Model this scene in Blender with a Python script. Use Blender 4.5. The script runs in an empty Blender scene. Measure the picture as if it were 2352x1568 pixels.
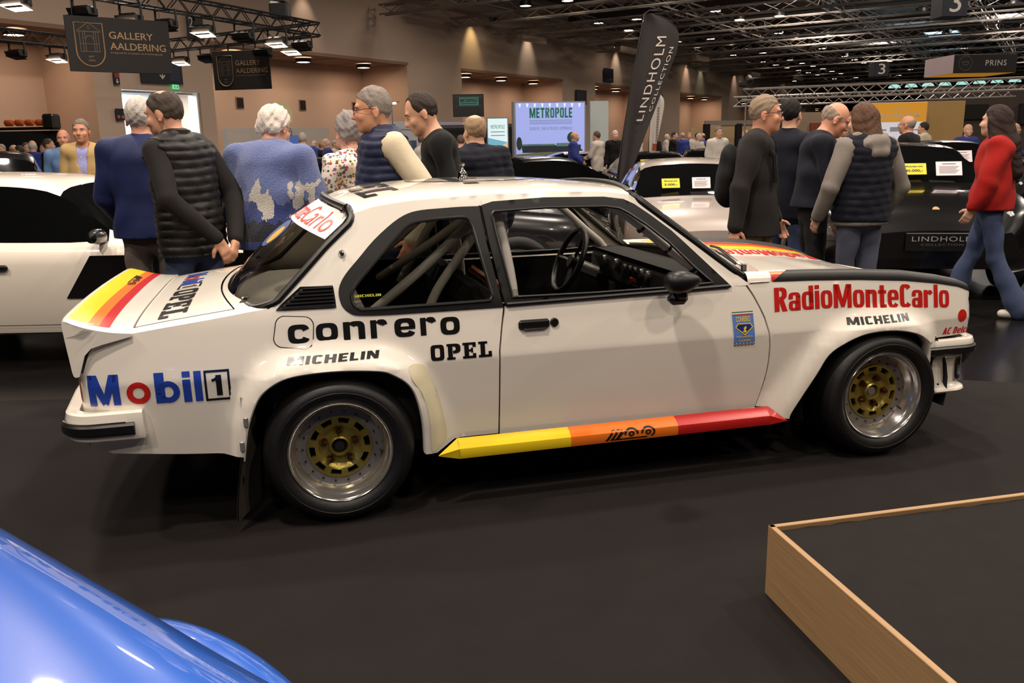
import bpy, bmesh, math, random
import numpy as np
from mathutils import Vector, Matrix
from mathutils.geometry import delaunay_2d_cdt
random.seed(7); RNG = np.random.default_rng(7)
SC = bpy.context.scene; COL = SC.collection; PI = math.pi
# ---------------------------------------------------------------- camera
PITCH, ROLL, CAMH, FOC = .225578886, -.0201030143, 1.48954959, 1966.1
cd = bpy.data.cameras.new('camera'); cam = bpy.data.objects.new('camera', cd); COL.objects.link(cam)
cd.sensor_width = 36; cd.lens = FOC/2352*36; cd.clip_start = .05; cd.clip_end = 400
_fw = Vector((0, math.cos(PITCH), -math.sin(PITCH))); _up = Vector((0, math.sin(PITCH), math.cos(PITCH))); _rt = Vector((1, 0, 0))
_r2 = _rt*math.cos(ROLL)+_up*math.sin(ROLL); _u2 = -_rt*math.sin(ROLL)+_up*math.cos(ROLL)
cam.matrix_world = Matrix(((_r2.x, _u2.x, -_fw.x, 0), (_r2.y, _u2.y, -_fw.y, 0), (_r2.z, _u2.z, -_fw.z, CAMH), (0, 0, 0, 1)))
SC.camera = cam
# ---------------------------------------------------------------- world, exposure, hall lighting
wd = bpy.data.worlds.new('world'); SC.world = wd; wd.use_nodes = True
wd.node_tree.nodes['Background'].inputs[0].default_value = (1.0, .80, .66, 1)
wd.node_tree.nodes['Background'].inputs[1].default_value = .022
SC.view_settings.view_transform = 'Standard'; SC.view_settings.look = 'None'
SC.view_settings.exposure = 0.0; SC.view_settings.gamma = 1.0; SC.view_settings.use_curve_mapping = False
WARM = (1.0, .87, .745)
LAMP_Z = 8.0
def lamp_or_fill(loc, power, size=.55, color=WARM, rot=(0, 0, 0), spread=PI):
    d = bpy.data.lights.new('hall_lamp_or_fill', 'AREA'); d.shape = 'DISK'; d.size = size; d.energy = power; d.color = color; d.spread = spread
    o = bpy.data.objects.new('hall_lamp_or_fill', d); COL.objects.link(o); o.location = loc; o.rotation_euler = rot
    return o
# rows of hall lamps overhead (the same fittings that hang in view)
HALL_LIGHTS = [(-6.5, 2.0), (-1.5, 1.0), (3.5, -.5), (8.5, -1.5), (-4.5, 7.0), (1.0, 6.0), (6.0, 5.0), (11., 4.0), (-7., 12.5), (-1.5, 12.), (4., 11.), (10., 10.), (1., -5.), (-4., -4.)]
for hx, hy in HALL_LIGHTS:
    lamp_or_fill((hx, hy, LAMP_Z-.05), 215 if hy < 0 else 365 if hy < 3 else 385 if hy < 8 else 285)
FAR_FILL = [(-8, 24), (4, 22), (16, 20), (2, 38), (10, 31), (18, 34), (26, 26), (34, 34), (14, 46), (24, 46), (20, 58), (32, 58), (42, 48), (30, 72), (45, 75)]  # wide area lights added above the lamp rows to brighten trusses and far hall
for hx, hy in FAR_FILL:
    lamp_or_fill((hx, hy, 9.25), 560, 1.2)
# ---------------------------------------------------------------- helpers
def lin(c):
    return tuple(((v/255)/12.92 if v/255 <= .04045 else ((v/255+.055)/1.055)**2.4) for v in c[:3])
MATS = {}
def mat(name, rgb=(200, 200, 200), rough=.5, metal=0., coat=0., var=.06, scale=18., bump=0., bscale=60., emit=None, es=1., spec=.5, sheen=0., trans=None, lin_rgb=None, cscale=None):
    if name in MATS: return MATS[name]
    m = bpy.data.materials.new(name); m.use_nodes = True; MATS[name] = m
    nt = m.node_tree; b = nt.nodes['Principled BSDF']; c = lin_rgb or lin(rgb)
    b.inputs['Base Color'].default_value = (*c, 1); b.inputs['Roughness'].default_value = rough; b.inputs['Metallic'].default_value = metal
    b.inputs['Coat Weight'].default_value = coat; b.inputs['Coat Roughness'].default_value = .03; b.inputs['Specular IOR Level'].default_value = spec
    b.inputs['Sheen Weight'].default_value = sheen
    m.diffuse_color = (*c, 1)
    if emit: b.inputs['Emission Color'].default_value = (*lin(emit), 1); b.inputs['Emission Strength'].default_value = es
    if var or bump:
        tc = nt.nodes.new('ShaderNodeTexCoord')
    if var:
        nz = nt.nodes.new('ShaderNodeTexNoise'); nz.inputs['Scale'].default_value = scale; nz.inputs['Detail'].default_value = 4
        nt.links.new(tc.outputs['Object'], nz.inputs['Vector'])
        mx = nt.nodes.new('ShaderNodeMix'); mx.data_type = 'RGBA'
        mx.inputs[6].default_value = (*[v*(1-var) for v in c], 1); mx.inputs[7].default_value = (*[min(1, v*(1+var)) for v in c], 1)
        nt.links.new(nz.outputs['Fac'], mx.inputs[0]); nt.links.new(mx.outputs[2], b.inputs['Base Color'])
    if bump:
        n2 = nt.nodes.new('ShaderNodeTexNoise'); n2.inputs['Scale'].default_value = bscale; n2.inputs['Detail'].default_value = 3
        nt.links.new(tc.outputs['Object'], n2.inputs['Vector'])
        bp = nt.nodes.new('ShaderNodeBump'); bp.inputs['Strength'].default_value = bump; bp.inputs['Distance'].default_value = .02
        nt.links.new(n2.outputs['Fac'], bp.inputs['Height']); nt.links.new(bp.outputs[0], b.inputs['Normal'])
    return m
def glass_mat(name, tint=(210, 210, 205), refl=1.0, rough=.01):
    if name in MATS: return MATS[name]
    m = bpy.data.materials.new(name); m.use_nodes = True; MATS[name] = m; nt = m.node_tree
    nt.nodes.remove(nt.nodes['Principled BSDF']); out = nt.nodes['Material Output']
    t = nt.nodes.new('ShaderNodeBsdfTransparent'); t.inputs[0].default_value = (*lin(tint), 1)
    g = nt.nodes.new('ShaderNodeBsdfGlossy'); g.inputs['Roughness'].default_value = rough; g.inputs[0].default_value = (1, 1, 1, 1)
    f = nt.nodes.new('ShaderNodeFresnel'); f.inputs[0].default_value = 1.5
    mu = nt.nodes.new('ShaderNodeMath'); mu.operation = 'MULTIPLY'; mu.inputs[1].default_value = refl; mu.use_clamp = True
    s = nt.nodes.new('ShaderNodeMixShader')
    nt.links.new(f.outputs[0], mu.inputs[0]); nt.links.new(mu.outputs[0], s.inputs[0]); nt.links.new(t.outputs[0], s.inputs[1]); nt.links.new(g.outputs[0], s.inputs[2]); nt.links.new(s.outputs[0], out.inputs[0])
    return m
def link(o, parent=None):
    COL.objects.link(o)
    if parent is not None: o.parent = parent
    return o
def tag(o, label=None, cat=None, group=None, kind=None):
    if label: o['label'] = label
    if cat: o['category'] = cat
    if group: o['group'] = group
    if kind: o['kind'] = kind
    return o
def empty(name, loc=(0, 0, 0), rz=0, parent=None, **k):
    o = bpy.data.objects.new(name, None); o.empty_display_size = .1; link(o, parent); o.location = loc; o.rotation_euler = (0, 0, rz)
    return tag(o, **k)
def mobj(name, verts, faces, m, parent=None, smooth=True, ang=40, fmat=None, loc=None, rot=None, **k):
    me = bpy.data.meshes.new(name)
    me.from_pydata([tuple(map(float, v)) for v in verts], [], [tuple(map(int, f)) for f in faces])
    ms = m if isinstance(m, (list, tuple)) else [m]
    for q in ms: me.materials.append(q)
    if fmat is not None: me.polygons.foreach_set('material_index', np.asarray(fmat, dtype=np.int32))
    if smooth:
        me.polygons.foreach_set('use_smooth', np.ones(len(me.polygons), bool))
        if ang: me.set_sharp_from_angle(angle=math.radians(ang))
    me.update()
    o = bpy.data.objects.new(name, me); link(o, parent)
    if loc is not None: o.location = loc
    if rot is not None: o.rotation_euler = rot
    return tag(o, **k)
class MB:
    """collects shapes into one mesh"""
    def __init__(s): s.v = []; s.f = []; s.m = []
    def add(s, v, f, mi=0):
        n = len(s.v); s.v += [tuple(map(float, q)) for q in v]; s.f += [tuple(int(i)+n for i in q) for q in f]; s.m += [mi]*len(f); return s
    def box(s, c, d, R=None, mi=0, bev=0):
        hx, hy, hz = d[0]/2, d[1]/2, d[2]/2
        if bev:
            b = min(bev, hx*.9, hy*.9, hz*.9); v = []; idx = {}
            for sx in (-1, 1):
                for sy in (-1, 1):
                    for sz in (-1, 1):
                        idx[sx, sy, sz] = len(v)
                        v += [(sx*hx, sy*(hy-b), sz*(hz-b)), (sx*(hx-b), sy*hy, sz*(hz-b)), (sx*(hx-b), sy*(hy-b), sz*hz)]
            f = []
            for a in (-1, 1):
                f.append([idx[a, p, q] for p, q in ((-1, -1), (1, -1), (1, 1), (-1, 1))][::a])
                f.append([idx[p, a, q]+1 for p, q in ((-1, -1), (-1, 1), (1, 1), (1, -1))][::a])
                f.append([idx[p, q, a]+2 for p, q in ((-1, -1), (1, -1), (1, 1), (-1, 1))][::a])
                for e in (-1, 1):
                    f.append([idx[a, e, -1], idx[a, e, 1], idx[a, e, 1]+1, idx[a, e, -1]+1][::a*e])
                    f.append([idx[a, -1, e]+2, idx[a, 1, e]+2, idx[a, 1, e], idx[a, -1, e]][::a*e])
                    f.append([idx[-1, a, e]+1, idx[1, a, e]+1, idx[1, a, e]+2, idx[-1, a, e]+2][::a*e])
            for k, i in idx.items():
                f.append([i, i+1, i+2][::k[0]*k[1]*k[2]])
        else:
            v = [(x*hx, y*hy, z*hz) for x in (-1, 1) for y in (-1, 1) for z in (-1, 1)]
            f = [(0, 1, 3, 2), (4, 6, 7, 5), (0, 4, 5, 1), (2, 3, 7, 6), (0, 2, 6, 4), (1, 5, 7, 3)]
        if R is not None: v = [tuple(R @ Vector(q)) for q in v]
        return s.add([(q[0]+c[0], q[1]+c[1], q[2]+c[2]) for q in v], f, mi)
    def tube(s, path, r, n=8, closed=False, cap=True, mi=0, flat=None):
        P = [Vector(p) for p in path]; N = len(P); rs = r if isinstance(r, (list, tuple, np.ndarray)) else [r]*N
        T = [(P[(i+1) % N]-P[i-1] if closed else P[min(i+1, N-1)]-P[max(i-1, 0)]).normalized() for i in range(N)]
        u = T[0].orthogonal().normalized() if flat is None else (Vector(flat)-T[0]*Vector(flat).dot(T[0])).normalized()
        v = []; f = []
        for i in range(N):
            if flat is not None: u = Vector(flat)
            u = (u-T[i]*u.dot(T[i])).normalized(); w = T[i].cross(u)
            for k in range(n):
                a = 2*PI*k/n; v.append(P[i]+u*(math.cos(a)*rs[i])+w*(math.sin(a)*rs[i]))
        for i in range(N if closed else N-1):
            j = (i+1) % N
            for k in range(n): f.append((i*n+k, i*n+(k+1) % n, j*n+(k+1) % n, j*n+k))
        if cap and not closed: f += [tuple(range(n))[::-1], tuple(range((N-1)*n, N*n))]
        return s.add(v, f, mi)
    def lathe(s, prof, n=32, c=(0, 0, 0), axis='y', mi=0, closed=False):
        v = []; f = []; K = len(prof)
        for r, h in prof:
            for k in range(n):
                a = 2*PI*k/n; x, y = r*math.cos(a), r*math.sin(a)
                v.append({'y': (x, h, y), 'z': (x, y, h), 'x': (h, x, y)}[axis])
        for i in range(K if closed else K-1):
            j = (i+1) % K
            for k in range(n): f.append((i*n+k, i*n+(k+1) % n, j*n+(k+1) % n, j*n+k))
        return s.add([(q[0]+c[0], q[1]+c[1], q[2]+c[2]) for q in v], f, mi)
    def grid(s, fn, U, V, mi=0):
        nu, nv = len(U), len(V)
        v = [fn(a, b) for a in U for b in V]
        return s.add(v, [(i*nv+j, (i+1)*nv+j, (i+1)*nv+j+1, i*nv+j+1) for i in range(nu-1) for j in range(nv-1)], mi)
    def xform(s, M): s.v = [tuple(M @ Vector(q)) for q in s.v]; return s
    def build(s, name, m, parent=None, **k):
        return mobj(name, s.v, s.f, m, parent, fmat=s.m if isinstance(m, (list, tuple)) else None, **k)
def densify(loop, step, closed=True):
    out = []; n = len(loop)
    for i in range(n if closed else n-1):
        a, b = loop[i], loop[(i+1) % n]; L = math.dist(a, b); k = max(1, int(math.ceil(L/step)))
        out += [tuple(a[q]+(b[q]-a[q])*t/k for q in range(len(a))) for t in range(k)]
    if not closed: out.append(tuple(loop[-1]))
    return out
def catmull(pts, n=6, closed=False):
    P = [np.array(p, float) for p in pts]; N = len(P); out = []
    for i in range(N if closed else N-1):
        if closed: p0, p1, p2, p3 = P[i-1], P[i], P[(i+1) % N], P[(i+2) % N]
        else: p0, p1, p2, p3 = P[max(i-1, 0)], P[i], P[i+1], P[min(i+2, N-1)]
        for k in range(n):
            t = k/n; out.append(tuple(.5*((2*p1)+(p2-p0)*t+(2*p0-5*p1+4*p2-p3)*t*t+(3*p1-p0-3*p2+p3)*t**3)))
    if not closed: out.append(tuple(P[-1]))
    return out
def inside(P, loop):
    P = np.asarray(P); x, y = P[:, 0], P[:, 1]; r = np.zeros(len(P), bool); L = np.asarray(loop); n = len(L); j = n-1
    for i in range(n):
        xi, yi = L[i]; xj, yj = L[j]
        c = ((yi > y) != (yj > y))
        with np.errstate(divide='ignore', invalid='ignore'): c &= (x < (xj-xi)*(y-yi)/(yj-yi+1e-30)+xi)
        r ^= c; j = i
    return r
def fill(loops, step=None, rows=()):
    """triangulate region between loops (even-odd) with an interior grid; returns 2d verts, faces"""
    pts = []; edges = []
    for lp in loops:
        n = len(pts); pts += [tuple(map(float, q)) for q in lp]; edges += [(n+i, n+(i+1) % len(lp)) for i in range(len(lp))]
    if step:
        A = np.array(pts); x0, y0 = A.min(0); x1, y1 = A.max(0)
        ys = sorted(set(list(np.arange(y0+step*.5, y1, step))+[r for r in rows if y0 < r < y1])); xs = np.arange(x0+step*.5, x1, step)
        G = np.array([(x, y) for y in ys for x in xs])
        if len(G):
            ins = np.zeros(len(G), bool)
            for lp in loops: ins ^= inside(G, lp)
            B = np.array(pts); G = G[ins]
            if len(G):
                keep = np.ones(len(G), bool)
                for ch in range(0, len(G), 2000):
                    dd = ((G[ch:ch+2000, None, :]-B[None])**2).sum(-1).min(1); keep[ch:ch+2000] = dd > (step*.35)**2
                pts += [tuple(q) for q in G[keep]]
    r = delaunay_2d_cdt([Vector(p) for p in pts], edges, [], 0, 1e-6)
    V = np.array([(v.x, v.y) for v in r[0]]); Fc = np.array([f for f in r[2]])
    cen = V[Fc].mean(1); ins = np.zeros(len(Fc), bool)
    for lp in loops: ins ^= inside(cen, lp)
    Fc = Fc[ins]
    a = V[Fc]; ar = (a[:, 1, 0]-a[:, 0, 0])*(a[:, 2, 1]-a[:, 0, 1])-(a[:, 1, 1]-a[:, 0, 1])*(a[:, 2, 0]-a[:, 0, 0])
    Fc[ar < 0] = Fc[ar < 0][:, ::-1]
    return V, Fc
def text2d(s, size=1., bold=0., shear=0., spacing=1., align='LEFT', font_sx=1.):
    c = bpy.data.curves.new('lettering', 'FONT'); c.body = s; c.size = size; c.offset = bold; c.shear = shear; c.space_character = spacing; c.align_x = align; c.resolution_u = 3
    o = bpy.data.objects.new('lettering', c); COL.objects.link(o)
    dg = bpy.context.evaluated_depsgraph_get(); dg.update()
    me = bpy.data.meshes.new_from_object(o.evaluated_get(dg))
    V = np.array([v.co[:2] for v in me.vertices]).reshape(-1, 2); Fs = [tuple(p.vertices) for p in me.polygons]
    bpy.data.objects.remove(o); bpy.data.curves.remove(c); bpy.data.meshes.remove(me)
    V = V*np.array([font_sx, 1.0])
    return V, Fs
def fit2d(VF, x0, y0, x1, y1):
    V, Fs = VF; a = V.min(0); b = V.max(0)
    return (V-a)/(b-a)*np.array([x1-x0, y1-y0])+np.array([x0, y0]), Fs
def chop(VF, step):
    """cut a flat 2d mesh along a grid so it can follow a curved surface"""
    V, Fs = VF; bm = bmesh.new(); vs = [bm.verts.new((x, y, 0)) for x, y in V]
    for f in Fs:
        try: bm.faces.new([vs[i] for i in f])
        except ValueError: pass
    a = V.min(0); b = V.max(0)
    for ax in (0, 1):
        no = Vector((1, 0, 0)) if ax == 0 else Vector((0, 1, 0))
        for t in np.arange(a[ax]+step*.5, b[ax], step):
            co = Vector((t, 0, 0)) if ax == 0 else Vector((0, t, 0))
            bmesh.ops.bisect_plane(bm, geom=bm.verts[:]+bm.edges[:]+bm.faces[:], plane_co=co, plane_no=no, dist=1e-6)
    bmesh.ops.triangulate(bm, faces=bm.faces[:])
    bm.verts.index_update()
    W = np.array([v.co[:2] for v in bm.verts]); Fo = [tuple(v.index for v in f.verts) for f in bm.faces]; bm.free()
    return W, Fo
def rects2d(*rs):
    V = []; Fs = []
    for x0, y0, x1, y1 in rs:
        n = len(V); V += [(x0, y0), (x1, y0), (x1, y1), (x0, y1)]; Fs.append((n, n+1, n+2, n+3))
    return np.array(V, float), Fs
def ring2d(cx, cy, a, b, ai, bi, n=2., t0=0, t1=360, k=28, ni=None):
    ni = ni or n; V = []; Fs = []; full = abs(t1-t0) >= 360
    def se(t, A, B, e): c, s = math.cos(t), math.sin(t); return (cx+A*math.copysign(abs(c)**(2/e), c), cy+B*math.copysign(abs(s)**(2/e), s))
    for i in range(k if full else k+1):
        t = math.radians(t0+(t1-t0)*i/k); V += [se(t, a, b, n), se(t, ai, bi, ni)]
    m = len(V)//2
    for i in range(m if full else m-1):
        j = (i+1) % m; Fs.append((2*i, 2*j, 2*j+1, 2*i+1))
    return np.array(V), Fs
def join2d(*ps):
    V = []; Fs = []
    for v, f in ps:
        n = len(V); V += [tuple(q) for q in v]; Fs += [tuple(i+n for i in g) for g in f]
    return np.array(V), Fs
def shift2d(VF, dx, dy, sx=1., sy=1., sh=0.):
    V, Fs = VF; return np.stack([V[:, 0]*sx+dx+V[:, 1]*sh, V[:, 1]*sy+dy], -1), Fs
def poly2d(pts): return np.array(pts, float), [tuple(range(len(pts)))]
def disc2d(cx, cy, r, k=24, ry=None): return poly2d([(cx+r*math.cos(2*PI*i/k), cy+(ry or r)*math.sin(2*PI*i/k)) for i in range(k)])
def decal(name, VF, fn, m, parent, step=.03, **k):
    """flat print laid on a surface: fn(s, t) -> 3d point"""
    V, Fs = chop(VF, step) if step else VF
    return mobj(name, [fn(a, b) for a, b in V], Fs, m, parent, smooth=True, ang=0, **k)
# ---------------------------------------------------------------- heavy block lettering
def glyph(c):
    s = .18
    if c == 'o': return ring2d(.23, .38, .23, .38, .065, .25, 3.4)
    if c == 'd': return join2d(ring2d(.23, .38, .23, .38, .065, .25, 3.4), rects2d((.28, 0, .46, 1)))
    if c == 'b': return join2d(ring2d(.23, .38, .23, .38, .065, .25, 3.4), rects2d((0, 0, .18, 1)))
    if c == 'a': return join2d(rects2d((.28, 0, .46, .6)), ring2d(.23, .55, .23, .21, .06, .10, 3, 0, 180), rects2d((0, .48, .17, .56)), ring2d(.20, .21, .20, .21, .05, .10, 3))
    if c == 'i': return rects2d((0, 0, s, .76), (0, .84, s, 1))
    if c == 'n': return join2d(rects2d((0, 0, s, .76), (.28, 0, .46, .56)), ring2d(.27, .55, .19, .21, .01, .09, 3, 0, 170))
    if c == 't': return rects2d((.07, 0, .25, .95), (0, .60, .34, .74), (.07, 0, .34, .13))
    if c == 'e': return join2d(ring2d(.23, .38, .23, .38, .065, .26, 3.4, 0, 330), rects2d((.10, .33, .46, .45)))
    if c == 'c': return ring2d(.23, .38, .23, .38, .065, .26, 3.4, 30, 330)
    if c == 'r': return join2d(rects2d((0, 0, s, .76)), ring2d(.28, .50, .12, .26, -.02, .10, 2.6, 20, 160))
    if c == 'l': return rects2d((0, 0, s, 1))
    if c == 'R': return join2d(rects2d((0, 0, .19, 1)), ring2d(.20, .74, .29, .26, .10, .13, 3., -90, 90), poly2d([(.17, .46), (.36, .50), (.50, 0), (.30, 0)]))
    if c == 'C': return ring2d(.24, .5, .24, .5, .06, .36, 4, 33, 327)
    if c == 'D': return join2d(rects2d((0, 0, .19, 1)), ring2d(.17, .5, .31, .5, .12, .34, 3., -90, 90))
    if c == 'M': return join2d(rects2d((0, 0, .17, 1), (.55, 0, .72, 1)), poly2d([(0, 1), (.22, 1), (.42, .12), (.30, .0)]), poly2d([(.72, 1), (.50, 1), (.30, .12), (.42, 0)]))
    if c == 'N': return join2d(rects2d((0, 0, .17, 1), (.38, 0, .55, 1)), poly2d([(0, 1), (.20, 1), (.55, 0), (.35, 0)]))
    if c == 'I': return rects2d((0, 0, s, 1))
    if c == 'H': return rects2d((0, 0, s, 1), (.34, 0, .52, 1), (.1, .41, .42, .60))
    if c == 'E': return rects2d((0, 0, s, 1), (0, 0, .42, .19), (0, .81, .42, 1), (0, .41, .38, .59))
    if c == 'L': return rects2d((0, 0, s, 1), (0, 0, .40, .19))
    if c == 'A': return join2d(poly2d([(0, 0), (.19, 0), (.36, 1), (.18, 1)]), poly2d([(.54, 0), (.35, 0), (.18, 1), (.36, 1)]), rects2d((.12, .18, .42, .34)))
    if c == 'O': return ring2d(.25, .5, .25, .5, .07, .34, 4)
    if c == 'P': return join2d(rects2d((0, 0, .19, 1)), ring2d(.20, .70, .29, .30, .10, .15, 3., -90, 90))
    if c == 'T': return rects2d((.15, 0, .34, 1), (0, .81, .49, 1))
    if c == '1': return join2d(rects2d((.14, 0, .33, 1)), poly2d([(0, .70), (.14, .74), (.33, 1), (.18, 1), (.10, .86), (0, .82)]))
    return rects2d((0, 0, .3, .02))
def block(s, gap=.07, shear=0.):
    out = []; x = 0
    for c in s:
        if c == ' ': x += .28; continue
        g = glyph(c); w = g[0][:, 0].max(); out.append(shift2d(g, x, 0, sh=shear)); x += w+gap
    return join2d(*out)
# ---------------------------------------------------------------- rally car side surface
RARCH = [(-.395,.15),(-.375,.30),(-.352,.43),(-.315,.530),(-.275,.585),(-.205,.626),(-.12,.641),(.014,.644),(.165,.631),(.225,.609),(.285,.562),(.318,.492),(.340,.378),(.345,.25),(.345,.15)]
FARCH = [(1.99,.15),(2.036,.232),(2.058,.270),(2.152,.432),(2.206,.526),(2.280,.575),(2.375,.611),(2.475,.622),(2.578,.616),(2.671,.594),(2.728,.563),(2.765,.50),(2.78,.35),(2.78,.15)]
_WZ = np.array([(.10,.738),(.22,.757),(.30,.768),(.45,.787),(.60,.8030),(.635,.8065),(.67,.8015),(.75,.789),(.84,.774),(.87,.766),(1.05,.702),(1.27,.613),(1.34,.575)])
def seg_dist(X, Z, poly):
    d = np.full(np.shape(X), 9.0)
    for (x0, z0), (x1, z1) in zip(poly[:-1], poly[1:]):
        dx, dz = x1-x0, z1-z0
        t = np.clip(((X-x0)*dx+(Z-z0)*dz)/(dx*dx+dz*dz), 0, 1)
        d = np.minimum(d, np.hypot(X-x0-t*dx, Z-z0-t*dz))
    return d
def sstep(a, b, v):
    t = np.clip((v-a)/(b-a), 0, 1)
    return t*t*(3-2*t)
def car_w(X, Z, flare=True):
    """half width of the car body at (x, z)"""
    X = np.asarray(X, float); Z = np.asarray(Z, float)
    w = np.interp(Z, _WZ[:, 0], _WZ[:, 1])
    low = sstep(1.0, .9, Z)
    w = w-low*.022*np.clip((X-2.5)/.5, 0, None)**2-low*.05*np.clip((-.4-X)/.55, 0, None)**2
    w = w-low*(.06-np.sqrt(np.clip(.06**2-np.clip(X-2.998, 0, .0595)**2, 0, None)))
    w = w-low*(.07-np.sqrt(np.clip(.07**2-np.clip(-.885-X, 0, .0695)**2, 0, None)))
    if flare:
        d = seg_dist(X, Z, RARCH)
        D = .095+.06*np.clip((.5-Z)/.25, 0, 1)*(X > 0)-.015*(X < -.3)
        w = w+.062*(1-sstep(.035, 1, d/D*(.85 if True else 1)))*(d < 1.3*D)*sstep(.12,.2,Z)
        d = seg_dist(X, Z, FARCH)
        D = .10+.05*np.clip((.55-Z)/.25, 0, 1)*(X < 2.4)
        w = w+.058*(1-sstep(.035, 1, d/D*.9))*(d < 1.3*D)*sstep(2.86, 2.80, X)
    return w
# ---------------------------------------------------------------- white rally coupe (hero)
PAINT = mat('rally_white', (238, 230, 217), .35, coat=1.0, var=.012, scale=3)
BLACKT = mat('black_trim', (12, 11, 11), .42, var=.1, spec=.35); RUBBER = mat('rubber', (13, 12, 12), .4, var=.1)
SATIN = mat('satin_black', (20, 18, 17), .5, var=.05); DARK = mat('interior_black', (12, 11, 11), .8, var=.1)
GLASS = glass_mat('window_glass', (205, 205, 200)); CHROME = mat('chrome', (225, 222, 218), .12, 1.0, var=.02)
ALLOY = mat('polished_alloy', (222, 219, 216), .15, .90, var=.03); GOLD = mat('gold_alloy', (168, 150, 74), .34, .72, var=.05)
DULL = mat('dull_alloy', (128, 124, 121), .42, .35, var=.08); NUT = mat('bronze_nut', (110, 76, 56), .4, 1.0, var=.2)
RED = mat('red_print', (196, 30, 24), .35, coat=.6, var=.02); BLUE = mat('blue_print', (34, 66, 165), .35, coat=.6, var=.02)
BLK = mat('black_print', (16, 15, 15), .3, coat=.6, var=.02); YEL = mat('yellow_print', (240, 205, 30), .35, coat=.6, var=.02)
ORG = mat('orange_print', (238, 118, 28), .35, coat=.6, var=.02); RED2 = mat('deep_red_print', (190, 26, 24), .35, coat=.6, var=.02)
CAGE = mat('cage_white', (214, 208, 198), .4, var=.03); WHITEP = mat('white_print', (238, 234, 228), .4, var=.02)
LBLUE = mat('light_blue_print', (92, 130, 205), .4, var=.02); GREEN = mat('green_print', (40, 120, 66), .4, var=.02)
TAPE = mat('yellowed_film', (218, 208, 176), .4, coat=.4, var=.05, scale=30); FOIL = mat('crinkled_foil', (176, 160, 150), .35, .8, var=.25, scale=60, bump=.6, bscale=90)
WELL = mat('wheel_well_black', (10, 9, 9), .9, var=.1)
TYREM = mat('tyre_rubber', (11, 10, 10), .5, var=.15, scale=30, bump=.05, bscale=40)
CAR_O = (-.90387, 4.06853, 0); CAR_R = .2505876
rally = empty('rally_car', CAR_O, CAR_R, label='white two-door rally car with red lettering and gold wheels in the middle', cat='car')
def S(x, z, e=0.): return (x, -(float(car_w(x, z))+e), z)
def smooth_loop(pts, n=4): return catmull(pts, n)
def panel(name, outer, holes=(), mats=PAINT, parent=rally, step=.028, e=0., flange=.018, side=-1, rows=(.630, .6405), flare=True, fl_hole=True):
    loops = [densify(outer, step)]+[densify(h, step*.8) for h in holes]
    V, Fc = fill(loops, step, rows)
    w = car_w(V[:, 0], V[:, 1], flare)+e
    v = [(a, side*q, b) for (a, b), q in zip(V, w)]
    f = [tuple(t) if side < 0 else tuple(t[::-1]) for t in Fc]
    n0 = len(v)
    if flange:
        for li, lp in enumerate(loops):
            A = np.array(lp); ww = car_w(A[:, 0], A[:, 1], flare)+e; n = len(v); K = len(lp)
            for (a, b), q in zip(A, ww): v += [(a, side*q, b), (a, side*(q-flange), b)]
            f += [(n+2*i, n+2*((i+1) % K), n+2*((i+1) % K)+1, n+2*i+1) for i in range(K)]
    return mobj(name, v, f, mats, parent, ang=38)
Q_WIN_OUT = smooth_loop([(.655,1.243),(.560,1.243),(.479,1.240),(.400,1.236),(.340,1.224),(.278,1.192),(.194,1.127),(.129,1.062),(.072,1.004),(.044,.962),(.036,.925),(.045,.882),(.070,.856),(.104,.842),(.200,.837),(.316,.836),(.690,.836)], 3)
Q_WIN_IN = smooth_loop([(.598,1.182),(.578,1.199),(.50,1.199),(.412,1.194),(.345,1.181),(.290,1.140),(.172,1.024),(.105,.955),(.086,.920),(.090,.887),(.112,.869),(.150,.864),(.40,.864),(.625,.866),(.648,.872),(.656,.886),(.648,.925),(.598,1.182)], 3)[:-1]
RAIL = [(.125,1.232),(.20,1.254),(.35,1.272),(.65,1.286),(.93,1.290),(1.20,1.284),(1.319,1.268)]
REAR_EDGE = [(.122,1.212),(.106,1.190),(.004,1.103),(-.088,1.013),(-.197,.907),(-.235,.886),(-.30,.880),(-.376,.870),(-.60,.843),(-.736,.825)]
QUARTER = [(.668,.287),(.670,.50),(.671,.656),(.686,.756),(.700,.836)]+Q_WIN_OUT[::-1]+[(.652,1.2865)]+RAIL[:3][::-1]+REAR_EDGE+[(-.844,.791),(-.880,.780),(-.897,.757),(-.925,.682),(-.952,.671),(-.954,.55),(-.945,.44),(-.92,.39),(-.86,.358),(-.6,.335),(-.374,.318)]+catmull([(-.372,.318)]+RARCH[2:13]+[(.345,.246)], 4)+[(.393,.246),(.476,.287)]
DOOR = [(.710,.835),(.693,.756),(.678,.656),(.675,.283),(1.889,.279),(1.903,.33),(1.916,.386),(1.928,.45),(1.933,.515),(1.931,.58),(1.921,.642),(1.900,.710),(1.878,.757),(1.849,.810),(1.818,.855),(1.748,.857)]
FENDER = [(1.826,.860),(1.857,.812),(1.886,.758),(1.908,.711),(1.929,.642),(1.939,.58),(1.941,.515),(1.936,.45),(1.924,.386),(1.905,.318),(1.896,.288),(1.927,.287),(2.006,.234),(2.045,.226)]+catmull([(2.045,.226)]+FARCH[2:11]+[(2.757,.540)], 4)[1:]+[(2.80,.545),(2.90,.548),(3.052,.556),(3.056,.60),(3.056,.66),(3.052,.715),(3.040,.752),(2.955,.782),(2.835,.805),(2.648,.830),(2.391,.849),(2.144,.860),(1.94,.865)]
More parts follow.
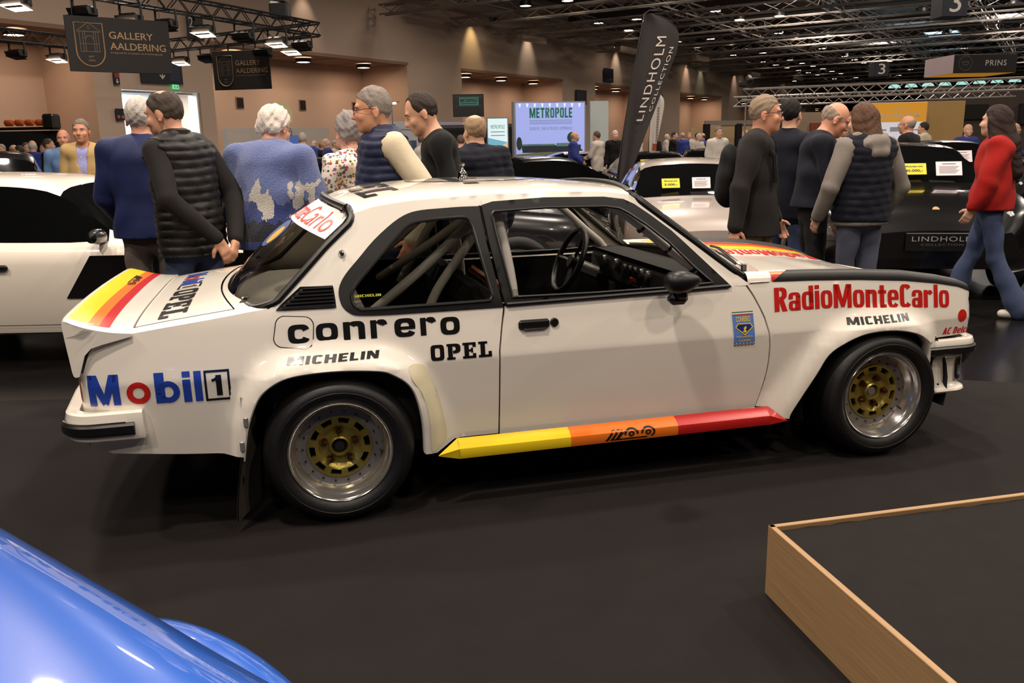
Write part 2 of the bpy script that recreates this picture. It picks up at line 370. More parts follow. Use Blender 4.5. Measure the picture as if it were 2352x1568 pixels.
for sd in (-1, 1):
    qp = panel('quarter_panel', QUARTER, side=sd)
    dp = panel('door', DOOR, side=sd)
    fp = panel('fender', FENDER, side=sd)
    if sd < 0: QP, DP, FP = qp, dp, fp
    # rail over the door and windscreen pillar
    APIL = [(.652,1.2865),(.652,1.2465),(.702,1.260),(.931,1.269),(1.199,1.263),(1.290,1.250),(1.335,1.229),(1.400,1.183),(1.491,1.112),(1.620,.985),(1.748,.857),(1.818,.858),(1.845,.866),(1.822,.874),(1.70,.968),(1.512,1.118),(1.345,1.250),(1.319,1.268)]+RAIL[4:6][::-1]
    panel('windscreen_pillar', APIL, side=sd, flange=.02)
    # black window frames
    fr = panel('quarter_window_frame', Q_WIN_OUT+[(.700,.836),(.688,.90),(.655,1.10),(.641,1.2465)], [Q_WIN_IN], mats=BLACKT, side=sd, e=.004, flange=.022, step=.022)
    D_FR = [(.712,.837),(.699,.90),(.668,1.10),(.652,1.246),(.702,1.2595),(.931,1.2685),(1.199,1.2625),(1.290,1.2495),(1.335,1.228),(1.400,1.182),(1.491,1.111),(1.620,.984),(1.747,.858)]
    D_IN = [(.742,.874),(.728,.96),(.700,1.13),(.692,1.208),(.702,1.219),(.931,1.227),(1.199,1.222),(1.262,1.212),(1.300,1.192),(1.380,1.137),(1.470,1.062),(1.580,.948),(1.655,.880),(1.45,.872),(1.1,.870)]
    df = panel('door_window_frame', D_FR, [D_IN], mats=BLACKT, side=sd, e=.005, flange=.024, step=.022)
    if sd < 0: QF, DF = fr, df
    for (loop, nm, ee) in ((Q_WIN_IN, 'quarter_window_glass', -.008), ([(.742,.870),(.735,.90),(.98,.905),(1.216,.901),(1.290,.893),(1.335,.880),(1.355,.868),(1.1,.866)], 'door_glass', -.02)):
        panel(nm, loop, mats=GLASS, side=sd, e=ee, flange=0, step=.05)
# raised inner beads of the window rubbers
for loop, e, r in ((Q_WIN_IN, .006, .007), (D_IN, .006, .006)):
    lp = densify(loop, .02); MB().tube([S(a, b, e) for a, b in lp], r, 6, closed=True).build('window_seal', RUBBER, QF if loop is Q_WIN_IN else DF)
MB().tube([S(a, b, .006) for a, b in densify([(.715,.846),(1.1,.851),(1.45,.856),(1.735,.862)], .05, False)], .009, 6).build('sill_strip', SATIN, DF)
# triangular blank at the front corner of the door window
panel('quarter_light', [(1.555,.884),(1.600,.930),(1.650,.880)], mats=SATIN, e=-.012, flange=0, parent=DF, step=.03)
# ---- roof
def interp(x, xs, ys): return float(np.interp(x, xs, ys))
_rx = [p[0] for p in RAIL]; _rz = [p[1] for p in RAIL]
def roof_pt(s, t, e=0.):
    # s: -1..1 across (near side negative), t: 0 rear .. 1 front
    a = abs(s); xr = .122-.078*(1-a**2.2); xf = 1.319+.07*(1-a**2)
    x = xr+(xf-xr)*t
    xe = .122+(1.319-.122)*t
    zr = interp(xe, _rx, _rz); wr = float(car_w(xe, zr))
    zc = float(np.interp(t, [0, .06, .13, .25, .4, .55, .72, .88, 1], [1.266, 1.295, 1.313, 1.327, 1.336, 1.336, 1.331, 1.314, 1.296]))
    th = math.asin(min(1, a)); n = 2.5
    y = wr*a; z = zr+(zc-zr)*(max(0., 1-a**n))**(1/1.9)
    return (x, math.copysign(y, s) if s else 0., z+e)
ss = [math.sin(v) for v in np.linspace(-PI/2, PI/2, 41)]
rg = MB().grid(roof_pt, ss, list(np.linspace(0, .08, 4))+list(np.linspace(.12, 1, 22))); rg.f = [f[::-1] for f in rg.f]
ROOF = rg.build('roof_panel', PAINT, rally, ang=60)
# ---- windscreen and rear window
def rear_glass(u, v, e=0.):
    # u -1..1 across, v 0 top .. 1 bottom
    ex, ez = np.interp(v, [0, .06, .12, .35, .6, .88, 1], [.116, .120, .106, .004, -.088, -.197, -.262]), np.interp(v, [0, .06, .12, .35, .6, .88, 1], [1.245, 1.215, 1.190, 1.103, 1.013, .907, .880])
    ey = float(car_w(ex, ez))-.006
    cx, cz = .040-.478*v-.02*math.sin(PI*v), 1.267-.400*v+.035*math.sin(PI*v)
    a = abs(u)**2.2
    n = Vector((-.62, 0, .78))
    p = Vector((cx+(ex-cx)*a, ey*u, cz+(ez-cz)*a))+n*e
    return tuple(p)
def front_glass(u, v, e=0.):
    # v 0 top .. 1 bottom
    ex, ez = np.interp(v, [0, .5, 1], [1.322, 1.540, 1.828]), np.interp(v, [0, .5, 1], [1.266, 1.096, .872])
    ey = float(car_w(ex, ez))-.006
    cx, cz = 1.390+.53*v+.01*math.sin(PI*v), 1.296-.386*v+.035*math.sin(PI*v)
    a = abs(u)**2.2; n = Vector((.6, 0, .8))
    return tuple(Vector((cx+(ex-cx)*a, ey*u, cz+(ez-cz)*a))+n*e)
for fn, nm in ((rear_glass, 'rear_window'), (front_glass, 'windscreen')):
    g = MB().grid(fn, list(np.linspace(-1, 1, 25)), list(np.linspace(0, 1, 13))).build(nm, GLASS, rally, ang=0)
    per = []; rc_ = .13
    for (cu, cv, a0) in ((1-rc_*.55, rc_, 270), (1-rc_*.55, 1-rc_, 0), (-1+rc_*.55, 1-rc_, 90), (-1+rc_*.55, rc_, 180)):
        for k in range(7):
            a = math.radians(a0+k*15); per.append((cu+rc_*.55*math.cos(a), cv+rc_*math.sin(a)))
    per = densify(per, .05)
    sl = MB().tube([fn(a, b, .006) for a, b in per], .0165, 8, closed=True).build('window_rubber', RUBBER, g)
    if fn is rear_glass: RWG, RPER = g, per
    else:
        WSG = g; MB().tube([fn(a, b, .020) for a, b in per], .0045, 6, closed=True).build('chrome_bead', CHROME, g)
# steel clips holding the screens
for q in ((-.93, .03, rear_glass, RWG), (-.80, .975, rear_glass, RWG), (-.96, .02, front_glass, WSG), (-.95, .985, front_glass, WSG), (.93, .03, rear_glass, RWG)):
    p = Vector(q[2](q[0], q[1], .022)); p2 = Vector(q[2](q[0]*.97, q[1]+(.05 if q[1] < .5 else -.05), .02)); d = (p2-p).normalized()
    M = d.to_track_quat('X', 'Z').to_matrix()
    MB().box((0, 0, 0), (.045, .028, .004), bev=.002).box((.012, 0, .006), (.008, .028, .008)).box((-.018, 0, .005), (.010, .010, .008), bev=.003).xform(Matrix.Translation(p) @ M.to_4x4()).build('screen_clip', CHROME, q[3])
# ---- rear deck
def zs_r(x): return interp(x, [-.95, -.736, -.60, -.376, -.30, -.235], [.800, .825, .843, .870, .880, .886])
def deck(x, y, e=0.):
    z0 = zs_r(x); w0 = float(car_w(x, z0)); a = min(1, abs(y)/w0)
    return (x, y, z0+.034*(1-a**3.2)**.6+e)
LIDX = lambda y: (-.455+.085*(abs(y)/.70)**2, -.732)
m = MB(); ys = list(np.linspace(-.700, .700, 29))
m.grid(lambda t, y: deck(LIDX(y)[0]+(LIDX(y)[1]-LIDX(y)[0])*t, y), list(np.linspace(0, 1, 10)), ys)
LID = m.build('boot_lid', PAINT, rally, ang=60)
m = MB()   # panel between the rear window and the lid
m.grid(lambda t, y: deck((-.425+.17*(abs(y)/.76)**2.4)*(1-t)+(LIDX(y)[0]+.008)*t, y, -.003), list(np.linspace(0, 1, 5)), list(np.linspace(-.76, .76, 33)))
for sd in (-1, 1):  # shoulders beside the lid
    m.grid(lambda x, t: (lambda w0: deck(x, sd*(w0+(.708-w0)*t)))(float(car_w(x, zs_r(x)))-.0005), list(np.linspace(-.24, -.736, 20)), list(np.linspace(0, 1, 7)))
m.box((-.5, 0, .80), (.5, 1.42, .02), mi=1)
m.build('rear_deck', [PAINT, WELL], rally, ang=60)
# ---- boot spoiler
SPO = [(-.736,.820),(-.737,.832),(-.80,.8405),(-.85,.853),(-.90,.870),(-.94,.886),(-.962,.893),(-.976,.890),(-.982,.877),(-.978,.82),(-.968,.74),(-.958,.676),(-.934,.676),(-.905,.757),(-.880,.782),(-.844,.793)]
spl = []
for i in range(6): pass
SPO = [SPO[0]]+catmull(SPO[1:13], 4)+SPO[13:]
yy = [-.772, -.768, -.758, -.735]+list(np.linspace(-.70, .70, 21))+[.735, .758, .768, .772]
m = MB(); K = len(SPO); v = []; f = []; fm = []
for y in yy:
    a = abs(y); bow = -.025*(1-(a/.772)**2); sh = max(0, (a-.72)/.052); k = 1-.10*sh**2
    for x, z in SPO:
        xx = x+bow*max(0, min(1, (-.74-x)/.15)); zz = .80+(z-.80)*(k if z > .80 else 1)+(.034*(1-min(1, a/.772)**3.2)**.6*max(0, min(1, (x+.93)/.19)) if z > .80 else 0)
        yb = y
        if x < -.90: yb = math.copysign(a-(.05*(( -.90-x)/.08)**2)*sstep(.6, .772, a), y)
        v.append((xx, yb, zz))
for i in range(len(yy)-1):
    for k in range(K):
        j = (k+1) % K; f.append((i*K+k, i*K+j, (i+1)*K+j, (i+1)*K+k))
        xm = (SPO[k][0]+SPO[j][0])/2; zm = (SPO[k][1]+SPO[j][1])/2
        top = zm > .832 and xm > -.962
        ym = abs(yy[i]+yy[i+1])/2
        fm.append(0 if not top or ym > .738 else 1 if -.957 < xm < -.893 else 2 if -.893 <= xm < -.853 else 3 if -.853 <= xm < -.812 else 0)
f += [tuple(range(K))[::-1], tuple(range((len(yy)-1)*K, len(yy)*K))]; fm += [0, 0]
f = [q[::-1] for q in f]
SPOIL = mobj('boot_spoiler', v, f, [PAINT, YEL, ORG, RED2], rally, fmat=fm, ang=38)
# ---- tail panel, lamps, plate
m = MB().grid(lambda u, z: (-.954-.032*(1-u**4), u*(float(car_w(-.954, z))-.0005), z), list(np.linspace(-1, 1, 25)), list(np.linspace(.36, .80, 12)))
m.build('tail_panel', PAINT, rally)
for sd in (-1, 1):
    m = MB().grid(lambda y, z: (-.958-.032*(1-(y/.68)**4), sd*y, z), list(np.linspace(.40, .665, 10)), [.56, .60, .64, .668], 0)
    m.grid(lambda x, z: (x, sd*(float(car_w(x, z))+.002), z), [-.954, -.951, -.947, -.943], [.565, .60, .64, .665], 1)
    m.build('tail_lamp', [mat('red_lens', (150, 14, 12), .15, coat=.8), mat('amber_lens', (205, 96, 20), .15, coat=.8)], rally)
MB().box((-1.0, 0, .50), (.012, .52, .11), bev=.004).build('number_plate', WHITEP, rally)
# ---- swept bumpers
def sweep(path, sect, m, name, parent=rally, mi=None, cap=True, bottom_taper=None):
    P = [Vector((a, b, 0)) for a, b in path]; v = []; f = []; N = len(P); K = len(sect)
    for i in range(N):
        t = (P[min(i+1, N-1)]-P[max(i-1, 0)]).normalized(); n = Vector((t.y, -t.x, 0))
        for d, z in sect: v.append(tuple(P[i]+n*d+Vector((0, 0, z))))
    for i in range(N-1):
        for k in range(K): j = (k+1) % K; f.append((i*K+k, i*K+j, (i+1)*K+j, (i+1)*K+k))
    if cap: f += [tuple(range(K))[::-1], tuple(range((N-1)*K, N*K))]
    return mobj(name, v, f, m, parent, ang=35)
def bump_path(xs, xc, yw, bow, back):
    # near side from xs to the corner, round the end, along to the far side
    pts = [(xs, -yw), (xs+(xc-xs)*.35, -yw)]
    sg = 1 if xc > xs else -1
    r = .085
    cx, cy = xc-sg*r, -yw+r
    for k in range(9):
        a = PI/2*k/8; pts.append((cx+sg*r*math.sin(a), cy-r*math.cos(a)))
    pts += [(xc+sg*bow*.6, -yw*.5), (xc+sg*bow, 0)]
    full = densify(pts, .03, False); return full+[(x, -y) for x, y in full[::-1][1:]]
rp = bump_path(-.725, -.975, .775, .05, 0)[::-1]
RB = sweep(rp, [(-.01,.535),(.028,.540),(.038,.533),(.042,.510),(.042,.447),(.038,.432),(.028,.426),(-.01,.43)], PAINT, 'rear_bumper')
sweep(rp[1:-1], [(.036,.500),(.052,.499),(.060,.490),(.060,.461),(.052,.453),(.036,.452)], RUBBER, 'rubber_strip', RB)
sweep(rp[2:-2], [(.05,.505),(.054,.506),(.054,.501),(.05,.501)], CHROME, 'bright_bead', RB)
fpth = bump_path(2.79, 3.075, .772, .075, 0)
FB = sweep(fpth, [(-.02,.530),(.012,.536),(.028,.530),(.034,.515),(.034,.503),(.026,.500),(-.02,.500)], PAINT, 'front_bumper')
sweep(fpth, [(.0,.500),(.036,.500),(.045,.493),(.045,.467),(.036,.459),(.0,.459)], RUBBER, 'rubber_strip', FB)
fp2 = bump_path(2.845, 3.04, .772, .07, 0)
AD = sweep(fp2, [(.0,.459),(.024,.459),(.026,.452),(.010,.440),(.002,.425),(-.004,.36),(-.004,.315),(.006,.298),(.030,.285),(.034,.276),(.026,.266),(-.02,.262)], PAINT, 'air_dam')
MB().lathe([(.0, -.776), (.006, -.776), (.006, -.74)], 10, (2.885, 0, .305)).build('dam_bolt', DARK, AD)
decal('race_number', join2d(ring2d(3.026, .385, .034, .062, .014, .042, 4.)), lambda a, b: (a-.02, -(.776-(.085-math.sqrt(max(0, .085**2-max(0, a-.02-2.97)**2)))), b), BLK, AD, step=.006)
for y in (-.62, .62): MB().lathe([(0, .11), (.05, .10), (.075, .05), (.078, .02), (.07, 0), (0, 0)], 20, (3.06, y, .42), 'x').build('fog_lamp', BLK, AD)
# ---- front face
m = MB().grid(lambda y, z: (3.035+.085*(1-(y/.73)**2)-(.012 if z > .73 else 0), y, z), list(np.linspace(-.69, .69, 23)), [.53, .60, .68, .72, .742])
FACE = m.build('nose_panel', PAINT, rally)
MB().grid(lambda y, z: (3.042+.085*(1-(y/.73)**2), y, z), list(np.linspace(-.42, .42, 15)), [.585, .66, .735]).build('grille', DARK, FACE)
for z in (.605, .635, .665, .695, .72): MB().tube([(3.046+.085*(1-(y/.73)**2), y, z) for y in np.linspace(-.42, .42, 9)], .006, 6).build('grille_bar', BLACKT, FACE)
for sd in (-1, 1): MB().grid(lambda y, z: (3.043+.085*(1-(y/.73)**2), sd*y, z), list(np.linspace(.44, .67, 8)), [.59, .66, .73]).build('headlamp', mat('lamp_lens', (200, 200, 195), .08, .3, coat=1), FACE)
# ---- fender crowns with black stripe, bonnet, scuttle
def zs_f(x): return interp(x, [1.82, 1.94, 2.144, 2.391, 2.648, 2.835, 2.955, 3.040, 3.065], [.866, .865, .860, .849, .830, .805, .782, .752, .735])
def crown(x, t, sd, e=0.):
    z0 = zs_f(x); w0 = float(car_w(x, z0)); a = t*PI*.5
    h = .047*interp(x, [2.6, 3.0], [1, .75])
    if t < .4: a = t/.4*PI*.5; y = w0-.04*(1-math.cos(a)); z = z0+h*math.sin(a)
    else: q_ = (t-.4)/.6; y = w0-.04-.08*q_; z = z0+h-.018*q_
    return (x, sd*(y+e*.7), z+e)
BX = lambda y: 2.068-.13*(abs(y)/.775)**2
for sd in (-1, 1):
    m = MB().grid(lambda x, t: crown(x, t, sd), list(np.linspace(1.828, 3.055, 40)), list(np.linspace(0, 1, 16)))
    if sd > 0: m.f = [q[::-1] for q in m.f]
    cr = m.build('fender_crown', PAINT, rally, ang=50)
    # black stripe with a slanted start
    m = MB().grid(lambda s, t: (lambda o_: crown(1.950+o_+s*(3.052-1.950-o_), t*.97, sd, .0025))(.10*min(1, t*.97/.4)), list(np.linspace(0, 1, 44)), list(np.linspace(0, 1, 16)))
    if sd > 0: m.f = [q[::-1] for q in m.f]
    m.build('black_stripe', SATIN, cr)
    for (t0, t1, mm) in ((.02, .20, RED), (.20, .31, ORG), (.31, 1.0, YEL)):
        mq = MB().grid(lambda s, t: (lambda tt: crown(1.946+s*(.004+.10*min(1, tt/.4)), tt, sd, .0012))(t0+(t1-t0)*t), [0, .5, 1], [0, .5, 1]); mq.build('stripe_end', mm, cr)
def bonnet(x, y, e=0.):
    a = abs(y); xx = min(x, 3.05); zt = zs_f(xx)+.047*interp(xx, [2.6, 3.0], [1, .75])-.018
    dp_ = interp(x, [2.0, 2.5, 2.8, 2.95, 3.05], [.054, .052, .044, .030, .014]); base = zt-dp_+dp_*.556*max(0, min(1, (a-.33)/.16)); b = .007*sstep(.40, .30, a)*sstep(1.98, 2.2, x)*sstep(3.02, 2.7, x)
    z = base+dp_*.444*max(0, min(1, (a-.49)/.165))**1.15+b-.014*max(0, (x-2.95)/.15)**2
    return (x, y, z+e)
m = MB().grid(lambda t, y: (lambda x0, x1: bonnet(x0+(x1-x0)*t, y))(BX(y)+.004, 3.05+.06*(1-(y/.65)**2)), list(np.linspace(0, 1, 26)), list(np.linspace(-.655, .655, 45)))
HOOD = m.build('bonnet', PAINT, rally, ang=50)
m = MB().grid(lambda t, y: (lambda x0, x1: (x0+(x1-x0)*t, y, .870+(.044-.006*t)*(1-(abs(y)/.775)**2.4)))(1.838+.095*(1-(abs(y)/.775)**2), BX(y)-.004), list(np.linspace(0, 1, 5)), list(np.linspace(-.772, .772, 37)))
SCUT = m.build('scuttle', PAINT, rally, ang=50)
m = MB().grid(lambda t, y: (lambda x0, x1: (x0+(x1-x0)*t, y, .8715+(.044-.006*t)*(1-(abs(y)/.775)**2.4)))(1.86+.095*(1-(abs(y)/.775)**2), BX(y)-.006), list(np.linspace(0, 1, 5)), list(np.linspace(-.66, -.40, 10)))
m.build('foil_patch', FOIL, SCUT)
# stripes and lettering on the far side of the bonnet
for (y0, y1, mm) in ((.615, .652, RED2), (.570, .615, ORG), (.500, .570, YEL)):
    for sd in (1,):
        q = MB().grid(lambda x, y: bonnet(x, sd*y, .0015), list(np.linspace(BX(.6)+.008, 3.02, 30)), [y0, (y0+y1)/2, y1]); q.build('bonnet_stripe', mm, HOOD)
decal('bonnet_lettering', fit2d(block('RadioMonteCarlo'), 0, 0, .86, .115), lambda a, b: bonnet(2.955-a, .478-b, .002), RED, HOOD, step=.04)
MB().box((0, 0, 0), (.016, .02, .008), bev=.003).xform(Matrix.Translation(bonnet(2.16, -.2, .004))).build('washer_jet', BLK, HOOD)
# ---- side skirt
sk = []
m = MB()
for i, (xa, xb) in enumerate(((.484, .970), (.970, 1.470), (1.470, 1.925))):
    m.grid(lambda x, t: (x, *[(-.792, .292), (-.822, .281), (-.845, .262), (-.848, .240), (-.842, .218), (-.80, .212)][int(t)]), list(np.linspace(xa, xb, 5)), range(6), mi=i)
m.add([(.392,-.852,.246),(.484,-.792,.292),(.484,-.845,.262),(.484,-.842,.218),(.394,-.846,.240)], [(0, 1, 2), (0, 2, 3, 4)], 0)
m.add([(1.925,-.792,.292),(1.945,-.792,.290),(2.02,-.842,.228),(1.925,-.842,.218),(1.925,-.845,.262)], [(0, 1, 2, 4), (4, 2, 3)], 2)
m.f = [q[::-1] for q in m.f]
SK = m.build('side_skirt', [YEL, ORG, RED2], rally, ang=30)
def skirt_pt(x, t): # t = height on the face
    zz = [.218, .240, .262, .281]; yv = [-.842, -.848, -.845, -.822]
    return (x, interp(t, zz, yv)-.0015, t)
g4 = join2d(poly2d([(0, 0), (.18, .38), (.25, .38), (.07, 0)]), poly2d([(.11, 0), (.29, .38), (.36, .38), (.18, 0)]), poly2d([(.22, 0), (.40, .38), (.47, .30), (.30, 0)]), rects2d((.2, 0, 1.0, .05)),
            ring2d(.62, .2, .17, .2, .12, .145, 2., -10, 190), ring2d(.62, .2, .075, .095, .025, .035), ring2d(1.02, .2, .17, .2, .12, .145, 2., -60, 190), ring2d(1.02, .2, .075, .095, .025, .035))
def g400(x0, z0, x1, z1): return fit2d(g4, x0, z0, x1, z1)
decal('model_number', g400(1.125, .226, 1.36, .274), skirt_pt, BLK, SK, step=.02)
m = MB().grid(lambda x, t: (x, [.792, .822, .845, .842, .80][int(t)], [.292, .281, .262, .218, .212][int(t)]), [.40, 1.2, 2.0], range(5)); m.build('side_skirt', [RED2], rally, ang=30)
# ---- underbody, wells, interior shell
m = MB().box((1.2, 0, .25), (1.5, 1.50, .05)).box((-.62, 0, .38), (.5, 1.36, .05)).box((1.1, 0, .215), (3.2, .7, .03))
m.build('underbody', WELL, rally)
for cx in (0, 2.518):
    for sd in (-1, 1):
        R = .40
        m = MB().grid(lambda a, y: (cx+R*math.cos(a)*(1.0 if cx else .98), sd*y, .30+min(R*math.sin(a), .37)), list(np.linspace(-.25, PI+.25, 21)), [.46, .80])
        m.add([(cx+R*math.cos(a), sd*.46, .30+R*math.sin(a)) for a in np.linspace(0, 2*PI, 20, endpoint=False)], [tuple(range(20))]); m.build('wheel_well', WELL, rally)
# arch lips folded inwards
for A in (RARCH, FARCH):
    for sd in (-1, 1):
        lp = catmull(A[1:-1], 4)
        lp = [p for p in lp if p[1] > (.24 if A is RARCH else .225)]
        v = []; f = []
        for x, z in lp:
            w = float(car_w(x, z)); cx = 0 if A is RARCH else 2.45; dx, dz = cx-x, .30-z; L = math.hypot(dx, dz)
            v += [(x, sd*w, z), (x+dx/L*.006, sd*(w-.004), z+dz/L*.006), (x+dx/L*.006, sd*(w-.05), z+dz/L*.006), (x-dx/L*.03, sd*(w-.11), z-dz/L*.03)]
        for i in range(len(lp)-1):
            for k in range(3): f.append((4*i+k, 4*i+k+1, 4*i+5+k, 4*i+4+k))
        mobj('arch_lip', v, f, PAINT, rally, ang=60)
m = MB()
for sd in (-1, 1):
    m.grid(lambda x, z: (x, sd*(float(car_w(x, z, False))-.055), z), list(np.linspace(-.25, 1.88, 12)), [.28, .45, .6, .75, .845])
    m.grid(lambda x, t: (x, sd*(float(car_w(x, .845, False))-.055+.04*t), .845+.0*t), list(np.linspace(.68, 1.80, 6)), [0, 1])
m.box((.8, 0, .29), (2.1, 1.44, .02)).grid(lambda z, y: (-.25-.0*z, y, z), [.28, .55, .80], [-.70, 0, .70])
m.grid(lambda x, y: (x, y, .80+.0*x), [-.28, 0., .17], [-.70, 0, .70]); m.grid(lambda z, y: (.17+.25*(.8-z), y, z), [.28, .8], [-.70, 0, .70])
INT = m.build('cabin_lining', DARK, rally)
MB().grid(lambda x, y: (x, y, .842+.02*(x+.36)), [-.40, -.1, .14], list(np.linspace(-.69, .69, 5))).build('parcel_shelf', mat('grey_felt', (196, 190, 182), .9), rally)
for sd in (-1, 1): MB().grid(lambda x, t: (x, sd*(float(car_w(x, .845, False))-.012-.05*t), .848-.004*t), list(np.linspace(.70, 1.80, 8)), [0, 1]).build('door_cap', PAINT, rally)
# dashboard
m = MB().box((1.70, 0, .80), (.20, 1.36, .16), bev=.03).grid(lambda x, y: (x, y, .895-.10*(x-1.62)*(x-1.62)*4), list(np.linspace(1.60, 1.90, 5)), list(np.linspace(-.68, .68, 7)))
DASH = m.build('dashboard', DARK, rally)
for k, (y, z, r) in enumerate([(.10, .835, .022), (.03, .835, .022), (-.04, .835, .022), (-.12, .835, .026), (-.20, .835, .026), (.24, .84, .03), (.42, .84, .03)]):
    MB().lathe([(0, -.012), (r, -.012), (r*1.1, 0), (r*1.1, .02)], 16, (1.592, y, z), 'x').build('gauge', mat('gauge_face', (70, 68, 64), .3, coat=.6) if k > 2 else SATIN, DASH)
for k in range(9): MB().tube([(1.60, -.02-.045*k, .765), (1.572, -.02-.045*k, .770)], .0055, 6).build('toggle_switch', CHROME, DASH)
MB().box((1.585, -.03, .79), (.012, .07, .022), bev=.004).build('red_lever', mat('lever_red', (205, 52, 30), .4), DASH)
# steering wheel (left-hand drive)
tilt = Matrix.Translation((1.36, .345, .86)) @ Matrix.Rotation(math.radians(-66), 4, 'Y')
m = MB().tube([(.182*math.cos(a), .182*math.sin(a), 0) for a in np.linspace(0, 2*PI, 40, endpoint=False)], .0165, 10, closed=True)
for a in (PI*.5, PI*1.17, -PI*.17): m.box((0, 0, 0), (.17, .030, .006), Matrix.Rotation(a, 3, 'Z')) if False else m.tube([(.03*math.cos(a), .03*math.sin(a), -.02), (.175*math.cos(a), .175*math.sin(a), 0)], .011, 6)
SW = m.lathe([(0, .0), (.035, .0), (.045, -.02), (.045, -.035)], 20, axis='z').xform(tilt).build('steering_wheel', RUBBER, rally)
MB().tube([(1.36, .345, .855), (1.52, .345, .785)], .034, 14).build('steering_column', ALLOY, SW)
# roll cage
def cage(name, pts, r=.021): return MB().tube(catmull(pts, 6), r, 10).build('cage_tube', CAGE, CG)
CG = MB().tube(catmull([(.80,-.60,.30),(.795,-.595,.82),(.735,-.565,1.19),(.72,-.50,1.245),(.72,0,1.262),(.72,.50,1.245),(.735,.565,1.19),(.795,.595,.82),(.80,.60,.30)], 6), .022, 10).build('roll_cage', CAGE, rally)
for sd in (-1, 1):
    cage('', [(.70, sd*.50, 1.23), (.42, sd*.53, .99), (.16, sd*.57, .80)])
    cage('', [(.72, sd*.52, 1.24), (1.15, sd*.52, 1.235), (1.30, sd*.545, 1.195), (1.56, sd*.60, .985), (1.66, sd*.635, .90), (1.72, sd*.645, .78), (1.74, sd*.65, .40)])
cage('', [(.71, -.42, 1.235), (.54, .02, 1.03), (.32, .50, .80)]); cage('', [(.71, -.52, 1.20), (.57, -.52, 1.02), (.43, -.52, .80), (.40, -.52, .5)]); cage('', [(.71, .42, 1.235), (.56, .42, 1.02), (.42, .42, .78)])
for p in ((1.40, -.565, 1.112), (1.52, -.59, 1.018), (1.63, -.625, .925)):
    MB().tube([Vector(p)+Vector((-.005, 0, .005)), Vector(p)+Vector((.005, 0, -.005))], .0235, 10).build('cable_tie', BLK, CG)
# seats
for sd in (-1, 1):
    m = MB().box((.93, sd*.36, .40), (.48, .46, .16), bev=.05).box((.70, sd*.36, .62), (.16, .48, .56), Matrix.Rotation(math.radians(-14), 3, 'Y'), bev=.06)
    st = m.build('bucket_seat', DARK, rally)
    MB().tube([(.78, sd*.36-.10*sd, .86), (.86, sd*.36-.12*sd, .80), (.95, sd*.36-.1*sd, .60)], .022, 6).build('harness', ORG, st)
# ---- door furniture
m = MB().box((0, 0, 0), (.134, .022, .042), bev=.009)
m.xform(Matrix.Translation(S(.827, .757, .004))).build('door_handle', BLACKT, DP)
MB().box((0, 0, 0), (.100, .004, .005)).xform(Matrix.Translation(S(.83, .741, .013))).build('handle_bead', CHROME, DP)
m = MB().lathe([(0, -.010), (.016, -.010), (.019, -.004), (.019, .01)], 20, S(.917, .759)).build('door_lock', BLK, DP)
MB().lathe([(0, -.014), (.008, -.014), (.016, -.003), (.017, .004)], 16, S(.062, 1.079)).lathe([(0, -.02), (.005, -.02), (.005, -.01)], 10, S(.062, 1.079)).build('kill_switch', CHROME, QP)
# fuel flap
ff = []
for (cx, cz, a0) in ((-.105, .815, 0), (-.180, .822, 90), (-.190, .772, 180), (-.110, .760, 270)):
    for k in range(6): a = math.radians(a0+k*18); ff.append((cx+.033*math.cos(a), cz+.033*math.sin(a)))
def inset(lp, d):
    c = np.mean(lp, 0); return [tuple(c+(np.array(p)-c)*(1-d/np.linalg.norm(np.array(p)-c))) for p in lp]
panel('fuel_flap_gap', inset(ff, -.004), mats=DARK, e=.0008, flange=0, parent=QP, step=.02, rows=())
panel('fuel_flap', ff, mats=PAINT, e=.003, flange=.002, parent=QP, step=.02, rows=())
# louvred vent
LV = [(-.205,.883),(-.109,.960),(.014,.957),(.020,.880)]
VB = panel('vent_grille', LV, mats=BLK, e=.0015, flange=.004, parent=QP, step=.03, rows=())
for k in range(6):
    z = .889+k*.0135; x0 = -.195+(z-.883)*1.25
    MB().box((0, 0, 0), (.018-x0-.004, .014, .004), Matrix.Rotation(math.radians(28), 3, 'X')).xform(Matrix.Translation(S((x0+.016)/2, z, .004))).build('vent_slat', BLACKT, VB)
MB().tube([S(a, b, .004) for a, b in densify(LV, .03)], .004, 6, closed=True).build('vent_rim', BLACKT, VB)
# clear patch on the flare
panel('film_patch', catmull([(.290,.632),(.352,.626),(.385,.565),(.412,.490),(.430,.395),(.440,.318),(.420,.280),(.375,.252),(.368,.300),(.366,.380),(.355,.450),(.335,.520),(.300,.578)], 4, closed=True), mats=TAPE, e=.0012, flange=0, parent=QP, step=.02, rows=())
# mirror
m = MB(); prof = [(0, -.055), (.030, -.05), (.052, -.03), (.060, 0), (.057, .03), (.046, .062), (.028, .092), (.010, .108), (0, .111)]
m.lathe([(r, h) for r, h in prof], 20, axis='x'); m.v = [(a, b*.95, c*.82) for a, b, c in m.v]
MR = m.xform(Matrix.Translation((1.425, -.892, .915))).build('door_mirror', BLACKT, rally)
MB().box((1.458, -.865, .856), (.05, .055, .040), bev=.012).box((1.452, -.845, .835), (.085, .06, .050), bev=.018).build('mirror_foot', BLACKT, MR)
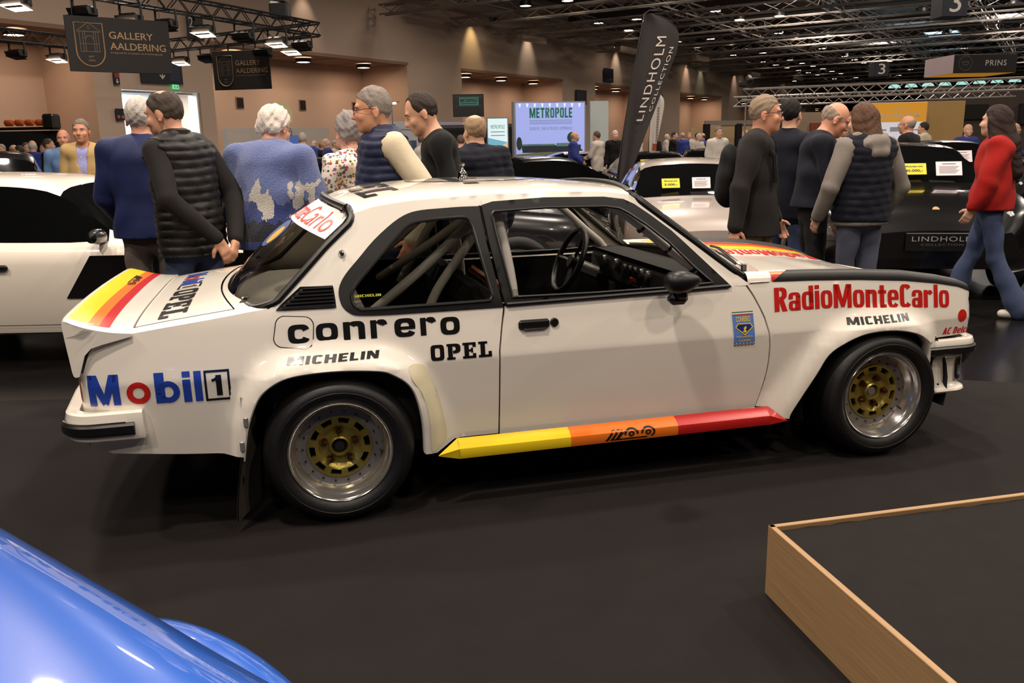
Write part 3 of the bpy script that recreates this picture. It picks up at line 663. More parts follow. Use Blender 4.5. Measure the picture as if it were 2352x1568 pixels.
# wiper
m = MB()
pts = [front_glass(u, v, .03) for u, v in ((-.86, .93), (-.60, .925), (-.30, .92), (.0, .915))]
m.tube(pts, .006, 6).tube([(1.90, -.60, .915), front_glass(-.55, .90, .045), front_glass(-.40, .91, .04)], .007, 6).tube([(1.90, -.60, .89), (1.90, -.60, .925)], .014, 8)
m.build('windscreen_wiper', BLK, rally)
m = MB(); pts = [front_glass(u, v, .03) for u, v in ((.10, .93), (.35, .925), (.65, .92))]
m.tube(pts, .006, 6).tube([(1.93, .15, .915), front_glass(.30, .90, .045), front_glass(.40, .91, .04)], .007, 6); m.build('windscreen_wiper', BLK, rally)
# papers behind the screen
MB().grid(lambda u, v: front_glass(u, v, -.03), [-.72, -.5, -.28], [.80, .86, .92]).build('screen_papers', WHITEP, rally)
# ---- roof print and aerial
def roof_xy(x, y, e=.002):
    t = (x-.06)/1.32; zr = interp(.122+1.197*t, _rx, _rz); w = float(car_w(x, zr)); return roof_pt(max(-1, min(1, y/w)), max(0, min(1, t)), e)
decal('roof_roundel', ring2d(.74, 0, .315, .315, .285, .285, k=64), roof_xy, BLK, ROOF, step=.05)
decal('roof_roundel_blue', join2d(ring2d(.98, -.02, .12, .20, .10, .18, 2., -80, 80)), roof_xy, BLUE, ROOF, step=.05)
decal('roof_number', rects2d((.60, -.30, .66, .20), (.60, .14, .84, .20), (.66, -.08, .76, -.03), (.63, -.40, .70, -.345)), roof_xy, BLK, ROOF, step=.05)
def slab_letters(s):
    G = {'O': [ring2d(.32, .5, .32, .5, .12, .30, 5)], 'P': [rects2d((.06, 0, .28, 1), (0, .0, .40, .14), (0, .86, .3, 1)), ring2d(.30, .69, .36, .31, .13, .13, 3.2, -90, 90)],
         'E': [rects2d((.08, 0, .30, 1), (0, 0, .64, .15), (0, .85, .64, 1), (.48, .0, .64, .30), (.48, .70, .64, 1), (.3, .43, .46, .57), (.40, .34, .50, .66))],
         'L': [rects2d((.10, 0, .32, 1), (0, 0, .64, .15), (0, .85, .44, 1), (.48, 0, .64, .36))]}
    out = []; x = 0
    for ch in s: out += [shift2d(g, x, 0) for g in G[ch]]; x += .76
    return join2d(*out)
decal('roof_lettering', fit2d(slab_letters('OPEL'), 0, 0, .98, .17), lambda a, b: roof_xy(.155+b, .49-a, .002), BLK, ROOF, step=.04)
MB().lathe([(0, .075), (.009, .073), (.012, .066), (.009, .058), (.006, .056), (.008, .046), (.018, .036), (.024, .022), (.026, .004), (.03, 0)], 18, roof_xy(.685, -.10), 'z').build('roof_aerial', mat('dark_chrome', (120, 116, 112), .15, 1.0), ROOF)
# ---- side lettering
def side(a, b): return S(a, b, .0018)
def conrero():
    o = ring2d(.5, .5, .5, .5, .20, .26, 3.2)
    c = join2d(ring2d(.5, .5, .5, .5, .20, .26, 3.2, 28, 332), rects2d((.66, .58, .99, .70))) ; c = ring2d(.5, .5, .5, .5, .20, .26, 3.2, 20, 335)
    n = join2d(rects2d((0, 0, .31, .98), (.69, 0, 1, .62)), ring2d(.60, .62, .40, .38, .09, .12, 2.8, 0, 150))
    r = join2d(rects2d((0, 0, .34, .98)), ring2d(.62, .60, .34, .40, .02, .13, 2.6, 15, 150))
    e = join2d(ring2d(.5, .5, .5, .5, .20, .27, 3.2, -0, 335), rects2d((.24, .40, .99, .56)))
    return [c, o, n, r, e, r, o]
for g, (x0, x1, z0, z1) in zip(conrero(), ((-.170,-.088,.749,.822), (-.063,.022,.749,.820), (.043,.128,.748,.820), (.150,.218,.747,.820), (.245,.330,.744,.818), (.350,.415,.744,.816), (.432,.512,.740,.811))):
    decal('sponsor_letter', fit2d(g, x0, z0, x1, z1), lambda a, b: S(a, b, .0048 if a < -.075 else .0018), BLK, QP, step=.012)
decal('maker_lettering', fit2d(slab_letters('OPEL'), .385, .638, .640, .702), side, BLK, QP, step=.02)
def micheln(): return block('MICHELIN', .10, .10)
decal('tyre_lettering', fit2d(micheln(), -.184, .678, .178, .704), side, BLK, QP, step=.012)
decal('oil_letter', fit2d(block('M'), -.912, .556, -.800, .677), side, BLUE, QP, step=.012)
decal('oil_letter', ring2d(-.733, .600, .043, .044, .021, .022), side, RED, QP, step=.012)
decal('oil_letter', join2d(rects2d((-.673, .555, -.638, .675)), ring2d(-.626, .598, .042, .044, .019, .022)), side, BLUE, QP, step=.012)
decal('oil_letter', rects2d((-.572, .553, -.543, .643), (-.572, .652, -.543, .674)), side, BLUE, QP, step=.012); decal('oil_letter', rects2d((-.530, .553, -.503, .673)), side, BLUE, QP, step=.012)
decal('oil_box', rects2d((-.493, .550, -.399, .559), (-.493, .663, -.399, .672), (-.493, .559, -.485, .663), (-.407, .559, -.399, .663)), side, BLK, QP, step=.012)
decal('oil_box', fit2d(block('1'), -.466, .570, -.430, .652), side, BLK, QP, step=.012)
# door badge
bd = lambda a, b: S(1.741+a*.104+(1-b)*.010, .594+b*.152, .0018); bd2 = lambda a, b: S(1.741+a*.104+(1-b)*.010, .594+b*.152, .003)
BDG = decal('team_badge', rects2d((0, .07, 1, .90)), bd, LBLUE, DP, step=.2)
decal('badge_flag', rects2d((0, .965, 1, 1)), bd, GREEN, DP, step=.2); decal('badge_flag', rects2d((0, .93, 1, .965)), bd, WHITEP, DP, step=.2); decal('badge_flag', rects2d((0, .895, 1, .93)), bd, RED, DP, step=.2)
decal('badge_shield', poly2d([(.14, .54), (.24, .64), (.80, .64), (.90, .54), (.52, .33)]), bd2, mat('navy_print', (26, 44, 120), .4), DP, step=.2)
decal('badge_shield_rim', join2d(poly2d([(.10, .54), (.22, .66), (.24, .63), (.15, .54)]), poly2d([(.22, .66), (.82, .66), (.80, .63), (.24, .63)]), poly2d([(.82, .66), (.94, .54), (.89, .54), (.80, .63)]), poly2d([(.94, .54), (.52, .30), (.52, .34), (.89, .54)]), poly2d([(.10, .54), (.15, .54), (.52, .34), (.52, .30)])), lambda a, b: S(1.741+a*.104+(1-b)*.010, .594+b*.152, .0035), YEL, DP, step=.3)
decal('badge_text', fit2d(text2d('CONRERO', bold=.02), .16, .70, .84, .86), bd2, YEL, DP, step=.3); decal('badge_text', fit2d(text2d('SQUADRA', bold=.02), .12, .225, .90, .29), bd2, YEL, DP, step=.3); decal('badge_text', fit2d(text2d('CORSE', bold=.02), .22, .115, .78, .18), bd2, YEL, DP, step=.3)
decal('badge_crest', poly2d([(.40, .42), (.50, .44), (.48, .52), (.60, .58), (.62, .52), (.56, .47), (.62, .42), (.54, .38)]), lambda a, b: S(1.741+a*.104+(1-b)*.010, .594+b*.152, .004), YEL, DP, step=.3)
decal('badge_check', rects2d((0, 0, 1, .07)), bd, WHITEP, DP, step=.2)
decal('badge_check', rects2d(*[(i/12, j*.0233, (i+1)/12, (j+1)*.0233) for i in range(12) for j in range(3) if (i+j) % 2 == 0]), bd2, BLK, DP, step=0)
# front lettering
decal('radio_lettering', fit2d(block('RadioMonteCarlo', .055), 1.955, .733, 2.898, .840), lambda a, b: S(a, b-.042*max(0, (a-2.2)/.69)**1.3, .0018), RED, FP, step=.02)
decal('tyre_lettering', fit2d(micheln(), 2.310, .655, 2.645, .686), side, BLK, FP, step=.012)
decal('red_dot', disc2d(2.978, .645, .027, ry=.030), side, RED, FP, step=.01)
decal('plug_lettering', fit2d(block('AC Delco', .08, .15), 2.870, .558, 3.042, .592), side, RED, FP, step=.01)
# boot and screen lettering
def lidp(a, b): return deck(b, a, .0025)
decal('boot_lettering', fit2d(slab_letters('OPEL'), 0, 0, .60, .105), lambda a, b: deck(-.655+b+.0*a, -.065-a, .0025), BLK, LID, step=.03)
decal('boot_lettering', join2d(*[shift2d(fit2d(block(c), 0, 0, w_, .10), x_, 0) for c, w_, x_ in (('M', .12, .0), ('b', .08, .24), ('i', .025, .335), ('l', .025, .375))]), lambda a, b: deck(-.655+b, .50-a, .0025), BLUE, LID, step=.03)
decal('boot_lettering', ring2d(.18, .035, .045, .037, .022, .018), lambda a, b: deck(-.655+b, .50-a, .0025), RED, LID, step=.03)
decal('boot_lettering', join2d(rects2d((.41, 0, .52, .009), (.41, .096, .52, .105), (.41, .009, .418, .096), (.512, .009, .52, .096)), fit2d(block('1'), .445, .02, .485, .085)), lambda a, b: deck(-.655+b, .50-a, .0025), BLK, LID, step=.03)
decal('screen_band', rects2d((-.93, .045, .93, .30)), lambda a, b: rear_glass(a, b, .004), WHITEP, RWG, step=.06)
decal('screen_lettering', fit2d(text2d('Radio MonteCarlo', bold=.0), -.86, 0, .86, .19), lambda a, b: rear_glass(-a, .27-b, .006), mat('orange_red_print', (214, 52, 28), .35), RWG, step=.04)
decal('screen_disc', disc2d(-.15, .45, .20, ry=.14), lambda a, b: rear_glass(a, b, .003), mat('disc_blue', (58, 78, 130), .5), RWG, step=.05)
decal('screen_disc', disc2d(-.24, .46, .09, ry=.09), lambda a, b: rear_glass(a, b, .005), mat('disc_ochre', (190, 150, 60), .5), RWG, step=.05)
decal('window_sticker', fit2d(block('MICHELIN', .1), .098, .909, .203, .919), lambda a, b: S(a, b, -.004), mat('lime_print', (186, 186, 40), .4), QF, step=.03)
# spoiler number
def spo_top(a, b): # a along +y -> screen, b along x
    zz = interp(b, [-.962, -.94, -.90, -.85, -.80], [.893, .886, .870, .853, .8405]); return (b-.02, a, zz+.034*(1-min(1, abs(a)/.772)**3.2)**.6*max(0, min(1, (b+.93)/.19))+.003)
decal('model_number', g400(0, 0, .32, .038), lambda a, b: spo_top(.55-a, -.892+b), BLK, SPOIL, step=.02)
# ---- mud flaps
for sd in (-1, 1):
    m = MB().grid(lambda y, z: (-.372-.045*sstep(.50, .05, z)+.006*math.sin(y*14+z*5)+.075*(.83-y)/.23, sd*y, z), list(np.linspace(.60, .83, 6)), list(np.linspace(.045, .56, 8)))
    v0 = list(m.v); m.add([(x+.006, y, z) for x, y, z in v0], [f[::-1] for f in m.f])
    mf = m.build('mud_flap', mat('flap_rubber', (74, 68, 58), .7, var=.15), rally)
    if sd < 0:
        for z, xx in ((.365, -.374), (.465, -.352)): MB().box((xx, -float(car_w(xx, z))-.003, z), (.018, .010, .042), bev=.004).build('flap_bracket', DULL, mf)
# ---- wheels
def make_wheel(lip):
    root = MB().lathe([(.164, .16), (.164, .082), (.170, .060), (.176, .052), (.181, .034), (.188, .026), (.192, .020), (.196, .006), (.200, -.002), (.206, -.006), (.210, -.002), (.210, .012), (.202, .02)], 56).build('wheel', ALLOY, rally, ang=50)
    t = [(.205, .006), (.212, -.004), (.230, -.016), (.252, -.021), (.272, -.016), (.287, .004), (.297, .022), (.302, .040), (.302, .20), (.296, .225), (.27, .245), (.205, .24)]
    MB().lathe(t, 64).build('tyre', TYREM, root, ang=50)
    MB().lathe([(.250, -.0215), (.2515, -.0228), (.253, -.0215)], 64).build('sidewall_ring', TYREM, root)
    MB().lathe([(.167, .078), (.126, .078)], 56).build('rim_ring', DULL, root)
    # gold centre with slots
    out = [(.131*math.cos(a), .131*math.sin(a)) for a in np.linspace(0, 2*PI, 80, endpoint=False)]; holes = []
    for k in range(10):
        a0 = 2*PI*k/10+.12; h = [(.1225*math.cos(a0+q), .1225*math.sin(a0+q)) for q in np.linspace(-.195, .195, 8)]+[(.100*math.cos(a0+q), .100*math.sin(a0+q)) for q in np.linspace(.185, -.185, 8)]
        holes.append(h)
    V, Fc = fill([out]+holes, .012); r = np.hypot(V[:, 0], V[:, 1])
    yv = .072+.018*sstep(.098, .075, r)+.004*sstep(.05, .03, r)
    n = len(V); v = [(a, q, b) for (a, b), q in zip(V, yv)]+[(a, q+.018, b) for (a, b), q in zip(V, yv)]
    f = [tuple(t) for t in Fc]+[tuple(np.array(t[::-1])+n) for t in Fc]
    for lp in [out]+holes:
        b = len(v); Kk = len(lp)
        for a, c in lp: rr = math.hypot(a, c); q = .072+.018*float(sstep(.098, .075, rr)); v += [(a, q, c), (a, q+.018, c)]
        f += [(b+2*i, b+2*((i+1) % Kk), b+2*((i+1) % Kk)+1, b+2*i+1) for i in range(Kk)]
    disc = mobj('wheel_centre', v, f, GOLD, root, ang=35)
    MB().lathe([(.042, .10), (.042, .076), (.036, .070), (.032, .076), (.032, .10)], 28).build('hub_ring', GOLD, root)
    MB().lathe([(0, .080), (.018, .080), (.022, .088), (.031, .092), (.031, .1)], 20).build('hub_cap', DULL if lip else DARK, root)
    for k in range(5):
        a = 2*PI*k/5+PI/2; x, z = .066*math.cos(a), .066*math.sin(a)
        MB().lathe([(0, .058), (.008, .058), (.011, .064), (.011, .1)], 8, (x, 0, z)).lathe([(.017, .082), (.019, .095)], 14, (x, 0, z)).build('wheel_nut', NUT, root)
    for k in range(18):
        a = 2*PI*k/18; x, z = .149*math.cos(a), .149*math.sin(a)
        MB().lathe([(0, .070), (.0030, .070), (.0042, .074), (.0042, .079)], 7, (x, 0, z)).build('rim_bolt', NUT, root)
    MB().lathe([(0, .13), (.16, .13)], 32).build('brake_shield', WELL, root)
    MB().tube([(.163, .074, -.03), (.166, .045, -.035)], .004, 6).build('valve', BLK, root)
    return root
def copy_tree(o, parent=None):
    c = o.copy(); COL.objects.link(c); c.parent = parent
    for ch in list(o.children): copy_tree(ch, c)
    return c
w0 = make_wheel(True); w0.location = (2.518, -.845, .302); w0.rotation_euler = (0, .35, 0)
w1 = make_wheel(False); w1.location = (0, -.845, .302)
for src, x in ((w0, 2.518), (w1, 0)):
    c = copy_tree(src, rally); c.location = (x, .845, .302); c.rotation_euler = (0, 0, PI)
# ---------------------------------------------------------------- exhibition hall
HU = Vector((.53676829, .8437297, 0)); HN = Vector((-.8437297, .53676829, 0)); HP = Vector((-9.7617, 37.35477, 0)); HA = math.atan2(HU.y, HU.x)
def HW(s, n, z): return HP+HU*s+HN*n+Vector((0, 0, z))
WALLM = mat('hall_plaster', (204, 178, 158), .85, var=.05, scale=.35); SOFF = mat('soffit_board', (150, 118, 96), .8, var=.06, scale=.8)
CEILM = mat('ceiling_dark', (92, 84, 78), .9, var=.25, scale=.4); STEEL = mat('truss_steel', (150, 142, 136), .5, .2, var=.1); BTRUSS = mat('truss_black', (22, 20, 19), .5, var=.1)
SILVER = mat('truss_silver', (188, 180, 174), .35, .7, var=.06); NAVYS = mat('sign_navy', (22, 24, 36), .5, var=.05); OFFW = mat('sign_white', (226, 222, 216), .5, var=.02)
BANM = mat('banner_black', (24, 21, 19), .75, var=.08); BRONZE = mat('banner_bronze', (156, 122, 84), .55, var=.05)
LAMPM = mat('lamp_glow', (255, 240, 220), .5, var=0, emit=(255, 232, 205), es=9.); LAMPB = mat('lamp_housing', (20, 19, 18), .5)
FLOODM = mat('flood_glow', (255, 230, 205), .5, var=0, emit=(255, 222, 190), es=8.)
# floor: dark carpet over a glossy hall floor
def quad(name, pts, m, parent=None, **k): return mobj(name, pts, [(0, 1, 2, 3)], m, parent, smooth=False, **k)
def floor_mat():
    m = mat('dark_hall_floor', (20, 18, 18), .22, var=.3, scale=2.2, bump=.03, bscale=6); return m
quad('floor', [(-60, -15, -.006), (90, -15, -.006), (90, 130, -.006), (-60, 130, -.006)], floor_mat(), kind='structure', label='glossy dark floor of the exhibition hall')
CARP = mat('charcoal_carpet', (25, 21, 20), .95, var=.22, scale=5., bump=.12, bscale=120, spec=.2)
mobj('floor_carpet', [(-14, -8, -.004), (12, -8, -.004), (12, 2.6, -.004), (4.2, 4.7, -.004), (2.7, 5.2, -.004), (-14, 5.0, -.004), (-14, -8, 0), (12, -8, 0), (12, 2.6, 0), (4.2, 4.7, 0), (2.7, 5.2, 0), (-14, 5.0, 0)],
     [(6, 7, 8, 9, 10, 11)]+[(i, (i+1) % 6, (i+1) % 6+6, i+6) for i in range(6)], CARP, smooth=False, kind='structure', label='charcoal carpet under the rally car')
# wall with deep bays under soffits
BAYS = [(-19.4, -8.1), (-3.1, 8.9), (13.6, 24.95), (29.75, 40.9), (45.7, 56.5), (61.5, 72.5), (77.5, 88.5), (93.5, 104.5)]
HS, HT, DEP = 5.5, 10.2, 3.0
def wq(m, a, b, z0, z1, n=0.): m.add([HW(a, n, z0), HW(b, n, z0), HW(b, n, z1), HW(a, n, z1)], [(0, 1, 2, 3)])
wl = MB(); wq(wl, -45, 120, HS, HT); prev = -45
for a, b in BAYS:
    if prev < -7 and a > -7:   # pier with the doorway
        wq(wl, -8.1, -7.09, 0, HS); wq(wl, -7.09, -3.77, 3.66, HS); wq(wl, -3.77, -3.1, 0, HS)
    else: wq(wl, prev, a, 0, HS)
    wq(wl, a, b, 0, HS, DEP)
    wl.add([HW(a, 0, 0), HW(a, DEP, 0), HW(a, DEP, HS), HW(a, 0, HS)], [(0, 1, 2, 3)]); wl.add([HW(b, 0, 0), HW(b, DEP, 0), HW(b, DEP, HS), HW(b, 0, HS)], [(0, 1, 2, 3)])
    prev = b
wq(wl, prev, 120, 0, HS)
# door reveal
for s in (-7.09, -3.77): wl.add([HW(s, 0, 0), HW(s, .5, 0), HW(s, .5, 3.66), HW(s, 0, 3.66)], [(0, 1, 2, 3)])
wl.build('wall_back', WALLM, smooth=False, kind='structure', label='beige hall wall with deep lit bays')
for a, b in BAYS:
    m = MB(); m.add([HW(a, 0, HS), HW(b, 0, HS), HW(b, DEP, HS), HW(a, DEP, HS)], [(0, 1, 2, 3)]); m.add([HW(a-.1, -.02, HS-.02), HW(b+.1, -.02, HS-.02), HW(b+.1, -.02, HS+.12), HW(a-.1, -.02, HS+.12)], [(0, 1, 2, 3)])
    for k in range(1, 5):
        s = a+(b-a)*k/5; m.box(HW(s, DEP/2, HS-.01), (.05, DEP, .02), Matrix.Rotation(HA, 3, 'Z'))
    m.build('ceiling_soffit', SOFF, smooth=False, kind='structure')
    for k in range(3):
        s = a+(b-a)*(k+.5)/3
        p = HW(s, 1.1, HS-.06)
        MB().lathe([(.0, -.14), (.30, -.14)], 20, p, 'z', 1).lathe([(.30, -.15), (.34, -.15), (.35, .02)], 20, p, 'z', 0).build('bay_lamp', [LAMPB, LAMPM], label='round lamp under the soffit of a wall bay', cat='lamp', group='lamps under the bay soffits')
        if a < 60: lamp_or_fill(p+Vector((0, 0, -.17)), 40 if a > -5 else 34, .5, (1.0, .66, .44))
# bright corridor behind the doorway
m = MB(); wq(m, -7.8, -2.9, 0, 3.9, 2.6); m.add([HW(-7.8, .5, .0), HW(-2.9, .5, .0), HW(-2.9, 2.6, .0), HW(-7.8, 2.6, .0)], [(0, 1, 2, 3)]); m.add([HW(-7.8, .5, 3.8), HW(-2.9, .5, 3.8), HW(-2.9, 2.6, 3.8), HW(-7.8, 2.6, 3.8)], [(0, 1, 2, 3)])
m.add([HW(-2.9, .5, 0), HW(-2.9, 2.6, 0), HW(-2.9, 2.6, 3.8), HW(-2.9, .5, 3.8)], [(0, 1, 2, 3)]); m.add([HW(-7.8, .5, 0), HW(-7.8, 2.6, 0), HW(-7.8, 2.6, 3.8), HW(-7.8, .5, 3.8)], [(0, 1, 2, 3)])
m.build('wall_corridor', mat('corridor_white', (222, 228, 232), .7), smooth=False, kind='structure')
lamp_or_fill(HW(-5.3, 1.5, 3.7), 240, 1.2, (.85, .95, 1.0))
for k in range(5):
    MB().box(HW(-7.0+k*.75, 2.55, 1.8), (.04, .05, 3.6), Matrix.Rotation(HA, 3, 'Z')).build('trim_%d' % (k+1), OFFW, kind='structure')
m = MB().box(HW(-3.9, .25, 1.83), (.06, .5, 3.66), Matrix.Rotation(HA, 3, 'Z')).box(HW(-5.4, .3, 3.62), (3.3, .1, .08), Matrix.Rotation(HA, 3, 'Z')); m.build('door_1', OFFW, kind='structure')
# ceiling slab and skylights
quad('ceiling', [HW(-45, 0, HT), HW(-45, -75, HT), HW(120, -75, HT), HW(120, 0, HT)], CEILM, kind='structure')
quad('wall_far', [HW(112, 0, 0), HW(112, -75, 0), HW(112, -75, HT), HW(112, 0, HT)], mat('far_wall', (92, 78, 66), .8, var=.1, scale=.3), kind='structure')
SKY = mat('skylight_glow', (190, 215, 225), .5, var=0, emit=(176, 206, 222), es=2.6)
for k, (s, n) in enumerate([(22, -17), (36, -17), (24, -25), (38, -25), (52, -25), (30, -33), (44, -33), (58, -17)]):
    for j in range(3):
        quad('window_%d' % (k*3+j+1), [HW(s+j*1.5, n, HT-.05), HW(s+j*1.5+1.25, n, HT-.05), HW(s+j*1.5+1.25, n-2.6, HT-.05), HW(s+j*1.5, n-2.6, HT-.05)], SKY, kind='structure', label='pale roof light between the ceiling beams')
TEAL = mat('arched_glow', (150, 220, 210), .5, var=0, emit=(165, 222, 214), es=1.0)
for k in range(8):
    c = Vector((30.5+k*1.15, 70-k*.35, 5.25+.02*k)); mobj('window_%d' % (30+k), [c+Vector((.5*math.cos(a), 0, .30*math.sin(a)-(.1 if math.sin(a) < 0 else 0)*0)) for a in np.linspace(0, PI, 14)], [tuple(range(14))], TEAL, smooth=False, kind='structure', label='arched pale green window light far down the hall')
# trusses
def truss(name, p0, p1, size, r, m, pitch, label=None, cat=None, group=None, n=5, br=None, tri=False):
    p0, p1 = Vector(p0), Vector(p1); d = p1-p0; L = d.length; t = d.normalized(); up = Vector((0, 0, 1)); sd = t.cross(up).normalized(); up = sd.cross(t)
    root = empty(name, p0, label=label, cat=cat, group=group); h = size/2
    off = [(-h, -h), (h, -h), (h, h), (-h, h)] if not tri else [(-h, h), (h, h), (0, -h)]
    for a, b in off: MB().tube([sd*a+up*b, d+sd*a+up*b], r, n).build('chord', m, root)
    lat = MB(); K = max(2, int(L/pitch)); br = br or r*.5
    for fi in range(len(off)):
        a0, a1 = off[fi], off[(fi+1) % len(off)]
        for k in range(K):
            e0, e1 = (a0, a1) if k % 2 else (a1, a0)
            lat.tube([t*(L*k/K)+sd*e0[0]+up*e0[1], t*(L*(k+1)/K)+sd*e1[0]+up*e1[1]], br, 3, cap=False)
    lat.build('lattice', m, root, kind='stuff')
    return root
lt = 'grey lattice truss hanging under the hall ceiling'
for k in range(17):
    s = 6.5+5.6*k
    truss('ceiling_truss', HW(s, -.6, 7.75), HW(s, -46, 7.75), .42, .045, STEEL, .9, lt, 'truss', 'ceiling trusses', n=4)
for k, n_ in enumerate((-3.4, -10., -17., -23.5, -29)):
    truss('ceiling_truss', HW(8, n_, 8.5), HW(100, n_, 8.5), .6, .05, STEEL, 2.0, 'long grey truss running along the hall under the ceiling', 'truss', 'long ceiling trusses', n=4)
for k in range(8): # roof beams and pipes
    s = 4+11*k; MB().box(HW(s, -23, 9.4), (.35, 46, .5), Matrix.Rotation(HA, 3, 'Z')).build('roof_beam', CEILM, smooth=False, kind='structure')
    MB().tube([HW(s+3.5, -1, 8.95), HW(s+3.5, -46, 8.95)], .16, 8).build('ceiling_duct', mat('duct_grey', (132, 128, 126), .4, .5), label='round grey duct across the hall ceiling', cat='duct', group='ceiling ducts')
for k in range(7): MB().box(HW(17+9*k, -2.5-1.6*(k % 3), 7.22), (2.6, .34, .3), Matrix.Rotation(HA+.0, 3, 'Z')).build('cable_tray', mat('tray_tin', (150, 136, 124), .4, .7, var=.3, scale=9), label='short tin cable tray below the ceiling trusses', cat='cable tray', group='tin cable trays')
# hall lamps: the whole grid
for n_ in (-1.2, -5.6, -7.9, -12.3, -14.5, -21., -25.4):
    for k in range(20):
        s = 11.2+3.92*k
        if n_ in (-21., -25.4) and (k % 3 != 1 or k > 12): continue
        if n_ == -1.2 and k % 4 != 1: continue
        if n_ == -14.5 and k % 3: continue
        p = HW(s, n_, LAMP_Z); MB().lathe([(0, 0), (.27, 0)], 14, p, 'z', 1).lathe([(.27, -.01), (.30, 0), (.26, .22), (.06, .3)], 14, p, 'z', 0).build('hall_lamp', [LAMPB, LAMPM], label='round warm lamp in the rows under the hall ceiling', cat='lamp', group='hall ceiling lamps')
# wall washers on the upper wall
for s, col, pw_ in ((2, (1., .82, .66), 260), (14.6, (1., .78, .36), 520), (20.6, (1., .88, .74), 420), (33, (1., .86, .7), 380), (47, (1., .72, .58), 420), (50.5, (.85, 1., .75), 160), (60, (1., .8, .66), 300)):
    d = bpy.data.lights.new('wall_spot', 'SPOT'); d.energy = pw_*.45; d.color = col; d.spot_size = 1.0; d.spot_blend = .9; d.shadow_soft_size = .1
    o = bpy.data.objects.new('wall_spot', d); COL.objects.link(o); o.location = HW(s, -.75, 8.6); o.rotation_euler = (Vector(HW(s, 0, 6.2))-o.location).to_track_quat('-Z', 'Y').to_euler()
# ---- signs on and before the wall
def board(name, c, w, h, t, ang, m, **k):
    o = MB().box((0, 0, 0), (w, t, h), bev=.006).build(name, m, smooth=False, **k); o.location = c; o.rotation_euler = (0, 0, ang); return o
def face(o, VF, m, nm='print', y=-.03, **k): return mobj(nm, [(a, y, b) for a, b in VF[0]], VF[1], m, o, smooth=False, **k)
def txt(o, s, x0, z0, x1, z1, m, y=-.03, bold=.0, nm='lettering', sp=1.): return face(o, fit2d(text2d(s, bold=bold, spacing=sp), x0, z0, x1, z1), m, nm, y)
PALE = mat('print_pale', (214, 208, 200), .6)
o = board('hall_sign', HW(-3.8, -.15, 6.0), .72, .85, .05, HA, NAVYS, label='dark hall sign with number 2 and an arrow', cat='sign'); txt(o, '2', -.30, .0, -.10, .38, PALE)
face(o, join2d(rects2d((-.05, -.22, .22, -.19)), poly2d([(-.09, -.205), (.05, -.10), (.08, -.13), (-.02, -.205), (.08, -.28), (.05, -.31)])), PALE)
o = board('hall_sign', HW(-5.45, -.12, 4.35), 1.75, .85, .05, HA, NAVYS, label='wide dark sign with a down arrow over the doorway', cat='sign')
face(o, join2d(rects2d((-.02, -.20, .02, .05)), poly2d([(0, -.28), (.12, -.14), (.09, -.11), (0, -.21), (-.09, -.11), (-.12, -.14)])), PALE); face(o, rects2d((.30, -.30, .75, .35)), mat('sign_blue_map', (34, 42, 64), .5))
o = board('hall_sign', HW(-7.28, -.1, 4.02), .22, .42, .04, HA, NAVYS, label='small red and black escape sign beside the doorway', cat='sign'); face(o, rects2d((-.09, .02, .09, .19)), mat('sign_red', (150, 50, 44), .5)); face(o, poly2d([(0, -.18), (.06, -.1), (.02, -.1), (.02, -.02), (-.02, -.02), (-.02, -.1), (-.06, -.1)]), PALE)
o = board('hall_sign', HW(-7.30, -.1, 2.80), .34, .40, .04, HA, NAVYS, label='square dark sign with two red dots by the doorway', cat='sign')
for x in (-.08, .08): face(o, disc2d(x, -.08, .055, 14), mat('dot_red', (196, 90, 80), .5))
o = board('exit_sign', HW(-4.9, -.1, 3.83), .26, .16, .05, HA, mat('exit_green', (40, 130, 80), .5, emit=(70, 190, 120), es=1.6), label='small lit green escape sign above the doorway', cat='sign'); face(o, rects2d((-.09, -.05, -.02, .05), (.02, -.05, .09, .05)), OFFW)
for s, z, lb in ((31.6, 6.2, 'dark hall sign with arrow high on the wall'), (27.4, 4.55, 'dark blue hall plan sign on the pier')):
    o = board('hall_sign', HW(s, -.12, z), 1.5, .95, .05, HA, NAVYS, label=lb, cat='sign'); face(o, join2d(rects2d((.1, -.3, .5, -.26)), poly2d([(.05, -.28), (.2, -.18), (.2, -.38)])), mat('sign_dim', (110, 108, 112), .6)); face(o, rects2d((-.6, .1, -.3, .3)), mat('sign_blue_map', (34, 42, 64), .5))
for s, z in ((10.4, 3.6), (26.0, 3.6)): o = board('hall_sign', HW(s, -.1, z), .26, .60, .04, HA, NAVYS, label='narrow escape sign on a wall pier beside a bay', cat='sign', group='narrow escape signs'); face(o, rects2d((-.1, .05, .1, .25)), mat('sign_red', (150, 50, 44), .5))
for s, n_ in ((.1, 3), (3.9, 3), (7.6, 3), (-11.2, 3)):
    MB().box(HW(s+.6, n_-.02, 3.55), (.42, .06, .50), Matrix.Rotation(HA, 3, 'Z')).box(HW(s+.6, n_-.06, 3.55), (.34, .03, .42), Matrix.Rotation(HA, 3, 'Z'), mi=1).build('wall_vent', [SOFF, DARK], label='small square vent opening in the bay wall', cat='vent', group='square vents in the bays')
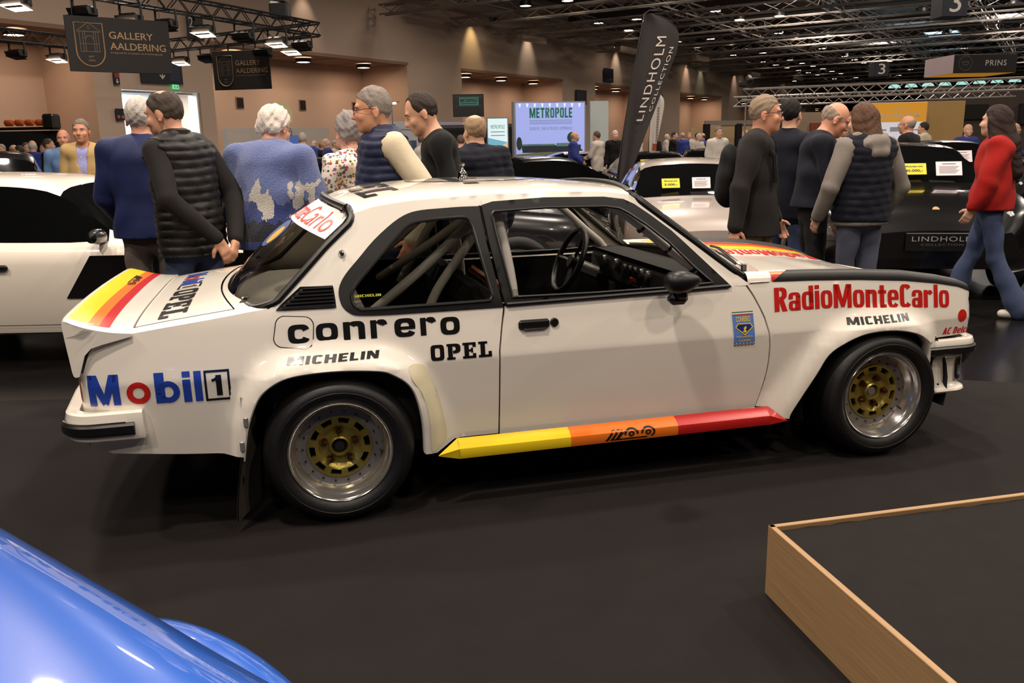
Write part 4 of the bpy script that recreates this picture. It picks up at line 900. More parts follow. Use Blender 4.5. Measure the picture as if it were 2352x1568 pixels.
# ---- black lighting rig with banners
RIG_A, RIG_B, RIG_C = Vector((-4.94, 23.45, 4.5)), Vector((-11.0, 27.0, 4.5)), Vector((-14.6, 20.2, 4.5)); RIG_D = Vector((-8.7, 15.2, 4.5))
for nm, a, b, lb in (('x', RIG_A, RIG_D, 'black truss with floodlights above the nearer dark banner'), ('x', RIG_A, RIG_B, 'black truss with floodlights above the farther dark banner'), ('x', RIG_B, RIG_C, 'black truss running off behind the nearer dark banner'), ):
    truss('lighting_truss', a, b, .30, .028, BTRUSS, .32, lb, 'truss', n=5, br=.014)
MB().box((-5.6, 22.6, 4.85), (.45, .45, .40), bev=.05).lathe([(.16, .0), (.16, .3), (.1, .42)], 12, (-5.6, 22.6, 5.05), 'z').tube([(-5.6, 22.6, 5.4), (-5.6, 22.6, 9.9)], .015, 5).build('chain_hoist', BTRUSS, label='black chain hoist above the corner of the rig', cat='hoist')
def flood(p, on, k):
    r = empty('floodlight', p, -.3, label='lit floodlight with barn doors hanging from the black rig' if on else 'unlit black floodlight hanging from the black rig', cat='lamp', group='lit rig floodlights' if on else 'unlit rig floodlights')
    m = MB().box((0, 0, -.10), (.44, .28, .20), bev=.04).box((-.25, 0, .02), (.02, .05, .30)).box((.25, 0, .02), (.02, .05, .30)).box((0, 0, .17), (.5, .05, .02))
    m.build('housing', BTRUSS, r); MB().add([(-.24, -.20, -.16), (.24, -.20, -.16), (.20, .12, -.24), (-.20, .12, -.24)], [(0, 1, 2, 3)]).build('lens', FLOODM if on else DARK, r, smooth=False)
    MB().box((0, -.17, -.10), (.46, .012, .12), Matrix.Rotation(.5, 3, 'X')).build('barn_door', BTRUSS, r)
FL = [(.0, 0), (.0, 0)]
def along(a, b, t): return a+(b-a)*t+Vector((0, 0, -.33))
for t, on in ((.06, 0), (.17, 1), (.30, 0), (.44, 1), (.56, 0), (.66, 1), (.78, 0), (.93, 1)): flood(along(RIG_A, RIG_D, t), on, t)
for t, on in ((.12, 1), (.27, 0), (.42, 1), (.58, 0), (.74, 1), (.88, 0)): flood(along(RIG_A, RIG_B, t), on, t)
for t, on in ((.35, 1), (.50, 0), (.8, 1)): flood(along(RIG_B, RIG_C, t), on, t)
def banner(c, w, h, ang, label):
    o = board('hanging_banner', c, w, h, .03, ang, BANM, label=label, cat='banner'); y = -.018
    U = lambda x: -w/2+x*w; V = lambda v: -h/2+v*h
    # crest: shield outline with a portico
    sh = [(U(.08), V(.88)), (U(.345), V(.88)), (U(.345), V(.36))]+[(U(.2125)+w*.1325*math.cos(a), V(.36)-h*.26*math.sin(a)) for a in np.linspace(0, PI, 14)]
    mobj('crest', [p for p in MB().tube([(a, y, b) for a, b in sh], .012*w/2, 4, closed=True).v], MB().tube([(a, y, b) for a, b in sh], .012*w/2, 4, closed=True).f, BRONZE, o)
    th = .006
    face(o, join2d(rects2d((U(.10), V(.72), U(.325), V(.735)), (U(.12), V(.36), U(.305), V(.372)), (U(.12), V(.50), U(.305), V(.51)), *[(U(x), V(.37), U(x+th), V(.72)) for x in (.12, .15, .17, .25, .27, .295)]), poly2d([(U(.10), V(.74)), (U(.2125), V(.90)), (U(.325), V(.74)), (U(.315), V(.74)), (U(.2125), V(.88)), (U(.11), V(.74))]), ring2d(U(.2125), V(.80), w*.012, h*.03, w*.008, h*.02, k=12), ring2d(U(.2125), V(.56), w*.042, h*.10, w*.036, h*.085, 2., 0, 180, 12)), mat('crest_bronze', (92, 74, 54), .6), 'crest', y)
    for s, x0, x1, z0, z1, b in (('GALLERY', .40, .83, .62, .75, .006), ('AALDERING', .40, .95, .42, .55, .006), ('EXQUISITE CLASSIC AUTOMOBILES', .40, .91, .345, .375, 0), ('EST', .19, .235, .26, .29, 0), ('1975', .185, .24, .19, .22, 0)): txt(o, s, U(x0), V(z0), U(x1), V(z1), BRONZE, y-.001, b)
    for x in (.08, .92): MB().tube([(U(x), 0, h/2), (U(x), 0, h/2+.6)], .006, 4).build('hanger_wire', BTRUSS, o)
    return o
banner((-7.29, 17.05, 3.46), 1.84, .98, .652, 'larger dark banner with bronze crest and lettering hanging from the rig')
banner((-7.22, 24.45, 3.62), 1.64, 1.02, -.14, 'smaller dark banner with bronze crest hanging farther back')
# ---- metropole stand
LBX = mat('lightbox_blue', (150, 165, 225), .5, var=.03, scale=.6, emit=(150, 162, 228), es=.62)
ang = math.atan2(2.0, 2.26)*.35
o = board('light_box', (1.28, 27.4, 1.62), 2.32, 2.3, .25, ang, mat('box_grey', (150, 150, 156), .5), label='tall blue lit advertising wall with green METROPOLE lettering and a lakeside building', cat='light box')
face(o, rects2d((-1.10, -1.10, 1.12, 1.11)), LBX, 'picture', -.13); y = -.132
G1 = mat('metro_green', (30, 110, 84), .6, emit=(30, 110, 84), es=.3); GREY = mat('metro_grey', (120, 130, 160), .6, emit=(96, 108, 150), es=.3); DKP = mat('picture_dark', (38, 44, 56), .6, emit=(30, 38, 50), es=.25)
face(o, fit2d(block('METROPOLE', .10), -.66, .66, .72, .96), G1, 'lettering', y)
face(o, rects2d((-.66, .58, .72, .595), (-.66, .53, .72, .545), (-.66, .48, .72, .495)), GREY, y=y); txt(o, '30.000 M2  CARS & TRUCKS  EXPERIENCE', -.66, .30, .72, .39, GREY, y)
face(o, rects2d((-.92, -.30, 1.0, -.16), (-.90, -.38, 1.05, -.30)), DKP, 'picture', y); face(o, rects2d((-.95, -.17, .15, -.12), (.2, -.20, .7, -.10)), mat('picture_roof', (90, 130, 120), .6, emit=(80, 120, 118), es=.3), 'picture', y-.001); txt(o, 'METROPOLE', -.72, -.155, -.30, -.125, DKP, y-.002)
[face(o, g_, mat('picture_tree', (40, 60, 48), .7, emit=(34, 50, 44), es=.25), 'picture', y-.002) for g_ in (disc2d(.72, .06, .17, ry=.17), rects2d((.70, -.15, .74, -.1)), disc2d(-1.0, -.10, .09, ry=.2))]
face(o, poly2d([(-1.10, -1.10), (1.12, -1.10), (1.12, -.40), (-.3, -.44), (-1.10, -.52)]), mat('picture_lake', (70, 92, 120), .5, emit=(64, 86, 118), es=.35), 'picture', y-.0005); face(o, poly2d([(-1.1, -.52), (-.3, -.44), (1.12, -.40), (1.12, -.36), (-.3, -.37), (-1.1, -.42)]), mat('picture_bank', (110, 110, 70), .6, emit=(96, 98, 62), es=.3), 'picture', y-.001)
for k in range(9): face(o, poly2d([(-1.0+k*.24, 1.09), (-.93+k*.24, 1.09), (-.95+k*.24, .98), (-.98+k*.24, .98)]), mat('picture_flare', (200, 208, 250), .5, emit=(205, 210, 255), es=.9), 'picture', y)
o = board('wall_display', (3.05, 29.5, 1.9), .62, 1.9, .15, .1, mat('pale_panel', (196, 206, 206), .6), label='plain pale panel standing behind the blue lit wall', cat='panel')
o = board('totem_display', (-.29, 25.2, 1.45), .62, 1.62, .10, .05, mat('totem_edge', (120, 124, 130), .5), label='narrow lit totem display with a coloured map beside the blue wall', cat='display')
face(o, rects2d((-.28, -.78, .28, .78)), mat('totem_glow', (200, 220, 225), .5, emit=(196, 220, 226), es=.75), 'screen', -.055); txt(o, 'METROPOLE', -.20, .50, .20, .60, G1, -.057)
face(o, join2d(rects2d((-.2, .40, .2, .42), (-.2, .30, .2, .32))), GREY, y=-.057)
for c, pts in (((214, 186, 150), [(-.28, -.25), (.28, .12), (.28, -.15), (-.28, -.55)]), ((110, 176, 204), [(-.28, .25), (.28, .12), (-.28, -.22)]), ((90, 120, 190), [(-.10, -.35), (.06, .0), (.12, -.35)]), ((120, 190, 214), [(-.28, -.58), (.28, -.2), (.28, -.45), (-.28, -.70)]), ((210, 190, 120), [(0, -.60), (.28, -.48), (.28, -.70), (.05, -.74)])):
    face(o, poly2d(pts), mat('map_%d_%d' % c[:2], c, .6, emit=c, es=.5), 'screen', -.058)
o = board('screen_sign', (-1.28, 29.2, 2.78), 1.02, .72, .08, .06, BLK, label='black sign board with a dim green METROPOLE panel', cat='sign'); face(o, rects2d((-.30, .0, .34, .26)), mat('dim_green', (58, 100, 92), .6, emit=(44, 90, 82), es=.5), y=-.045); face(o, fit2d(block('METROPOLE', .1), -.26, .11, .30, .21), BLK, 'lettering', -.047); face(o, rects2d((-.25, .05, .28, .07)), BLK, y=-.047)
face(o, rects2d((-.42, .275, .44, .285), (-.42, -.025, .44, -.015)), mat('dim_line', (70, 110, 100), .6), y=-.045)
m = MB().box((0, 0, 1.05), (2.5, 1.2, 2.1)); 
m = MB()
for x in (-1.25, 0, 1.25): m.box((x, 0, 1.05), (.09, .09, 2.1))
m.box((0, 0, 2.1), (2.6, .10, .10)).box((0, .6, 1.05), (2.5, .05, 2.1), mi=1).box((0, .5, .8), (1.1, .3, .6), mi=1)
m.build('stand_shelving', [mat('shelf_grey', (64, 60, 58), .6), DARK], loc=(-.95, 28.3, 0), smooth=False, label='dark shelving frame of the stand beside the blue wall', cat='shelf')
# ---- feather flags
def feather(base, top, w, m, label):
    b, t = Vector(base), Vector(top); root = empty('feather_flag', (b.x, b.y, 0), label=label, cat='flag')
    H = t.z; lean = (t.x-b.x); pts = []; pole = []
    for k in range(25):
        z = .35+(H-.35)*k/24; v = k/24
        x = lean*(v**1.3)*.75; pole.append(Vector((x, 0, z)))
    pole = [Vector((0, 0, 0))]+pole+[Vector((lean*.75+.12*w, 0, H+.05)), Vector((lean*.75+.45*w, 0, H+.04)), Vector((lean*.75+.85*w, 0, H-.15))]
    MB().tube(pole, .012, 6).build('pole', BLK, root)
    g = MB(); rows = []
    for k in range(31):
        v = k/30; z = .55+(H+.0-.55)*v; x0 = lean*(max(0, (z-.35)/(H-.35))**1.3)*.75
        ww = w*(.14+.86*min(1, v/.80)**.9)
        if v > .86: ww *= math.sqrt(max(.02, 1-((v-.86)/.145)**2))
        rows.append((x0, ww, z))
    v_ = []; f_ = []
    for i, (x0, ww, z) in enumerate(rows):
        for j in range(9):
            u = j/8; v_.append((x0+ww*u, .035*math.sin(u*7+z*2.2), z))
    for i in range(30):
        for j in range(8): f_.append((i*9+j, i*9+j+1, i*9+j+10, i*9+j+9))
    n = len(v_); mobj('cloth', v_+[(x, y+.006, z) for x, y, z in v_], f_+[tuple(q+n for q in f[::-1]) for f in f_], m, root)
    MB().box((0, 0, .02), (.5, .5, .04)).build('base', BLK, root)
    return root, rows
fr, rows = feather((1.69, 14, 0), (2.30, 14, 3.42), .62, mat('flag_black', (34, 28, 27), .8, var=.1, scale=5), 'tall black feather flag with vertical white lettering')
def flagmap(a, b): # a up the flag, b across
    z = 1.62+a; k = np.interp(z, [r[2] for r in rows], [r[0] for r in rows]); ww = np.interp(z, [r[2] for r in rows], [r[1] for r in rows]); return (k+ww*(b), -.055, z)
LET = mat('flag_letter', (186, 174, 166), .6)
for s, b0, b1, a0, a1, bo in (('LINDHOLM', .66, .42, .20, 1.46, .0), ('COLLECTION', .88, .78, .34, 1.30, 0)):
    VF = fit2d(text2d(s, bold=bo, spacing=1.15), a0, 0, a1, 1); decal('lettering', VF, lambda a, b: flagmap(a, b0+(b1-b0)*b), LET, fr, step=.1)
fr2, rows = feather((3.72, 23.4, 0), (3.85, 23.4, 2.80), .34, mat('flag_white', (206, 198, 190), .8), 'small white feather flag behind the black one'); flagrows2 = rows
decal('lettering', rects2d(*[(.07*k_, .2, .07*k_+.04, .8) for k_ in range(13)]), lambda a, b: (np.interp(1.5+a, [r[2] for r in rows], [r[0] for r in rows])+.24-.10*b, -.05, 1.5+a), mat('flag_grey', (120, 112, 108), .6), fr2, step=.1)
decal('flag_logo', rects2d((0, 0, .30, 1)), lambda a, b: (np.interp(1.15+a, [r[2] for r in flagrows2], [r[0] for r in flagrows2])+.20-.11*b, -.05, 1.15+a), mat('logo_rust', (150, 62, 40), .6), fr2, step=.1)
# ---- silver truss gantry of the right stand
GL = Vector((6.63, 25, 2.73)); GR = Vector((14.6, 22.6, 2.78))
truss('gantry_truss', GL, GR, .30, .026, SILVER, .34, 'long silver truss gantry over the dark cars', 'truss', n=6, br=.012)
truss('gantry_truss', GL+Vector((.9, 4.5, 0)), GR+Vector((.9, 4.5, 0)), .30, .026, SILVER, .34, 'silver truss gantry farther back over the dark cars', 'truss', n=6, br=.012)
truss('gantry_post', (6.73, 25, 0), (6.73, 25, 2.6), .29, .026, SILVER, .34, 'upright silver truss post at the end of the gantry', 'truss', n=6, br=.012)
MB().box((6.6, 24.9, 3.02), (.22, .22, .16), bev=.04).box((6.75, 24.8, 3.14), (.16, .28, .16), Matrix.Rotation(.5, 3, 'X'), bev=.04).build('spot_lamp', BTRUSS, label='black moving spotlight standing on the silver gantry', cat='lamp')
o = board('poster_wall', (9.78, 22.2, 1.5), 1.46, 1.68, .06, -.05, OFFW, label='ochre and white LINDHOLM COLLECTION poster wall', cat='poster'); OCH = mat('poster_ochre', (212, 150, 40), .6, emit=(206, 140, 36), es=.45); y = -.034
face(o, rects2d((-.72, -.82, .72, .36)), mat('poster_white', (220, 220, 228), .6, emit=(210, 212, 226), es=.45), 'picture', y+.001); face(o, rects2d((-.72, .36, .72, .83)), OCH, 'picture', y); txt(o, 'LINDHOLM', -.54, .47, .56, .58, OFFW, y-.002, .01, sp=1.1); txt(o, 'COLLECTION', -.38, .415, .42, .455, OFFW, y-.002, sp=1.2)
face(o, ring2d(.05, .60, .26, .10, .245, .085, 2., 10, 165, 20), OFFW, 'lettering', y-.002)
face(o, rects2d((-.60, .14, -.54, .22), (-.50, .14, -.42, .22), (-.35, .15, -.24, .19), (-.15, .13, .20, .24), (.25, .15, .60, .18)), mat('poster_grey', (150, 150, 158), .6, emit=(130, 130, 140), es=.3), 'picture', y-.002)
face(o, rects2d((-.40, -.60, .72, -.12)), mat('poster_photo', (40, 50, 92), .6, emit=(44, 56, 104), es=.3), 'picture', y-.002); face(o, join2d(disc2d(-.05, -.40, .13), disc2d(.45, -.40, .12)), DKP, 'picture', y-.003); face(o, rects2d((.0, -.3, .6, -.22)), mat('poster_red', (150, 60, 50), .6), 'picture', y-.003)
board('stand_door', (11.2, 22.9, 1.45), 1.25, 1.85, .05, -.05, mat('door_ochre', (176, 140, 84), .6), label='plain ochre panel beside the poster wall', cat='panel')
# hanging cube sign and number signs
o = MB().box((0, 0, 0), (2.35, 2.0, .64), bev=.01).build('hanging_cube_sign', [mat('cube_dark', (28, 24, 28), .6)], smooth=False, loc=(17.25, 33.3, 4.02), rot=(0, 0, .05), label='hanging box sign with PRINS on its dark side', cat='sign'); txt(o, 'PRINS', .0, -.08, .78, .12, PALE, -1.01, .01, sp=1.15); face(o, ring2d(-.75, .02, .26, .26, .235, .235), mat('cube_line', (96, 84, 84), .6), y=-1.01); face(o, join2d(ring2d(-.75, .04, .13, .10, .10, .07, 2., 180, 360), rects2d((-.9, .05, -.6, .08))), mat('cube_line', (96, 84, 84), .6), y=-1.01)
mobj('side_panel', [(-1.18, 1.0, -.32), (-1.18, -1.0, -.32), (-1.18, -1.0, .32), (-1.18, 1.0, .32)], [(0, 1, 2, 3)], mat('cube_pale', (206, 186, 190), .6), o, smooth=False); mobj('under_panel', [(-1.17, -1, -.325), (1.17, -1, -.325), (1.17, 1, -.325), (-1.17, 1, -.325)], [(0, 1, 2, 3)], OCH, o, smooth=False)
for c, w, h, lb in (((12.72, 26, 5.18), .72, .80, 'larger dark cube sign with number 3 near the roof'), ((17.5, 42, 4.60), .68, .66, 'smaller dark cube sign with number 3 farther off')):
    o = MB().box((0, 0, 0), (w, w, h), bev=.02).build('hall_number_sign', mat('cube_navy', (26, 28, 44), .6), smooth=False, loc=c, label=lb, cat='sign'); txt(o, '3', -.16, -h*.34, .16, h*.36, PALE, -w/2-.004)
# ---- stands along the wall
for k, (s, w_) in enumerate(((1.6, 2.2), (4.2, 2.2), (6.9, 2.4))):
    o = board('product_panel', HW(s, -5.5, 1.55), w_, 1.9, .05, HA*.6, mat('panel_pale_%d' % k, [(196, 200, 206), (176, 168, 190), (206, 202, 206)][k], .6), label=['pale product panel with a blue object, nearest the lamp pole', 'lilac product panel with brown boxes in the middle of three', 'white product panel with an open case, last of three'][k], cat='panel')
    face(o, rects2d((-.5, .0, .1, .45), (.3, -.3, .6, .2)), mat('product_a%d' % k, [(70, 90, 120), (70, 46, 44), (90, 84, 84)][k], .6), 'picture'); face(o, poly2d([(-.8, -.6), (.2, -.55), (.3, -.1), (-.6, -.2)]), mat('product_b%d' % k, [(120, 70, 60), (60, 80, 170), (60, 56, 58)][k], .6), 'picture'); face(o, rects2d((-.3, .6, .4, .66)), mat('panel_line', (150, 146, 150), .6), 'picture')
MB().tube([HW(-.2, -6.5, 0), HW(-.2, -6.5, 3.15)], .03, 6).box(HW(-.2, -6.5, 3.18), (.9, .05, .05), Matrix.Rotation(HA, 3, 'Z')).box(HW(-.6, -6.5, 3.15), (.2, .1, .08), mi=1).box(HW(-.05, -6.5, 3.12), (.14, .1, .06), mi=1).build('lamp_pole', [STEEL, FLOODM], label='slim pole with small stand lamps before the product panels', cat='lamp')
o = board('stand_cabinet', HW(-5.6, -6, 1.1), 3.4, 2.2, .5, HA*.5, mat('cab_white', (176, 166, 156), .6), label='pale stand cabinet below the farther banner', cat='cabinet'); face(o, rects2d((.1, .35, .75, .85)), mat('monitor_blue', (60, 80, 130), .4, emit=(70, 96, 160), es=.6), 'screen', -.26); face(o, rects2d((-1.0, -.6, -.3, .5)), DARK, 'recess', -.26)
o = mobj('round_sign', [(.42*math.cos(a), -.02, .42*math.sin(a) if math.sin(a) > 0 else .0) for a in np.linspace(0, PI, 18)]+[(-.42, -.02, -.25), (.42, -.02, -.25)]+[(.42*math.cos(a), .02, .42*math.sin(a)) for a in np.linspace(0, PI, 18)], [tuple(range(18))+(18, 19)], mat('sign_cream', (206, 196, 150), .6), smooth=False, loc=HW(-5.4, -6, 2.62), label='cream arched sign on top of the stand cabinet', cat='sign')
# dark drape with orange lanterns at the far end of the hall
o = board('dark_booth', (-14.05, 23.4, 1.05), 4.2, 2.1, .4, .15, DARK, label='black draped booth below orange drums', cat='booth')
for k in range(4): MB().lathe([(0, -.1), (.07, -.1), (.085, -.08), (.085, .08), (.07, .1), (0, .1)], 14, axis='x').build('orange_drum', mat('drum_orange', (190, 84, 30), .5), loc=(-13.12+k*.27, 23.3, 2.31), label='orange drum in the row on the black booth', cat='drum', group='orange drums on the booth')
MB().tube([(-15.2, 23.3, 2.16), (-12.0, 23.3, 2.16)], .04, 6).box((-12.0, 23.3, 2.32), (.32, .4, .40), bev=.05).build('booth_rail', SATIN, label='dark rail holding the orange drums', cat='rail')
# far stands to the side of the black flag
m = MB().box((0, 0, 2.35), (4.2, .12, .22), mi=1)
for x in (-2.0, -.3, 1.4): m.box((x, 0, 1.15), (.28, .25, 2.3))
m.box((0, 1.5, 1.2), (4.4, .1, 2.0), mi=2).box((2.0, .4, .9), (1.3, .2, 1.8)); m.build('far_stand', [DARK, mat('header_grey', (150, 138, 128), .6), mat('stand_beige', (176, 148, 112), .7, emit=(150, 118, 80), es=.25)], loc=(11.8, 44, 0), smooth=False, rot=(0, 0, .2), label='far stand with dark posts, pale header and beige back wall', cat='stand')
m = MB().box((0, 0, 1.6), (6, .1, 3.2)).box((-1.5, -.1, 2.3), (1.4, .1, .5), mi=1).box((1.2, -.1, 2.2), (1.8, .1, .7), mi=1).box((2.6, -.12, 1.2), (1.0, .1, 1.5), mi=2); m.build('far_stand', [mat('stand_dim', (72, 60, 54), .8), DARK, mat('stand_rust', (150, 86, 56), .7)], loc=(17.6, 31, 0), smooth=False, label='dim far stand with dark screens behind the black cars', cat='stand')
m = MB().box((0, 0, 1.3), (7, .1, 2.6)).box((-2, -.1, 1.7), (1.2, .1, .9), mi=1).box((.5, -.1, 1.8), (.9, .1, .8), mi=2); m.build('far_stand', [mat('stand_cream', (150, 128, 106), .8), mat('stand_red', (130, 60, 44), .7), OFFW], loc=(15.5, 38, 0), smooth=False, rot=(0, 0, .1), label='cream far stand with framed pictures behind the gantry', cat='stand')
o = mobj('round_logo_sign', MB().lathe([(0, -.03), (.32, -.03), (.34, 0)], 28).v, MB().lathe([(0, -.03), (.32, -.03), (.34, 0)], 28).f, mat('logo_black', (30, 30, 34), .4), loc=(8.05, 27, 1.96), label='round black, blue and white roundel sign', cat='sign')
face(o, join2d(ring2d(0, 0, .2, .2, .002, .002, 2., 0, 90, 8), ring2d(0, 0, .2, .2, .002, .002, 2., 180, 270, 8)), mat('logo_white', (220, 226, 230), .4, emit=(200, 214, 220), es=.6), y=-.035); face(o, join2d(ring2d(0, 0, .2, .2, .002, .002, 2., 90, 180, 8), ring2d(0, 0, .2, .2, .002, .002, 2., 270, 360, 8)), mat('logo_teal', (80, 160, 180), .4, emit=(90, 170, 190), es=.6), y=-.035)
# ---- wooden-edged platform in the foreground
def wood_mat():
    m = mat('ash_plywood', (196, 160, 116), .6, var=0); nt = m.node_tree; b = nt.nodes['Principled BSDF']
    tc = nt.nodes.new('ShaderNodeTexCoord'); mp = nt.nodes.new('ShaderNodeMapping'); mp.inputs['Scale'].default_value = (1.2, 60, 60); nz = nt.nodes.new('ShaderNodeTexNoise'); nz.inputs['Scale'].default_value = 2.2; nz.inputs['Detail'].default_value = 5
    cr = nt.nodes.new('ShaderNodeValToRGB'); cr.color_ramp.elements[0].color = (*lin((128, 98, 64)), 1); cr.color_ramp.elements[1].color = (*lin((172, 138, 96)), 1)
    nt.links.new(tc.outputs['Object'], mp.inputs[0]); nt.links.new(mp.outputs[0], nz.inputs['Vector']); nt.links.new(nz.outputs['Fac'], cr.inputs[0]); nt.links.new(cr.outputs[0], b.inputs['Base Color']); return m
WD = wood_mat()
PC = Vector((.836, 2.624, 0)); e1 = Vector((.975, .223, 0)); e2 = Vector((.19, -.975, 0)); PZ = .247
plat = empty('display_platform', PC, label='low black-topped display platform with pale wooden edge boards', cat='platform')
def prism(poly, z0, z1):
    n = len(poly); return [(*p[:2], z0) for p in poly]+[(*p[:2], z1) for p in poly], [tuple(range(n))[::-1], tuple(range(n, 2*n))]+[(i, (i+1) % n, (i+1) % n+n, i+n) for i in range(n)]
tk = .020
A = Vector((0, 0, 0)); B = e1*2.4; Cc = e2*1.9
for a, d, inn in ((A, e2*1.9, e1), (A, e1*2.4, e2)):
    L = d.length; o = MB().box((L/2, tk/2, PZ/2), (L, tk, PZ), bev=.0015).build('edge_board', WD, plat, smooth=False)
    o.rotation_euler = (0, 0, math.atan2(d.y, d.x)); 
    if inn is e2: o.scale = (1, -1, 1); o.location = (0, 0, 0)
n_ = 60; top = [e1*(tk+.002+2.3*k/n_)+e2*(tk+.003+.003*math.sin(k*1.7)+.002*math.sin(k*4.1)) for k in range(n_+1)]
bot = [e1*(tk+.0015+.0+2.3*k/n_)+e2*1.85 for k in range(n_+1)]
v = [(*p[:2], PZ-.014) for p in top]+[(*p[:2], PZ-.014) for p in bot]
mobj('platform_carpet', v, [(k, k+1, n_+2+k, n_+1+k) for k in range(n_)], mat('platform_felt', (25, 22, 21), .95, var=.25, scale=9, bump=.15, bscale=140, spec=.2), plat, smooth=False)
# ---- blue sports car nose in the near corner
BLU = mat('gloss_blue', (26, 88, 186), .3, coat=1.0, var=.01)
blue = empty('blue_car', (-1.1, .9, 0), label='glossy blue sports car nose in the near corner', cat='car')
bd_ = Vector((.79, -.613, 0)); bn_ = Vector((-.613, -.79, 0))
def bonnet_b(a, b):
    # a along the flank towards the nose, b inwards from the flank
    z = .80-.10*max(0, a-.36)**2
    edge = (1-min(1, b/.22))
    z -= .11*edge**2.4; z += .02*math.sin(min(1, b/1.0)*PI)
    p = Vector((-.652, 1.377, 0))+bd_*(a)+bn_*(b-.035*max(0, a-.25)**2*4*0); p.z = z
    return tuple(p-blue.location)
m = MB().grid(bonnet_b, list(np.linspace(-.85, .75, 34)), [0, .004, .012, .025, .045, .07, .10, .14, .18, .24, .32, .42, .55, .7, .85, 1.0])
def flank(a, t):
    p = Vector(bonnet_b(a, 0)); return tuple(p+Vector((-bn_.x, -bn_.y, 0))*(.035*math.sin(t*PI*.5))+Vector((0, 0, -.45*t)))
m.grid(flank, list(np.linspace(-.85, .75, 34)), list(np.linspace(0, 1, 8))); 
m.build('bonnet', BLU, blue, ang=80)
m = MB(); v = []; f = []
for i in range(25):
    th = PI*i/24
    for j in range(24):
        ph = 2*PI*j/24; v.append((.33*math.cos(th), .12*math.sin(th)*math.cos(ph), .12*math.sin(th)*math.sin(ph)))
for i in range(24):
    for j in range(24): f.append((i*24+j, i*24+(j+1) % 24, (i+1)*24+(j+1) % 24, (i+1)*24+j))
o = mobj('front_wing', v, f, BLU, blue, ang=0); o.location = Vector((-.555, 1.345, .515))-blue.location; o.rotation_euler = (0, .05, math.atan2(bd_.y, bd_.x))
MB().lathe([(.12, -.1), (.30, -.1), (.32, -.07), (.32, .07), (.30, .1), (.12, .1)], 32).xform(Matrix.Translation(Vector((-.62, 1.22, .32))-blue.location) @ Matrix.Rotation(math.atan2(bd_.y, bd_.x), 4, 'Z')).build('wheel', TYREM, blue)
# ---------------------------------------------------------------- other cars in the hall
DGLASS = mat('dark_car_glass', (10, 11, 12), .05, coat=1.0, var=0); BPAINT = mat('gloss_black', (9, 8, 9), .25, coat=1.0, var=0)
SPAINT = mat('silver_paint', (158, 146, 138), .35, 0., coat=1.0, var=.02); RPAINT = mat('gloss_red', (150, 14, 14), .3, coat=1.0, var=0); WPAINT = mat('cream_white', (226, 216, 202), .35, coat=1.0, var=.01)
LENS = mat('lamp_lens', (200, 200, 195), .08, .3, coat=1)
KINDS_ = dict(
    sports=dict(L=4.4, W=.90, H=1.24, zb=.17, sh=[(-1, .66), (-.9, .80), (-.55, .90), (-.1, .86), (.2, .84), (.45, .80), (.8, .70), (.95, .60), (1, .48)], gh=[(-1, .0), (-.86, .02), (-.35, .34), (-.05, .38), (.12, .35), (.46, .03), (1, .0)], wr=.60, ws=(.12, .46), rw=(-.86, -.35), top=1),
    suv=dict(L=4.7, W=.98, H=1.42, zb=.20, sh=[(-1, .85), (-.9, .95), (-.3, .98), (.3, .98), (.48, .97), (.75, .90), (.93, .76), (1, .56)], gh=[(-1, .06), (-.9, .20), (-.6, .36), (0, .40), (.15, .37), (.52, .02), (1, .0)], wr=.66, ws=(.15, .50), rw=(-1, -.86), top=1),
    sedan=dict(L=5.4, W=.97, H=1.55, zb=.22, sh=[(-1, .86), (-.9, .98), (-.3, 1.0), (.25, 1.02), (.6, 1.02), (.92, .98), (1, .80)], gh=[(-1, 0), (-.62, .02), (-.42, .42), (-.05, .50), (.08, .46), (.26, .02), (1, .0)], wr=.66, ws=(.08, .26), rw=(-.62, -.42), top=1),
    open=dict(L=4.3, W=.90, H=1.05, zb=.17, sh=[(-1, .66), (-.9, .80), (-.5, .88), (0, .84), (.3, .84), (.6, .80), (.9, .62), (1, .46)], gh=[(-1, 0), (-.4, .02), (-.2, .10), (0, .02), (.1, .02), (.12, .22), (.34, .02), (1, 0)], wr=.66, ws=(.12, .34), rw=(-9, -9), top=0),
    coupe=dict(L=4.4, W=.86, H=1.32, zb=.20, sh=[(-1, .70), (-.95, .86), (-.5, .90), (.0, .87), (.3, .86), (.75, .80), (.96, .72), (1, .60)], gh=[(-1, 0), (-.75, .02), (-.45, .36), (-.2, .43), (.02, .42), (.14, .38), (.36, .02), (1, 0)], wr=.60, ws=(.14, .36), rw=(-.75, -.45), top=1))
